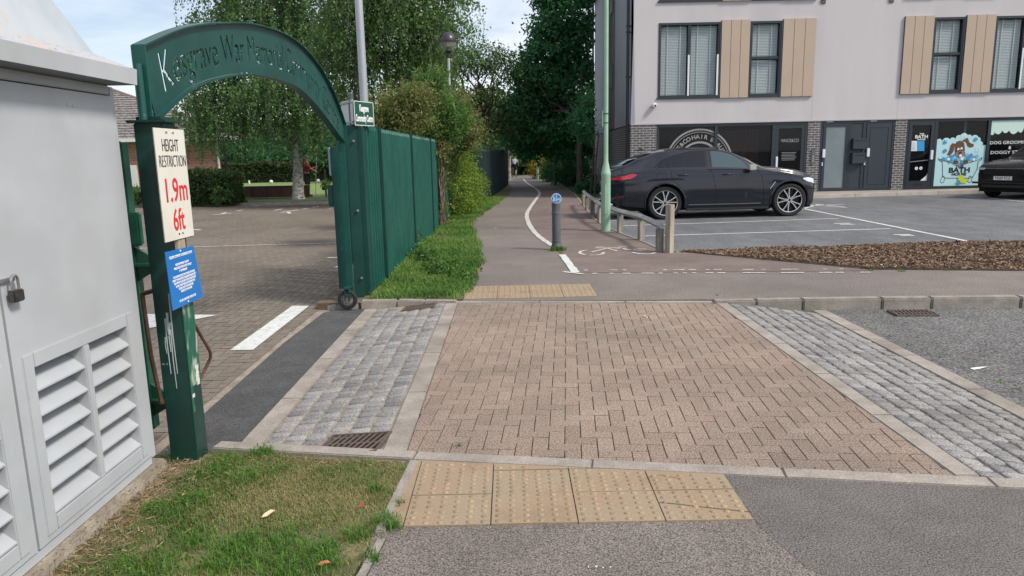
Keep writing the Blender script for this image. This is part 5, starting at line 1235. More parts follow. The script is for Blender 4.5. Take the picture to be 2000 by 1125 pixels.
for s in (-.6,.6): MB().lathe([(.05,-.03),(.05,.08),(.04,.08),(.04,-.03)], (0,s,.36), axis='x', n=16).build('exhaust', chrome, car, local=True, smooth=True)
for s in (-1,1): m = MB(); m.tube([(1.25,s*.60,1.60),(1.9,s*.655,1.645),(2.5,s*.64,1.615)], .012, 6); m.build('roof_rail', plastic, car, smooth=True, local=True)
pass
RR = Car(L=4.80, hw=.98, sc=1.0, wx=(1.0,3.87), wr=.385, ar=.445, tumble=.42, arch_paint=True,
    plan=[(0,.86),(.2,.95),(.8,.99),(3.9,.99),(4.3,.955),(4.6,.88),(4.75,.80),(4.80,.74)],
    belt=[(0,1.05),(.5,1.14),(3.2,1.12),(3.6,1.09),(4.2,1.02),(4.6,.95),(4.8,.86)],
    top=[(0,1.2),(.1,1.4),(.5,1.62),(1.2,1.68),(2.2,1.68),(2.6,1.60),(3.0,1.38),(3.25,1.20),(3.4,1.17),(3.9,1.14),(4.35,1.09),(4.6,1.03),(4.74,.96),(4.80,.90)],
    sill=[(0,.45),(.3,.30),(1.6,.26),(3.4,.26),(4.5,.30),(4.7,.34),(4.80,.42)],
    windows=[('side_window', [(.9,1.16),(1.9,1.15)], [(.9,1.50),(1.9,1.57)], cglass), ('side_window', [(2.0,1.15),(3.0,1.14)], [(2.0,1.57),(2.5,1.54),(3.0,1.30)], cglass)],
    seams=[[(1.95,1.12),(1.97,.3)],[(3.15,1.1),(3.2,.3)]], trims=[], screens=[('rear_screen',.12,.42,.85),('windscreen',2.62,3.2,.92)])
rz2 = R(180+25); nose = D(1948,380,21.6)
frv = Vector((math.cos(rz2),math.sin(rz2),0)); o2 = Vector((14.58,21.5,0))-frv*RR.L
car2, body2, line2, patch2 = build_car('parked_car', (o2.x,o2.y,-.01), rz2, RR, 'black SUV with chrome-ringed grille and white number plate cut off by the right edge', paint2)
m = MB(); m.box((4.77,-.62,.70),(4.815,.62,.90)); m.build('grille', mat('grille_dark', (.012,.012,.014), .3, metal=.4), car2, local=True, bevel=.02)
m = MB()
for i in range(3):
    z = .74+i*.06; m.box((4.815,-.58,z-.004),(4.825,.58,z+.004))
for i in range(28): y = -.57+i*.0422; m.box((4.815,y-.003,.72),(4.822,y+.003,.88))
m.build('grille_mesh', plastic, car2, local=True)
m = MB(); m.box((4.80,-.92,.44),(4.83,.92,.50)); m.box((4.79,-.62,.33),(4.83,.62,.42)); m.build('bumper_intake', plastic, car2, local=True, bevel=.015)
m = MB(); m.box((4.828,-.26,.56),(4.845,.26,.67)); pt = m.build('number_plate', mat('plate_white', (.78,.78,.76), .5), car2, local=True)
textmesh('plate_lettering', 'YK69 FCZ', .11, (4.8465,0,.615), (0,1,0), uZ, vbk, pt, depth=.0005, bold=.002, maxw=.46, local=True)
patch2('headlight', [(4.28,.90),(4.55,.86),(4.76,.84)], [(4.28,.955),(4.55,.945),(4.76,.905)], lamp_m, .014, n_=14)
m = MB(); 
for s in (-1,1): m.obox((4.775,s*.68,.885), (.35,-s*1,0), (1,0,0), (0,0,1), .12, .03, .028)
m.build('headlight', lamp_m, car2, local=True, bevel=.01)
m = MB(); m.box((4.812,-.63,.885),(4.828,.63,.897)); m.build('bonnet_trim', chrome, car2, local=True)
for s in (-1,1): MB().obox((3.0,s*1.06,1.2), (1,0,0), (0,1,0), (0,0,1), .09, .11, .075).build('door_mirror', paint2, car2, local=True, bevel=.025, smooth=True)

# ================================================================ STREET FURNITURE
bp_ = G(1087,488); bo = empty('bollard', tuple(bp_), 0, 'grey plastic bollard with a round blue cycle and footway sign on its head', 'bollard')
bmt = mat('bollard_grey', (.085,.092,.105), .5, col2=(.10,.108,.12), nscale=5)
m = MB(); m.lathe([(.092,0),(.092,.06),(.078,.10),(.073,.14),(.078,.16),(.072,.165),(.071,.60),(.076,.605),(.076,.635),(.071,.64),(.071,.75),(.074,.76),(.07,.80),(.055,.83),(.0001,.84)], tuple(bp_), n=32); m.build('shaft', bmt, bo, smooth=True)
m = MB(); sc_ = (bp_.x, bp_.y-.075, .865)
m.lathe([(.083,.008),(.083,-.004),(.0001,-.004)], sc_, axis='y', n=40); m.build('sign_ring', wht, bo)
m = MB(); m.lathe([(.074,-.0045),(.074,-.008),(.0001,-.008)], sc_, axis='y', n=40); m.build('sign_disc', mat('disc_blue', (.01,.19,.50), .4), bo)
m = MB(); y = sc_[1]-.0095
m.box((sc_[0]-.003,y,sc_[2]-.068),(sc_[0]+.003,y+.001,sc_[2]+.068))
def dsc(cx_, cz_, r, ro=None):
    if ro: ring_arc(m, sc_[0]+cx_, sc_[2]+cz_, r, ro, 0, 360, y, 16)
    else: m.add([(p[0],y,p[1]) for p in circ(sc_[0]+cx_, sc_[2]+cz_, r, 10)], [tuple(range(10))])
def sg(a, b_, w_=.004):
    for P in outline([a, b_], w_, False): m.add([(sc_[0]+p[0],y,sc_[2]+p[1]) for p in P], [(0,1,2,3)])
dsc(-.045,.03,.008); sg((-.045,.02),(-.045,-.005),.007); sg((-.045,-.005),(-.052,-.035)); sg((-.045,-.005),(-.038,-.035)); dsc(-.024,.008,.006); sg((-.024,0),(-.024,-.02),.005); sg((-.024,-.02),(-.028,-.035),.003); sg((-.024,-.02),(-.02,-.035),.003); sg((-.042,.012),(-.028,.0),.003)
dsc(.018,-.018,.010,.014); dsc(.050,-.018,.010,.014); sg((.018,-.018),(.03,.002),.002); sg((.03,.002),(.045,.002),.002); sg((.045,.008),(.05,-.018),.002); sg((.03,.002),(.034,-.018),.002); sg((.034,-.018),(.045,0),.002)
m.build('sign_symbols', wht, bo)
# mint green lamp post
lp = G(1183,451); lo_ = empty('lamp_post', tuple(lp), 0, 'mint green street lamp post with a stepped base beside the knee rail', 'lamp post')
mint_p = mat('mint_paint', (.27,.43,.30), .45, col2=(.31,.47,.34), nscale=4, fleck=(.16,.22,.16), fscale=25, fpos=.73, bump=.05)
m = MB(); m.lathe([(.098,0),(.096,1.13),(.099,1.14),(.099,1.18),(.096,1.19),(.047,1.42),(.045,1.6),(.041,6.2)], tuple(lp), n=28); m.build('column', mint_p, lo_, smooth=True)
m = MB(); m.box((lp.x-.035,lp.y-.103,.35),(lp.x+.035,lp.y-.094,.95)); m.build('access_door', mint_p, lo_, bevel=.003)
m = MB()
for z in (2.18,2.36): m.lathe([(.046,-.008),(.052,-.008),(.052,.008),(.046,.008)], (lp.x,lp.y,z), n=14)
m.build('band', pipe_m, lo_)
m = MB(); m.box((lp.x-.075,lp.y-.03,2.10),(lp.x-.062,lp.y+.03,2.42)); m.build('plate', mint_p, lo_)
m = MB(); m.tube([(lp.x,lp.y,6.2),(lp.x+.2,lp.y,6.35),(lp.x+.7,lp.y,6.4)], [.03,.04,.08], 10); m.build('lantern', gal, lo_, smooth=True)
# timber knee rail
timber = mat('weathered_timber', (.20,.178,.150), .9, col2=(.36,.325,.27), nscale=9, bump=.6, bscale=40, stretch=(1,1,.15), fleck=(.10,.085,.065), fscale=30, fpos=.7)
rail_t = mat('rail_timber', (.27,.265,.265), .9, col2=(.40,.39,.38), nscale=9, bump=.5, bscale=40, stretch=(.3,.3,1))
kr = empty('knee_rail', (2.2,15,0), 0, 'low weathered timber knee rail on square posts following the edge of the path', 'rail')
pos = [G(1150,494),G(1288,492),G(1252,469.5),G(1211,455.5),G(1172,436),G(1157,421),G(1147,411),G(1140,402)][1:]
pos[3].z = 0
HR = .43
for i, p in enumerate(pos):
    a = .25+random.uniform(-.1,.1); hz = HR-.05; m = MB(); m.obox((p.x,p.y,hz/2), (math.cos(a),math.sin(a),0), (-math.sin(a),math.cos(a),0), (random.uniform(-.03,.03),0,1), .050, .050, hz/2); m.build('post', timber, kr, bevel=.006)
m = MB()
for i in range(len(pos)-1):
    a = pos[i]+Vector((0,0,HR)); b_ = pos[i+1]+Vector((0,0,HR)); d = (b_-a); q = (a+b_)/2
    ext = .10 if i == 0 else .01
    s_ = d.normalized(); sd_ = Vector((s_.y,-s_.x,0)); dg = (sd_+uZ).normalized(); dg2 = (uZ-sd_).normalized()
    m.obox(q-s_*(ext/2 if i == 0 else 0), s_, dg, dg2, d.length/2+ext/2, .042, .042)
m.build('rail', rail_t, kr, bevel=.004)
tp = G(1307,494); o = MB(); o.obox((tp.x,tp.y,.37), (.8,.6,0), (-.6,.8,0), (0,0,1), .052, .052, .40)
o = o.build('timber_post', mat('pale_timber', (.27,.24,.19), .9, col2=(.43,.38,.29), nscale=8, bump=.5, bscale=40, stretch=(1,1,.15), fleck=(.16,.13,.09), fscale=30, fpos=.7), at=tuple(tp), bevel=.006); tag(o, 'taller pale square timber post standing on its own at the end of the knee rail', 'post')
# globe lamp
gp_ = D(877,140,21); gx, gy = gp_.x, gp_.y; gz = D(875,83,21).z
gl_ = empty('globe_lamp', (gx,gy,0), 0, 'post-top lamp with a black hood over a clear glass bowl above the bushes', 'lamp post')
m = MB(); m.tube([(gx,gy,0),(gx,gy,gz-.42)], [.06,.035], 14); m.build('column', gal, gl_, smooth=True)
m = MB(); m.lathe([(.0001,.02+.26),(.10,.265),(.17,.21),(.225,.11),(.24,.01),(.235,0),(.0001,.0)], (gx,gy,gz), n=32); m.build('hood', mat('hood_black', (.035,.03,.035), .35), gl_, smooth=True)
m = MB(); m.lathe([(.225,0),(.215,-.08),(.17,-.17),(.09,-.235),(.05,-.25)], (gx,gy,gz), n=28); m.build('bowl', glassmat('bowl_glass', (.5,.5,.45), .75), gl_, smooth=True)
m = MB(); m.lathe([(.05,-.40),(.05,-.30),(.10,-.24),(.07,-.12),(.0001,-.12)], (gx,gy,gz), n=18); m.build('lamp_holder', plastic, gl_, smooth=True)
m = MB(); m.lathe([(.03,-.12),(.05,-.08),(.04,-.02)], (gx,gy,gz), n=14); m.build('bulb', mat('bulb', (.7,.68,.6), .3), gl_, smooth=True)
# far thin posts on the path
for px, py, pt_, rr, cat_, lab, mt in ((1084,363,318,.05,'lamp post','slender grey-green post on the right edge of the shaded path',mat('far_post', (.13,.20,.16), .6)),(1050,352,302,.048,'lamp post','pale far lamp post rising behind the yellow bushes',mint_p)):
    q = G(px, py); mb = MB(); h_ = D(px, pt_, q.y).z if cat_ else 3
    mb.lathe([(rr*1.6,0),(rr*1.6,1.2),(rr,1.45),(rr*.8,5.0)] , tuple(q), n=12); o = mb.build('lamp_post', mt, at=tuple(q), smooth=True); tag(o, lab, cat_)

# ================================================================ PEOPLE
skin = mat('skin', (.45,.26,.19), .6); rtop = mat('red_top', (.30,.035,.03), .8); shorts = mat('dark_shorts', (.02,.02,.03), .8); hair_m = mat('grey_hair', (.18,.15,.13), .9)
def figure(name, loc, rz, joints, edges, mats_, label, parts):
    e = empty(name, loc, rz, label, 'person')
    return e
def skinned(nm, V, E_, Rr, mt, parent):
    me = bpy.data.meshes.new(nm); me.from_pydata(V, E_, []); o = bpy.data.objects.new(nm, me); sc.collection.objects.link(o)
    md = o.modifiers.new('s', 'SKIN'); md.use_smooth_shade = True
    for i, v in enumerate(me.skin_vertices[0].data): r_ = Rr[i]; v.radius = (r_, r_) if not isinstance(r_, tuple) else r_; v.use_root = (i == 0)
    sb_ = o.modifiers.new('u', 'SUBSURF'); sb_.levels = 1; sb_.render_levels = 1
    bpy.context.view_layer.update(); m2 = bpy.data.meshes.new_from_object(o.evaluated_get(bpy.context.evaluated_depsgraph_get())); bpy.data.objects.remove(o)
    m2.name = nm; m2.materials.clear(); m2.materials.append(mt); q = bpy.data.objects.new(nm, m2); sc.collection.objects.link(q); q.parent = parent; return q
def person(loc, rz, pose, label, top_m, leg_m, sc1=1.0):
    e = empty('person', loc, rz, label, 'person'); e.scale = (sc1,)*3
    P = pose
    V = [P['pel'],P['che'],P['nec'],P['hea'],P['hip'][0],P['kne'][0],P['ank'][0],P['toe'][0],P['hip'][1],P['kne'][1],P['ank'][1],P['toe'][1],P['sho'][0],P['elb'][0],P['wri'][0],P['sho'][1],P['elb'][1],P['wri'][1],P['crown']]
    E_ = [(0,1),(1,2),(2,3),(3,18),(0,4),(4,5),(5,6),(6,7),(0,8),(8,9),(9,10),(10,11),(1,12),(12,13),(13,14),(1,15),(15,16),(16,17)]
    Rr = [(.15,.11),(.16,.12),.055,.088,.095,.060,.042,.035,.095,.060,.042,.035,.065,.045,.032,.065,.045,.032,.075]
    # five fingers on each hand
    for w_, el in ((14,13),(17,16)):
        d = (Vector(V[w_])-Vector(V[el])).normalized(); s_ = d.cross(Vector((0,0,1))); s_ = s_.normalized() if s_.length > .01 else Vector((1,0,0)); n0 = len(V)
        pc = Vector(V[w_])+d*.07; V.append(tuple(pc)); Rr.append(.03); E_.append((w_,n0))
        for k in range(5):
            off = (k-2)*.018; ln = (.055,.078,.085,.08,.06)[k]
            a = pc+s_*off+d*.02; b_ = a+d*ln*.6; V.append(tuple(b_)); Rr.append(.009); V.append(tuple(b_+d*ln*.3+Vector((0,0,-.02)))); Rr.append(.008)
            E_ += [(n0,len(V)-2),(len(V)-2,len(V)-1)]
    skinned('body', V, E_, Rr, skin, e)
    cl = lambda i, g: (tuple(V[i]), g)
    skinned('top', [V[i] for i in (0,1,2,12,13,15,16)], [(0,1),(1,2),(1,3),(3,4),(1,5),(5,6)], [(.165,.125),(.178,.135),.062,.085,.06,.085,.06], top_m, e)
    skinned('shorts', [V[i] for i in (0,4,5,8,9)], [(0,1),(1,2),(0,3),(3,4)], [(.168,.13),.112,.078,.112,.078], leg_m, e)
    for i in (6,10):
        j = i+1; m_ = MB(); a = Vector(V[i]); b_ = Vector(V[j]); m_.tube([a+Vector((0,0,-.02)), (a+b_)/2+Vector((0,0,-.02)), b_], [.05,.048,.035], 10); m_.build('shoe', plastic, e, smooth=True, local=True)
    m_ = MB(); h = Vector(V[3]); m_.lathe([(.0001,.135),(.06,.125),(.095,.08),(.10,.03),(.092,.0)], (h.x,h.y,h.z+.02), n=16); m_.build('hair', hair_m, e, smooth=True, local=True)
    f_ = P['face']; m_ = MB(); fv = Vector(f_).normalized(); sv = fv.cross(uZ)
    for s_ in (-1,1): c_ = h+fv*.092+sv*.032*s_+uZ*.03; m_.lathe([(.0001,.009),(.009,0),(.0001,-.009)], tuple(c_), n=8)
    m_.build('eyes', black, e, local=True)
    m_ = MB(); c_ = h+fv*.10; m_.tube([c_+uZ*.02, c_+fv*.018-uZ*.015], [.008,.014], 6); m_.obox(h+fv*.095-uZ*.05, sv, fv, uZ, .022, .004, .004)
    for s_ in (-1,1): m_.obox(h+sv*.098*s_+uZ*.005, fv, sv, uZ, .016, .008, .026)
    m_.build('nose_mouth_ears', skin, e, local=True)
    return e
pp_ = G(597,384)
pose = dict(pel=(0,0,.95),che=(.02,0,1.32),nec=(.03,0,1.50),hea=(.05,0,1.61),crown=(.05,0,1.70),hip=[(0,.10,.90),(0,-.10,.90)],kne=[(.06,.12,.50),(-.04,-.12,.50)],ank=[(.02,.13,.09),(-.10,-.13,.09)],toe=[(.18,.15,.04),(.06,-.15,.04)],
    sho=[(.02,.20,1.42),(.02,-.20,1.42)],elb=[(.14,.27,1.18),(.20,-.24,1.20)],wri=[(.34,.16,1.24),(.38,-.06,1.08)],face=(1,0,-.1))
pe = person((pp_.x-.04,31.6,-.03), R(10), pose, 'person in a red top and dark shorts behind the birch trunk holding a long pole', rtop, shorts, 1.0)
m = MB(); q = Vector((pp_.x+.34,31.65,0)); m.tube([q+Vector((-.08,.05,.0)), q+Vector((.02,0,1.1)), q+Vector((.30,-.1,3.0))], .016, 6); o = m.build('pole', mat('pale_pole', (.55,.50,.38), .6), at=tuple(q)); tag(o, 'long pale pole held upright by the person in the red top', 'pole')
# cyclist
cyp = G(1005,346); by = empty('bicycle', (cyp.x,cyp.y,0), R(75), 'dark bicycle ridden away along the far end of the path', 'bicycle')
bk = mat('bike_black', (.015,.016,.02), .4)
for x in (-.52,.52):
    m = MB(); P = [(x+.33*math.cos(R(a)),0,.34+.33*math.sin(R(a))) for a in range(0,361,15)]; m.tube(P, .018, 6, cap=False); w_ = m.build('wheel', tyre_m, by, local=True)
    m = MB(); [m.tube([(x,0,.34),(x+.32*math.cos(R(a)),0,.34+.32*math.sin(R(a)))], .003, 4) for a in range(0,360,30)]; m.build('spokes', chrome, w_, local=True)
m = MB(); S_, B_, H_, Rw, Fw = (-.18,0,.82), (-.08,0,.30), (.36,0,.86), (-.52,0,.34), (.52,0,.34)
for a, b_ in ((S_,B_),(B_,H_),(S_,H_),(S_,Rw),(B_,Rw),(H_,Fw)): m.tube([a,b_], .016, 6)
m.build('frame', bk, by, local=True); m = MB(); m.tube([(.34,-.26,1.0),(.40,-.1,.98),(.38,0,.95),(.40,.1,.98),(.34,.26,1.0)], .014, 6); m.build('handlebar', bk, by, local=True)
m = MB(); m.obox((-.20,0,.90), (1,0,0), (0,1,0), (0,0,1), .13, .07, .025); m.build('saddle', bk, by, local=True, bevel=.02)
pose2 = dict(pel=(-.18,0,1.0),che=(.06,0,1.33),nec=(.18,0,1.46),hea=(.25,0,1.55),crown=(.26,0,1.64),hip=[(-.16,.10,.97),(-.16,-.10,.97)],kne=[(.16,.12,.80),(.10,-.12,.60)],ank=[(-.02,.12,.45),(-.10,-.12,.20)],toe=[(.10,.12,.40),(.04,-.12,.17)],
    sho=[(.08,.19,1.38),(.08,-.19,1.38)],elb=[(.24,.26,1.18),(.24,-.26,1.18)],wri=[(.32,.25,1.04),(.32,-.25,1.04)],face=(1,0,-.1))
person((cyp.x,cyp.y,0), R(75), pose2, 'cyclist in a pale top riding at the far end of the shaded path', mat('pale_top', (.30,.34,.42), .8), shorts, .85)
# ================================================================ BUNGALOW
bgx = D(228,300,36).x
hb = empty('brick_bungalow', (-17,38,0), 0, 'red brick bungalow with a mossy grey tiled hipped roof behind the height sign', 'building')
tile_m = mat('roof_tile', (.13,.115,.105), .9, col2=(.30,.28,.27), nscale=7, lo=.44, hi=.60, bump=.6, bscale=20, stretch=(1,1,2.5), fleck=(.07,.06,.055), fscale=26, fpos=.62)
xl_, xr_, yf_, yb_ = -26.5, -14.15, 36.0, 47.0; ze = 2.72
m = MB(); m.prism([(xl_,yf_),(xr_,yf_),(-18.9,yb_),(xl_,yb_)], -.1, ze); m.build('wall', brick_rd, hb)
rg = 5.25; ov = .5
A = [(xl_-ov,yf_-ov,ze),(-12.65,yf_-ov,ze-.08),(-18.0,yb_+ov,ze),(xl_-ov,yb_+ov,ze)]
r1, r2 = (-26,41.5,5.7), (-22.3,41.5,5.7)
# roof in overlapping tile courses
m = MB()
def roof_plane(m, a, b_, c_, d_, n=22):
    a, b_, c_, d_ = map(Vector, (a, b_, c_, d_))
    nn_ = (b_-a).cross(d_-a).normalized(); nn_ = nn_ if nn_.z > 0 else -nn_
    for i in range(n):
        t0, t1 = i/n, (i+1)/n; p = [a.lerp(d_,t0)+nn_*.045, b_.lerp(c_,t0)+nn_*.045, b_.lerp(c_,t1)+nn_*.01, a.lerp(d_,t1)+nn_*.01]; q = [a.lerp(d_,t0), b_.lerp(c_,t0)]
        m.add(p+q, [(0,1,2,3),(4,5,1,0)])
roof_plane(m, A[0], A[1], r2, r1); roof_plane(m, A[1], A[2], r2, r2); roof_plane(m, A[2], A[3], r1, r2); roof_plane(m, A[3], A[0], r1, r1)
rf = m.build('roof', tile_m, hb)
m = MB(); m.tube([A[1], r2], .09, 8); m.tube([A[0], r1], .09, 8); m.tube([r1, r2], .09, 8); m.build('ridge_tiles', mat('ridge', (.20,.16,.14), .9, col2=(.26,.13,.08), nscale=6), rf)
wpt = mat('fascia_white', (.66,.66,.64), .6)
m = MB(); m.box((xl_-ov,yf_-ov-.02,ze-.16),(-12.65,yf_-ov,ze+.0)); m.box((xl_-ov,yf_-ov,ze-.165),(-12.65,yf_,ze-.15)); m.build('fascia', wpt, hb)
m = MB(); m.tube([(xr_-.08,yf_-.06,0),(xr_-.08,yf_-.06,ze-.4),(xr_+.2,yf_-.4,ze-.15)], .05, 8); m.build('downpipe', wpt, hb)
wb = D(257,345,35.9); m = MB(); m.box((wb.x-.28,35.85,wb.z-.55),(wb.x+.28,35.998,wb.z+.55)); m.build('meter_box', wpt, hb, bevel=.01)
p_ = D(440,310,34); m = MB(); m.box((p_.x-.06,33.95,0),(p_.x+.06,34.07,2.3)); m.tube([(p_.x,33.95,2.2),(p_.x-.25,33.9,2.35)], .03, 6); o = m.build('dark_post', mat('post_black', (.015,.015,.015), .6), at=(p_.x,34,0)); tag(o, 'black post at the corner of the brick bungalow', 'post')

# ================================================================ FOLIAGE
def unit(n):
    v = rng.normal(size=(n,3)); return v/np.linalg.norm(v, axis=1)[:, None]
def leaf_quads(P, size, jitter=.35, flat=0.0, hang=0.0, aspect=.55):
    """P (n,3) -> rhombic leaves V,F"""
    n = len(P); a = unit(n); 
    if hang: a[:, 2] -= hang; a /= np.linalg.norm(a, axis=1)[:, None]
    b = np.cross(a, unit(n)); b /= np.linalg.norm(b, axis=1)[:, None]+1e-9
    s = size*(1+jitter*rng.normal(size=n)).clip(.4, 1.9)[:, None]
    V = np.stack([P-a*s*.5, P+b*s*.5*aspect, P+a*s*.5, P-b*s*.5*aspect], axis=1).reshape(-1,3)
    return V, np.arange(4*n).reshape(n,4)
def clumps(blobs, n, csize=.35, per=24, shell=.55):
    """leaf positions as clumps spread through ellipsoids (cx,cy,cz,rx,ry,rz); returns P, tone"""
    vol = np.array([b[3]*b[4]*b[5] for b in blobs])**.75; vol = vol/vol.sum(); Ps, Ts = [], []
    for b, f in zip(blobs, vol):
        k = max(3, int(n*f/per)); u = unit(k)*(shell+(1-shell)*rng.random((k,1))**.6)
        c = np.array(b[:3])+u*np.array(b[3:6]); t = rng.normal(.5, .30, k)
        cs = csize*rng.uniform(.6,1.4,(k,1,1)); q = c[:, None, :]+rng.normal(size=(k,per,3))*cs*np.array([.5,.5,.36])
        Ps.append(q.reshape(-1,3)); Ts.append((t[:, None]+rng.normal(0,.12,(k,per))).ravel())
    return np.concatenate(Ps), np.concatenate(Ts).clip(0,1)
bark = mat('bark_brown', (.055,.045,.036), .95, col2=(.10,.08,.065), nscale=9, bump=.8, bscale=22, stretch=(1,1,.3))
bark_b = mat('bark_birch', (.20,.19,.17), .85, col2=(.42,.40,.36), nscale=5, bump=.5, bscale=18, stretch=(1,1,1.6), fleck=(.04,.035,.03), fscale=7, fpos=.58)
lf_birch = leafmat('leaf_birch', (.065,.145,.048), (.20,.335,.115), .48); lf_birch2 = leafmat('leaf_birch_pale', (.075,.155,.050), (.205,.33,.11), .45)
lf_dark = leafmat('leaf_dark', (.030,.125,.052), (.085,.23,.090), .5); lf_mid = leafmat('leaf_mid', (.045,.105,.028), (.12,.20,.06), .4); lf_olive = leafmat('leaf_olive', (.055,.115,.038), (.14,.22,.075), .3)
lf_yel = leafmat('leaf_yellow', (.10,.18,.02), (.26,.36,.06), .4); lf_ivy = leafmat('leaf_ivy', (.05,.13,.028), (.15,.26,.06), .4); lf_red = leafmat('leaf_bronze', (.07,.15,.03), (.26,.24,.09), .4); lf_gold = leafmat('leaf_gold', (.14,.14,.02), (.34,.27,.04), .35); lf_hedge = leafmat('leaf_hedge', (.025,.055,.018), (.07,.115,.035), .25)
def limb(mb, a, b_, r0, r1, wob=.12, n=5, sag=0):
    a, b_ = Vector(a), Vector(b_); T = (b_-a).length; pts_ = [a+(b_-a)*(i/n)+Vector((random.uniform(-1,1), random.uniform(-1,1), random.uniform(-.5,.5)+sag*math.sin(math.pi*i/n)))*wob*T*.25*(0 if i in (0,n) else 1) for i in range(n+1)]
    mb.tube(pts_, [r0+(r1-r0)*i/n for i in range(n+1)], 7); return pts_
def tree(name, label, base, fork_z, r, blobs, n, lsize, lm, bm_=None, csize=.35, limbs=9, keep=None, group=None, lean=(0,0), sub=2, shell=.55, cat='tree', hangf=.3, xmax=99):
    e = empty(name, base, 0, label, cat, group); m = MB(); base = Vector(base); top_ = base+Vector((lean[0],lean[1],fork_z))
    m.tube([base+Vector((0,0,-.1)), base+Vector((0,0,.15)), base+(top_-base)*.5+Vector((random.uniform(-.05,.05),0,0)), top_], [r*1.5,r*1.1,r*.92,r*.8], 12)
    for i in range(limbs):
        b = blobs[i % len(blobs)]; u = Vector(unit(1)[0]); tgt = Vector((min(xmax, b[0]+u.x*b[3]*.5), b[1]+u.y*b[4]*.5, b[2]+u.z*b[5]*.5))
        st_ = top_+(Vector((b[0],b[1],b[2]))-top_)*random.uniform(0,.25); pts_ = limb(m, top_, tgt, r*.42, r*.10, .5)
        for s in range(sub):
            q = pts_[random.randint(2,4)]; u2 = Vector(unit(1)[0]); limb(m, q, q+Vector((u2.x*b[3]*.6,u2.y*b[4]*.6,abs(u2.z)*b[5]*.5)), r*.16, r*.03, .6, 4)
    m.build('trunk', bm_ or bark, e, smooth=True, sharp=80)
    P, T = clumps(blobs, n, csize, shell=shell)
    if keep is not None: k = keep(P); P, T = P[k], T[k]
    V, F_ = leaf_quads(P, lsize, hang=hangf); npmesh('crown', V, F_, lm, T, parent=e); return e
def weeping(name, label, base, fork_z, r, blobs, nstr, per, lsize, lm, bm_, forks, lenr=(1.0,2.6), keep=None):
    e = empty(name, base, 0, label, 'tree'); m = MB(); base = Vector(base)
    pts_ = [base+Vector((0,0,-.1)), base+Vector((0,0,.2))]+[Vector(f) for f in forks[0]]; n_ = len(pts_)
    m.tube(pts_, [r*1.35,r*1.05]+[r*(1-.75*(i+1)/(n_-2)) for i in range(n_-2)], 12)
    for f in forks[1:]: m.tube([Vector(q) for q in f], [r*.5*(1-.75*i/(len(f)-1)) for i in range(len(f))], 8)
    allp = [Vector(q) for f in forks for q in f[1:]]
    for b in blobs:
        c_ = Vector(b[:3]); near = min(allp, key=lambda q: (q-c_).length)
        for k in range(5):
            u = Vector(unit(1)[0]); tgt = c_+Vector((u.x*b[3],u.y*b[4],abs(u.z)*b[5]))*.75; limb(m, near, tgt, r*.16, r*.03, .5, 5, .3)
    vol = np.array([b[3]*b[4]*b[5] for b in blobs])**.7; vol /= vol.sum(); Ps, Ts = [], []; tw = []
    for b, f in zip(blobs, vol):
        k = max(4, int(nstr*f)); u = unit(k)*rng.random((k,1))**.42; u[:, 2] = np.abs(u[:, 2])*.9-.15; st_ = np.array(b[:3])+u*np.array(b[3:6])
        ln = rng.uniform(lenr[0], lenr[1], k); t = np.linspace(0,1,per)[None, :, None]+rng.normal(0,.02,(k,per,1))
        dx = rng.normal(0,.10,(k,1,3)); dx[:, :, 2] = 0
        out_ = (u*np.array([1,1,0]))[:, None, :]*.45
        P = st_[:, None, :]+(dx+out_)*np.sqrt(np.abs(t))*1.0; P[:, :, 2:3] -= (t**1.25)*ln[:, None, None]
        P += rng.normal(0,.055,P.shape)
        tone = rng.normal(.5,.2,(k,1))+rng.normal(0,.12,(k,per)); Ps.append(P.reshape(-1,3)); Ts.append(tone.ravel())
        tw.append(P[::3, ::max(1,per//4), :])
    m.build('trunk', bm_, e, smooth=True, sharp=80)
    tm = MB()
    for arr in tw:
        for s in arr[:120]: tm.tube([tuple(q) for q in s], .008, 3, cap=False)
    tag(tm.build('twigs', bark, e), kind='stuff')
    P = np.concatenate(Ps); T = np.concatenate(Ts).clip(0,1)
    if keep is not None: k = keep(P); P, T = P[k], T[k]
    V, F_ = leaf_quads(P, lsize, hang=.9, aspect=.62); npmesh('crown', V, F_, lm, T, parent=e); return e
# near birch: trunk at the lawn edge
def B(px, py, Y, rx, ry, rz): p = D(px, py, Y); return (p.x, p.y, p.z, rx, ry, rz)
bb = G(583,387.5); tY = bb.y
f0 = [D(582,330,tY),D(580,290,tY),D(575,240,tY),D(585,180,tY),D(560,100,tY),D(545,20,tY)]
f1_ = [D(580,296,tY),D(556,262,tY),D(540,235,tY+.3),D(510,190,tY+.4),D(480,130,tY+.4)]
f2_ = [D(578,250,tY),D(600,180,tY-.3),D(625,120,tY-.3),D(640,60,tY-.3)]
blobs = [B(430,70,tY,1.7,1.8,1.6),B(400,130,tY,1.2,1.4,1.0),B(400,205,tY+.3,1.2,1.5,.9),B(520,30,tY,2.0,2,1.8),B(620,60,tY,1.7,1.8,1.9),B(470,175,tY,1.7,1.8,1.2),B(560,170,tY-.5,1.7,1.6,1.2),B(635,190,tY,1.4,1.6,1.1),B(560,-90,tY,2.3,2.2,2.0),B(440,-60,tY,1.6,1.8,1.6),B(640,-60,tY,1.6,1.8,1.8),B(395,235,tY+.8,.9,1.2,.5),B(480,225,tY-.3,1.5,1.5,.7),B(600,235,tY-.5,1.2,1.3,.6)]
weeping('birch_tree', 'weeping silver birch with pale trunk in the verge, seen through the arch', (bb.x,tY,0), 3, .22, blobs, 2900, 38, .096, lf_birch, bark_b, [f0,f1_,f2_], (.7,1.9))
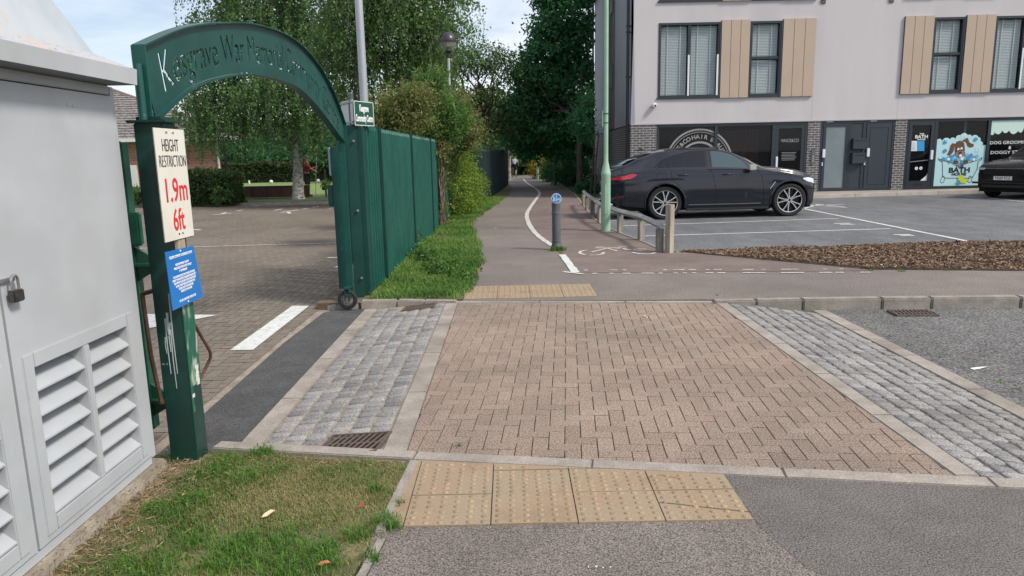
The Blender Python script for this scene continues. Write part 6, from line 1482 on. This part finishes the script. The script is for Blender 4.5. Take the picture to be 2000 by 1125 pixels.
# second birch to the right, behind the gate post
Y2 = 24.0; q = D(700,330,Y2)
g0 = [D(700,200,Y2),D(698,150,Y2),D(690,80,Y2),D(705,20,Y2),D(700,-60,Y2)]; g1 = [D(700,185,Y2),D(715,140,Y2),D(760,105,Y2),D(800,90,Y2),D(850,40,Y2)]; g2 = [D(700,175,Y2),D(728,120,Y2),D(750,50,Y2),D(760,-30,Y2)]; g3 = [D(699,160,Y2),D(670,130,Y2),D(640,110,Y2)]
blobs = [B(720,20,Y2,1.5,1.5,1.4),B(800,40,Y2,1.4,1.5,1.3),B(860,50,Y2,1.0,1.3,.8),B(770,-60,Y2,2.0,1.8,1.6),B(690,-60,Y2,1.5,1.6,1.4),B(850,-30,Y2,1.1,1.3,1.1),B(740,110,Y2+.6,1.3,1.3,.9),B(675,60,Y2,1.1,1.2,1.0),B(650,110,Y2+1,1.0,1.2,.7),B(815,120,Y2+.4,.8,1.0,.6),B(668,175,Y2+.5,.7,.9,.45)]
weeping('birch_tree', 'second birch with forked dark stems behind the tall grey lamp column', (q.x,Y2,0), 3, .17, blobs, 1700, 34, .085, lf_birch2, bark, [g0,g1,g2,g3], (.6,1.7))
# scrubby open trees in the middle
Y3 = 33
tree('hawthorn_tree', 'open spreading tree with bare twisting branches above the dark fence', (D(945,330,Y3).x,Y3,0), 2.6, .17, [B(860,150,Y3,1.1,1.2,.9),B(905,120,Y3,1.1,1.3,.8),B(940,115,Y3,1.1,1.2,.7),B(985,130,Y3,1.0,1.3,.7),B(1030,165,Y3,.8,1.3,.6),B(1020,215,Y3,1.1,1.3,.7),B(1060,250,Y3,.8,1.1,.6),B(950,185,Y3,1.3,1.3,.5),B(900,200,Y3,.9,1.1,.6),B(985,240,Y3,1.3,1.2,.6)], 15000, .11, lf_olive, csize=.40, limbs=22, sub=4, shell=.35)
tree('pine_tree', 'dark round-headed tree behind the globe lamp', (D(820,330,30).x,30,0), 2.4, .16, [B(820,130,30,1.1,1.2,.8),B(850,115,30,.9,1,.7),B(790,175,30,1.2,1.2,.8),B(850,185,30,1.2,1.2,.8)], 13000, .11, lf_olive, csize=.35, limbs=12, sub=2)
# shrubs behind the fence
Y4 = 13.5
def shooty(name, label, base, blobs, nstem, per, lsize, lm, ln=(.35,.9), spread=.35, extra=6000):
    e = empty(name, base, 0, label, 'shrub'); m = MB(); base = Vector(base); Ps, Ts = [], []
    for b in blobs:
        c_ = Vector(b[:3]); limb(m, base+Vector((random.uniform(-.2,.2),random.uniform(-.3,.3),0)), c_, .03, .012, .3, 5)
        k = int(nstem/len(blobs)); u = unit(k)*rng.random((k,1))**.5; st_ = np.array(b[:3])+u*np.array(b[3:6])
        L0 = rng.uniform(ln[0], ln[1], k); d = rng.normal(0,spread,(k,3)); d[:, 2] = np.abs(d[:, 2])*.3+1; d += u*np.array([.9,.9,.2]); d /= np.linalg.norm(d,axis=1)[:, None]
        t = np.linspace(0,1,per)[None,:,None]+rng.normal(0,.03,(k,per,1)); P = st_[:, None, :]+d[:, None, :]*t*L0[:, None, None]; P[:, :, 2] -= (t[:, :, 0]**2)*L0[:, None]*.25
        P += rng.normal(0,.035,P.shape)*(1.3-t); Ps.append(P.reshape(-1,3)); Ts.append((rng.normal(.45,.22,(k,1))+.2*t[:, :, 0]+rng.normal(0,.1,(k,per))).ravel())
        for q in range(0, k, 9): m.tube([tuple(st_[q]), tuple(st_[q]+d[q]*L0[q]*.5), tuple(st_[q]+d[q]*L0[q]-np.array([0,0,L0[q]*.25]))], [.006,.004,.002], 4, cap=False)
    P2, T2 = clumps(blobs, extra, .16, shell=.2); P = np.concatenate(Ps+[P2]); T = np.concatenate(Ts+[T2]).clip(0,1)
    m.build('stems', bark, e); V, F_ = leaf_quads(P, lsize, hang=-.3, aspect=.5); npmesh('foliage', V, F_, lm, T, parent=e); return e
shooty('tall_shrub', 'loose shrub with bronze and light green shoots just behind the palisade fence', (-2.6,Y4,0), [B(745,240,Y4,.30,.5,.22),B(775,215,Y4,.32,.5,.28),B(800,235,Y4,.4,.5,.25),B(770,262,Y4,.5,.5,.2),B(815,200,Y4,.22,.4,.25)], 620, 16, .050, lf_red, (.2,.55))
shooty('tall_shrub', 'bright green leafy shrub behind the fence below the globe lamp', (D(850,300,16.5).x-.2,16.5,0), [B(838,200,16.5,.35,.5,.3),B(865,225,16.5,.45,.5,.3),B(820,240,16.5,.5,.5,.3),B(885,245,16.5,.35,.5,.28),B(845,262,16.5,.8,.5,.25),B(850,175,16.5,.18,.4,.2)], 820, 16, .056, lf_ivy, (.25,.7), extra=7000)
shooty('tall_shrub', 'olive bronze shrub leaning over the fence where the ivy begins', (-1.95,18.5,0), [B(890,215,18.5,.3,.5,.35),B(905,250,18.5,.35,.5,.35),B(918,275,18.5,.3,.5,.25)], 420, 16, .058, lf_red, (.25,.7), extra=4500)
# ivy stem climbing the fence
iv = empty('ivy', (-1.55,16.4,0), 0, 'dead brown ivy stem with a few leaves climbing the fence panels', 'climber'); m = MB()
yi = 16.3; lo = D(858,425,yi); 
for k in range(44):
    P = []; xo, yo = random.uniform(-.02,.07), random.uniform(-.28,.28)
    for i in range(9): z = .05+i*.235; P.append((-1.55+xo+random.uniform(-.03,.03), yi+yo*(.5+.5*abs(i-4)/4)+random.uniform(-.06,.06), z))
    m.tube(P, random.uniform(.006,.018), 5)
m.build('stem', mat('ivy_stem', (.12,.085,.055), .95, col2=(.19,.14,.09), nscale=14), iv)
P, T = clumps([(-1.5,yi,1.75,.18,.45,.3),(-1.5,yi+.1,1.2,.1,.3,.4),(-1.5,yi,.3,.12,.3,.3),(-1.52,yi+.2,2.1,.25,.6,.3)], 2600, .13); V, F_ = leaf_quads(P, .06); npmesh('leaves', V, F_, lf_red, T, parent=iv)
tree('climbing_bush', 'yellow-green leafy bush spilling over the fence onto the verge', (-1.35,20.5,0), .5, .05, [(-1.40,19.6,.9,.35,1.0,.8),(-1.25,20.6,.75,.42,1.2,.75),(-1.1,21.8,.6,.42,1.1,.6),(-1.45,20.6,1.6,.3,1.2,.5),(-1.25,19.2,.35,.35,.6,.35)], 20000, .055, lf_yel, csize=.16, limbs=8, cat='bush')
tree('climbing_bush', 'darker ivy mass hanging over the fence top above the yellow-green bush', (-1.6,21.5,0), 1.2, .05, [(-1.55,19.8,1.95,.35,.9,.35),(-1.5,21.5,2.1,.45,1.3,.4),(-1.35,23.2,1.9,.45,1.2,.5),(-1.3,18.4,2.0,.3,.6,.25)], 12000, .065, lf_olive, csize=.2, limbs=8, cat='bush')
# big dark tree at the right of the path
tb = G(1134,371); YB = 33.0
def keepR(P): return P[:, 0] < 3.74+(P[:, 1]-33)*.112+rng.normal(0,.06,len(P))
tree('horse_chestnut', 'huge dark green broadleaf tree overhanging the path beside the building', (D(1132,371,31).x,31,0), 2.9, .13,
     [B(1120,20,YB,1.6,1.7,1.5),B(1150,90,YB,1.6,1.7,1.4),B(1090,90,YB,1.3,1.6,1.2),B(1060,60,YB,.7,1.2,.7),B(1130,170,YB,1.8,1.7,1.3),B(1070,170,YB,1.4,1.6,1.1),B(1030,150,YB,.7,1.1,.6),B(1040,215,YB,1.1,1.4,.9),B(1095,245,YB,1.7,1.6,.9),B(1150,260,YB,1.2,1.4,.8),B(1010,255,YB+2,1.1,1.4,.8),B(1130,-70,YB,2.0,1.8,1.8),B(1080,-10,YB,.9,1.2,.9),B(1050,110,YB,.8,1.1,.6),B(1035,280,YB+2,1.3,1.5,.6),B(1110,290,YB+1,1.6,1.5,.5)], 42000, .17, lf_dark, csize=.46, limbs=10, keep=keepR, xmax=3.1, sub=0)
for px, lab in ((1153,'thin leaning sapling in the shade left of the building corner'),(1161,'thin upright sapling hard against the dark brick side wall')):
    q = G(px, 381 if px < 1160 else 384); tree('sapling', lab, (q.x,q.y,0), 2.2, .035, [(q.x,q.y,2.8,.7,.7,.9)], 2500, .12, lf_dark, csize=.3, limbs=4, keep=keepR, lean=(.15,0))
# far trees closing the path
def bushes(specs, lm, name, cat, group):
    for (px, py, Y, rx, rz, lab) in specs:
        p = D(px, py, Y); base = (p.x, Y, 0); e = empty(name, base, 0, lab, cat, group)
        P, T = clumps([(p.x,Y,rz*.55,rx,rx*.9,rz*.65),(p.x+rx*.5,Y-.3,rz*.4,rx*.6,rx*.6,rz*.45),(p.x-rx*.4,Y+.2,rz*.5,rx*.6,rx*.6,rz*.45)], 4200, .22); P[:, 2] = np.maximum(P[:, 2], .02)
        V, F_ = leaf_quads(P, .10); npmesh('foliage', V, F_, lm, T, parent=e)
        m = MB(); [m.tube([(p.x,Y,0),(p.x+random.uniform(-.5,.5)*rx,Y+random.uniform(-.4,.4),rz*.7)], [.03,.01], 5) for _ in range(5)]; m.build('stems', bark, e)
bushes([(1062,335,47,1.1,1.35,'golden shrub nearest the far lamp post'),(1085,338,42,1.0,1.2,'olive gold shrub in the middle of the far hedge line')], lf_gold, 'golden_shrub', 'shrub', 'golden shrubs along the far path')
bushes([(1100,345,38,1.1,1.3,'dark rounded shrub right of the golden shrubs'),(1122,350,36,1.0,1.25,'dark clipped shrub under the big tree'),(1150,372,29,.35,.35,'low dark plant at the foot of the saplings')], lf_dark, 'dark_shrub', 'shrub', 'dark shrubs under the big tree')
tree('far_tree', 'pale-stemmed tree at the left bend of the path beside the cyclist', (D(995,345,46).x,46,0), 2.4, .10, [(D(985,300,46).x,46,3.2,1.2,1.2,.9),(D(970,270,46).x,46,4.2,1.5,1.4,1.1),(D(1000,280,46).x,46,3.8,1.0,1.2,.7)], 6000, .15, lf_mid, bark_b, csize=.4, limbs=6)
k = 0
for (px, Y, h, rx, lm_, nm, lab) in ((1010,72,9,5.0,lf_dark,'far_tree','dark tree straight ahead where the path disappears'),(1060,66,8,4.5,lf_mid,'far_tree','mid green tree behind the golden shrubs'),(1110,60,9,4.5,lf_dark,'far_tree','dark tree filling the gap behind the big broadleaf tree'),(950,58,6,4.0,lf_dark,'far_tree','dark tree behind the far end of the dark fence'),(880,50,5,3.5,lf_olive,'far_tree','olive tree low behind the hawthorn branches'),
        (800,50,5.0,4.0,lf_mid,'far_tree','mid green tree behind the bronze shrub'),(720,55,6,4.5,lf_dark,'far_tree','dark tree behind the community sign'),(640,66,5.0,4.6,lf_dark,'far_tree','dark tree behind the hedge right of the birch trunk'),(560,70,5.2,5.0,lf_mid,'far_tree','mid green tree behind the hedge left of the birch trunk'),(480,64,5.0,4.4,lf_dark,'far_tree','dark tree behind the hedge at the bungalow end'),(420,60,4.6,4.2,lf_dark,'far_tree','dark tree partly hidden by the bungalow corner')):
    p = D(px, 330, Y); k += 1
    tree(nm, lab, (p.x,Y,0), h*.25, .2, [(p.x,Y,h*.62,rx,rx*.8,h*.36),(p.x-rx*.5,Y-1,h*.42,rx*.7,rx*.6,h*.3),(p.x+rx*.6,Y-1,h*.45,rx*.6,rx*.6,h*.32),(p.x,Y-1.5,h*.25,rx*1.0,rx*.5,h*.22)], 8500, .30, lm_, csize=.8, limbs=5, sub=1, group='trees in the far background')
# low undergrowth closing the path end
u = MB(); P, T = clumps([(D(x,345,58).x,58,1.0,2.2,1.0,1.2) for x in (985,1005,1030,1055,1080,1110)], 12000, .4); V, F_ = leaf_quads(P, .22); o = npmesh('undergrowth', V, F_, lf_dark, T, at=(0,58,0)); tag(o, 'dark undergrowth massed behind the far bend of the path', 'undergrowth', kind='stuff')
# hedges
def hedge(name, label, x0_, x1_, y0_, y1_, h, n, ls, lm, core=(.012,.022,.008)):
    e = empty(name, ((x0_+x1_)/2,(y0_+y1_)/2,0), 0, label, 'hedge')
    m = MB(); m.box((x0_+.12,y0_+.12,0),(x1_-.12,y1_-.12,h-.10)); m.build('core', mat('hedge_core', (.02,.028,.012), .95, col2=(.035,.04,.02), nscale=4), e)
    q = rng.random((n,3))*np.array([x1_-x0_,y1_-y0_,h])+np.array([x0_,y0_,0]); f_ = rng.integers(0,5,n)
    q[f_ < 2, 1] = y0_; q[f_ == 2, 2] = h; q[f_ == 3, 0] = x1_; q[f_ == 4, 0] = x0_
    keep_ = rng.random(n) < 1; q += rng.normal(0,.055,q.shape)+.05*np.sin(q[:, [1,0,0]]*2.1+1); q[:, 2] = np.maximum(q[:, 2], .02)
    T = (.5+.25*np.sin(q[:, 0]*1.3+q[:, 2]*2)+rng.normal(0,.2,n)).clip(0,1); V, F_ = leaf_quads(q, ls); npmesh('foliage', V, F_, lm, T, parent=e)
h0 = D(375,402,26.6).x; h1 = D(462,395,27.4).x
hedge('clipped_hedge', 'dark clipped hedge beside the height sign at the back of the car park', h0-1.6, h1, 26.9, 28.3, 1.16, 16000, .085, lf_hedge)
hedge('long_hedge', 'long low hedge along the far side of the bowling green', D(420,340,52).x, D(672,340,52).x, 52, 53.2, 1.32, 22000, .14, leafmat('leaf_hedge_far', (.022,.045,.014), (.060,.085,.028), .25))
q = G(258,402); e = empty('small_shrub', (q.x-.2,q.y+.4,0), 0, 'small leafy green shrub at the foot of the bungalow wall', 'shrub'); P, T = clumps([(q.x-.2,q.y+.4,.35,.7,.5,.35)], 1800, .15); V, F_ = leaf_quads(P, .09); npmesh('foliage', V, F_, lf_mid, T, parent=e)
for px, lab in ((432,'leafy sucker growing at the near foot of the dark hedge'),(648,'small green sapling shoot just right of the birch trunk')):
    q = G(px, 400 if px < 500 else 388); e = empty('small_shrub', tuple(q), 0, lab, 'shrub'); P, T = clumps([(q.x,q.y,.35 if px < 500 else .5,.35,.3,.3)], 500, .12); P[:, 2] = np.maximum(P[:, 2], .02); V, F_ = leaf_quads(P, .09); npmesh('foliage', V, F_, lf_mid, T, parent=e)
    m = MB(); m.tube([tuple(q),(q.x,q.y,.5)], .01, 5); m.build('stem', bark, e)
# bowling green bits
wd_ = mat('board_brown', (.075,.028,.022), .8, col2=(.10,.04,.03), nscale=6)
a = D(470,368,31.0); c_ = D(604,368,31.0); m = MB(); m.box((a.x-1.4,31.0,0),(c_.x,31.06,.46)); m.box((a.x-1.4,30.97,.46),(c_.x+.01,31.09,.485))
for i in range(8): x = a.x-1.4+i*(c_.x-a.x+1.4)/7.02; m.box((x-.03,30.95,0),(x+.03,31.0,.46))
o = m.build('timber_screen', wd_, at=(a.x,31,0)); tag(o, 'low red-brown timber screen behind the birch trunk', 'screen')
cf = empty('chain_link_fence', (-9,30.3,0), 0, 'thin chain link fence on dark posts in front of the bowling green', 'fence')
xa_, xb_ = D(455,380,30.3).x, -3.0
for px in (473,637): x = D(px,380,30.3).x; MB().box((x-.035,30.27,0),(x+.035,30.34,1.12)).build('post', mat('post_dark', (.03,.03,.03), .8), cf)
MB().box((-4.2,30.27,0),(-4.13,30.34,1.12)).build('post', mat('post_dark', (.03,.03,.03), .8), cf)
m = MB(); x = xa_
while x < xb_:
    for s in (-1,1): m.add([(x,30.30,.05),(x+.006,30.30,.05),(x+s*.9+.006,30.30,.95),(x+s*.9,30.30,.95)], [(0,1,2,3)])
    x += .11
m.build('mesh', mat('wire', (.06,.07,.05), .6), cf)
for px, py, lab in ((487,357.5,'white bowls marker on the lawn, left of three'),(530,357,'white bowls marker between the other two'),(622,355,'white bowls marker right of the birch trunk')):
    q = G(px, py+2.5, -.03); m = MB(); m.lathe([(.0001,0),(.06,.02),(.13 if px > 500 else .06,.13),(.10 if px > 500 else .06,.24),(.0001,.28)], tuple(q), n=12); o = m.build('bowls_marker', wht, at=tuple(q), smooth=True); tag(o, lab, 'marker', 'white markers on the bowling green')

# ================================================================ GRASS, MULCH, LITTER
def blades(name, P, hgt, wid, m_, T, label, lean=.5):
    n = len(P); a = rng.random(n)*2*np.pi; d = np.stack([np.cos(a), np.sin(a), 0*a], 1); s = np.stack([-np.sin(a), np.cos(a), 0*a], 1)
    h = (hgt*rng.uniform(.5,1.25,n))[:, None] if np.isscalar(hgt) else (hgt*rng.uniform(.5,1.25,n))[:, None]
    ln = h*lean*rng.random((n,1)); z = np.array([[0,0,1.]]); w_ = wid*rng.uniform(.6,1.3,(n,1))
    p0 = P-s*w_/2; p1 = P+s*w_/2; p2 = P+z*h*.6+d*ln*.45+s*w_*.32; p3 = P+z*h*.6+d*ln*.45-s*w_*.32; tip = P+z*h*(1-.25*lean)+d*ln*1.2
    V = np.stack([p0,p1,p2,p3,tip-s*w_*.05,tip+s*w_*.05], 1).reshape(-1,3); b = np.arange(n)[:, None]*6
    F_ = np.concatenate([b+np.array([[0,1,2,3]]), b+np.array([[3,2,5,4]])]); o = npmesh(name, V, F_, m_, np.concatenate([T,T]), at=tuple(P.mean(0))); tag(o, label, 'grass', kind='stuff'); return o
def vnoise(x, y, s, seed=0):
    r_ = np.random.default_rng(seed); g = r_.random((64,64)); xi, yi_ = x*s+100, y*s+100; x0_ = np.floor(xi).astype(int); y0_ = np.floor(yi_).astype(int); fx_, fy_ = xi-x0_, yi_-y0_
    fx_ = fx_*fx_*(3-2*fx_); fy_ = fy_*fy_*(3-2*fy_); a = lambda i, j: g[(x0_+i)%64,(y0_+j)%64]
    return (a(0,0)*(1-fx_)+a(1,0)*fx_)*(1-fy_)+(a(0,1)*(1-fx_)+a(1,1)*fx_)*fy_
grass_m = leafmat('grass_blades', (.075,.18,.028), (.36,.31,.14), .3, .6); grass_l = leafmat('grass_lush', (.06,.155,.022), (.17,.31,.055), .35, .6)
n = 150000; X = rng.uniform(-1.95,-.57,n); Y = rng.uniform(1.5,3.95,n)
edge = np.where(Y > 2.86, -.60+(Y-2.88)*.07, -.70+(Y-1.6)*.075); ok = (X < edge+.012) & (Y < near_k(X)-.03)
dirt = vnoise(X,Y,2.2,3)*.6+vnoise(X,Y,7,4)*.4; nearK = np.clip((X+1.74+.14*vnoise(X,Y,4,21))/.26, 0, 1); back = np.clip((near_k(X)-.03-Y)/.12, 0, 1)
dens = np.clip((dirt-.30)*3.4, .10, 1)*(.25+.75*nearK)*(.35+.65*back); ok &= rng.random(n) < dens
X, Y, dirt = X[ok], Y[ok], dirt[ok]
lush = vnoise(X,Y,3.1,9)*.45+vnoise(X,Y,8,10)*.35+vnoise(X,Y,19,14)*.20; frontb = np.clip((2.75-Y)/.6,0,1); left_ = np.clip((-1.15-X)/.4,0,1)
gv = np.clip(lush*1.1-.25+.14*frontb+.22*left_+.08, 0, 1)
T = np.clip(1.12-gv*1.30+rng.normal(0,.22,len(X)), 0, 1)
blades('grass', np.stack([X,Y,0*X],1), .013+.036*gv**1.6, .0034, grass_m, T, 'patchy short grass and straw in front of the kiosk', 1.1)
# tufts
def tufts(name, spots, hh, per, label, mt, spread=.06, wid=.005):
    Ps = []
    for x, y, s in spots: q = rng.normal(size=(int(per*s),3))*spread*s; q[:, 2] = 0; Ps.append(q+np.array([x,y,0.0]))
    P = np.concatenate(Ps); blades(name, P, hh, wid, mt, rng.normal(.4,.25,len(P)).clip(0,1), label, 1.2)
sp_ = [(G(x,y).x,G(x,y).y,s) for x, y, s in ((515,885,.6),(440,905,.9),(480,935,.9),(415,930,.8),(380,980,.7),(560,1060,1.0),(600,1090,1.1),(520,1100,1.2),(450,1090,1.2),(380,1060,1),(640,1100,.6),(750,1020,.6),(735,960,.35),(770,1030,.3),(310,1110,1),(250,1115,.8),(290,1000,.5),(350,900,.5),(420,1115,1.2),(560,1120,1.2),(480,1060,.9),(700,1050,.6),(640,1075,.6))]
tufts('grass_tufts', sp_, .05, 240, 'brighter green grass tufts in the worn near lawn', grass_l, .055, .0045)
tufts('grass_tufts', [(bp_.x-.02,bp_.y-.12,.7),(bp_.x+.06,bp_.y-.11,.6)], .10, 120, 'tuft of grass at the foot of the grey bollard', grass_l, .07, .012)
# verge grass along the fence
n = 70000; Y = 8.05+(rng.random(n)**1.5)*19; pl_x = np.interp(Y, [p[1] for p in PL], [p[0] for p in PL]); X = -1.62+(pl_x+1.66)*rng.random(n)
X += np.where(rng.random(n) < .1, .04, 0); ok = X < pl_x+.03+.05*np.sin(Y*3); bare = vnoise(X,Y,1.5,5); edge_ = np.clip((pl_x-X)/.15,0,1); front = np.clip((Y-8.05)/.5,0,1)
ok &= rng.random(n) < np.clip((bare-.1)*3,.1,1)*(.3+.7*edge_)*(.15+.85*front); X, Y, pl_x = X[ok], Y[ok], pl_x[ok]
hh = .05+.09*vnoise(X,Y,.9,6)+.10*np.clip((-1.2-X)/.4,0,1)*vnoise(X,Y,1.2,7)
T = (vnoise(X,Y,2,8)*1.1-.1+rng.normal(0,.18,len(X))).clip(0,1); sz = (.008+.0006*Y)
lgm = leafmat('grass_verge', (.065,.165,.028), (.22,.34,.08), .35, .6)
blades('grass', np.stack([X,Y,0*X],1), hh, .010, lgm, T, 'long green grass on the verge along the palisade fence', 1.0)
P, T = clumps([(G(905,545).x,9.3,.05,.18,.3,.05),(G(870,530).x,9.9,.06,.3,.35,.06),(G(830,500).x,11,.09,.25,.4,.08),(G(815,470).x,12.3,.2,.2,.5,.15)], 2600, .12); P[:, 2] = np.abs(P[:, 2])+.02; V, F_ = leaf_quads(P, .05); o = npmesh('clover', V, F_, lf_ivy, T, at=(-.9,10,0)); tag(o, 'broad leaved weeds among the verge grass', 'weeds', kind='stuff')
# dry strip of verge in front, left verge weeds by wheel, moss lines on kerbs
tufts('grass_tufts', [(G(x,y,-.1).x,G(x,y,-.1).y,s) for x, y, s in ((1400,594,.25),(1500,600,.25),(1700,665,.25),(1770,697,.3),(1830,722,.3),(1880,745,.3),(1950,775,.3),(1985,790,.25),(1740,680,.25))], .02, 60, 'thin line of moss and grass along the right hand kerbs', grass_l, .05, .006)
tufts('grass_tufts', [(G(x,y).x,G(x,y).y,s) for x, y, s in ((500,888,.3),(898,872,.12),(720,1085,.4),(733,1095,.35),(1095,494,.3),(1440,502,.5),(1500,507,.4),(1700,528,.5),(1760,530,.5),(1850,528,.4),(780,985,.2))], .035, 90, 'small weeds growing in the paving edges', grass_l, .05, .006)
# mulch bed
mpoly = [(2.72,11.52),(5,11.60),(10,11.98),(20,12.6),(20,9.4),(9,9.15),(6.5,9.08),(4.75,9.42),(3.6,10.55),(3.0,11.2)]
bmz = mat('mulch_soil', (.055,.035,.022), .95, col2=(.10,.065,.04), nscale=9, bump=1, bscale=30)
area('mulch_bed', mpoly, .008, bmz, zb=-.1)
n = 60000; Y = rng.uniform(9.1,12.5,n); X = rng.uniform(2.7,14,n); pin = np.ones(n, bool)
cnt = np.zeros(n, bool)
for i in range(len(mpoly)):
    (xa,ya),(xb,yb) = mpoly[i], mpoly[(i+1)%len(mpoly)]; c = ((ya > Y) != (yb > Y)) & (X < (xb-xa)*(Y-ya)/((yb-ya) if yb != ya else 1e-9)+xa); cnt ^= c
X, Y = X[cnt], Y[cnt]; n = len(X); Z = .012+.03*vnoise(X,Y,1.2,12)+rng.random(n)*.014
d = unit(n); d[:, 2] *= .35; d /= np.linalg.norm(d,axis=1)[:, None]; s_ = np.cross(d, unit(n)); s_[:, 2] *= .6; s_ /= np.linalg.norm(s_,axis=1)[:, None]
L_ = rng.uniform(.010,.034,(n,1)); Wd = rng.uniform(.004,.011,(n,1)); P = np.stack([X,Y,Z],1)
V = np.stack([P-d*L_-s_*Wd,P+d*L_-s_*Wd*.8,P+d*L_+s_*Wd,P-d*L_+s_*Wd*.7],1).reshape(-1,3)
mul = mat('bark_chips', (.10,.058,.036), .9, col2=(.38,.26,.17), attr=True); o = npmesh('bark_mulch', V, np.arange(4*n).reshape(n,4), mul, (rng.random(n)**1.8), at=(7,10.5,0)); tag(o, 'brown bark chippings covering the bed beside the car park', 'mulch', kind='stuff')
# dry debris: soil bank by the kiosk, straw, kerb litter
n = 3200; Y = rng.uniform(1.6,3.66,n); X = -1.83+np.abs(rng.normal(0,.15,n)); Z = .012+rng.random(n)*.02
n2 = 900; a = rng.random(n2); X2 = -1.65+a*1.0; Y2_ = near_k(X2)-.05-np.abs(rng.normal(0,.04,n2)); X = np.concatenate([X,X2]); Y = np.concatenate([Y,Y2_]); Z = np.concatenate([Z,.008+0*X2]); n = len(X)
d = unit(n); d[:, 2] *= .25; d /= np.linalg.norm(d,axis=1)[:, None]; s_ = np.cross(d, unit(n)); s_ /= np.linalg.norm(s_,axis=1)[:, None]; L_ = rng.uniform(.002,.024,(n,1))**1.0; Wd = np.minimum(L_*.7, rng.uniform(.0005,.0026,(n,1))); P = np.stack([X,Y,Z],1)
V = np.stack([P-d*L_-s_*Wd,P+d*L_-s_*Wd*.8,P+d*L_+s_*Wd,P-d*L_+s_*Wd*.7],1).reshape(-1,3)
o = npmesh('dry_litter', V, np.arange(4*n).reshape(n,4), mat('dry_stems', (.12,.07,.04), .9, col2=(.42,.31,.19), attr=True), rng.random(n), at=(-1.7,2.6,0)); tag(o, 'dry stems, twigs and crumbs of soil along the kiosk plinth', 'litter', kind='stuff')
area('soil_bank', [(-2.0,1.2),(-1.58,1.2),(-1.56,2.2),(-1.53,2.9),(-1.50,3.5),(-1.60,near_k(-1.6)-.03),(-2.0,3.7)], .006, mat('dry_soil', (.20,.135,.085), .95, col2=(.30,.215,.14), nscale=14, bump=.9, bscale=45, fleck=(.40,.33,.25), fscale=50, fpos=.66), zb=-.05)
area('soil_bank', [(-1.60,near_k(-1.6)-.032),(-1.58,3.72),(-.62,3.56),(-.58,near_k(-.6)-.028)], .004, MATS['dry_soil'], zb=-.05)
# leaf litter by the gutters
def litter(name, spots, n, col1, col2, label, z, ls=.012):
    P = np.concatenate([np.array([[x,y,z]])+rng.normal(size=(int(n*s),3))*np.array([[sx,sy,.003]]) for x, y, sx, sy, s in spots]); V, F_ = leaf_quads(P, ls); V[:, 2] = z+np.abs(V[:, 2]-z)*.35
    o = npmesh(name, V, F_, mat(name, col1, .9, col2=col2, attr=True), rng.random(len(P)), at=tuple(P.mean(0))); tag(o, label, 'litter', kind='stuff')
g = G(1500,597,-.09); g2_ = G(1560,602,-.1); litter('leaf_litter', [(g.x,g.y-.02,.25,.04,1),(g2_.x,g2_.y,.2,.04,1),(G(1400,594).x,G(1400,594).y-.02,.25,.02,.8)], 500, (.10,.06,.03), (.28,.18,.09), 'dry brown leaves blown against the right hand kerb', -.095)
g = G(700,592,-.06); litter('blossom_litter', [(g.x-.15,g.y+.02,.25,.05,1),(g.x+.1,g.y,.1,.04,.6),(-1.0,8.05,.25,.06,.8)], 500, (.40,.26,.14), (.50,.36,.22), 'fallen tan blossom around the gate wheel', -.055, .010)
yb2 = [(D(x,410,26.2).x, 26.2, .9, .45, 1) for x in (530,560,600,640)]; litter('leaf_litter_far', yb2, 700, (.10,.06,.035), (.30,.21,.13), 'fallen leaves at the back of the car park under the birch', -.08, .07)
# single bits on the grass
for px, py, L__, col_, lab, rz_ in ((524,1004,.035,(.62,.50,.34),'pale dry leaf lying on the worn grass',.9),(632,1101,.028,(.45,.16,.09),'brown red leaf on the grass by the bottom edge',.1),(705,988,.014,(.55,.05,.04),'tiny red petal on the grass near the tactile slabs',.3)):
    q = G(px, py, .03); m = MB(); c_, s_ = math.cos(rz_), math.sin(rz_); P = [(-1,0,0),(-.4,.28,.006),(.5,.24,.012),(1,0,.004),(.5,-.24,.008),(-.4,-.28,.0)]
    m.add([(q.x+(c_*a-s_*b_)*L__, q.y+(s_*a+c_*b_)*L__, q.z+h_) for a, b_, h_ in P]+[(q.x+(c_*a-s_*b_)*L__, q.y+(s_*a+c_*b_)*L__, q.z+h_-.002) for a, b_, h_ in P], [(0,1,2,3,4,5),(11,10,9,8,7,6)])
    o = m.build('fallen_leaf', mat(lab[:12], col_, .8), at=tuple(q)); tag(o, lab, 'leaf', 'single leaves and petals on the grass')
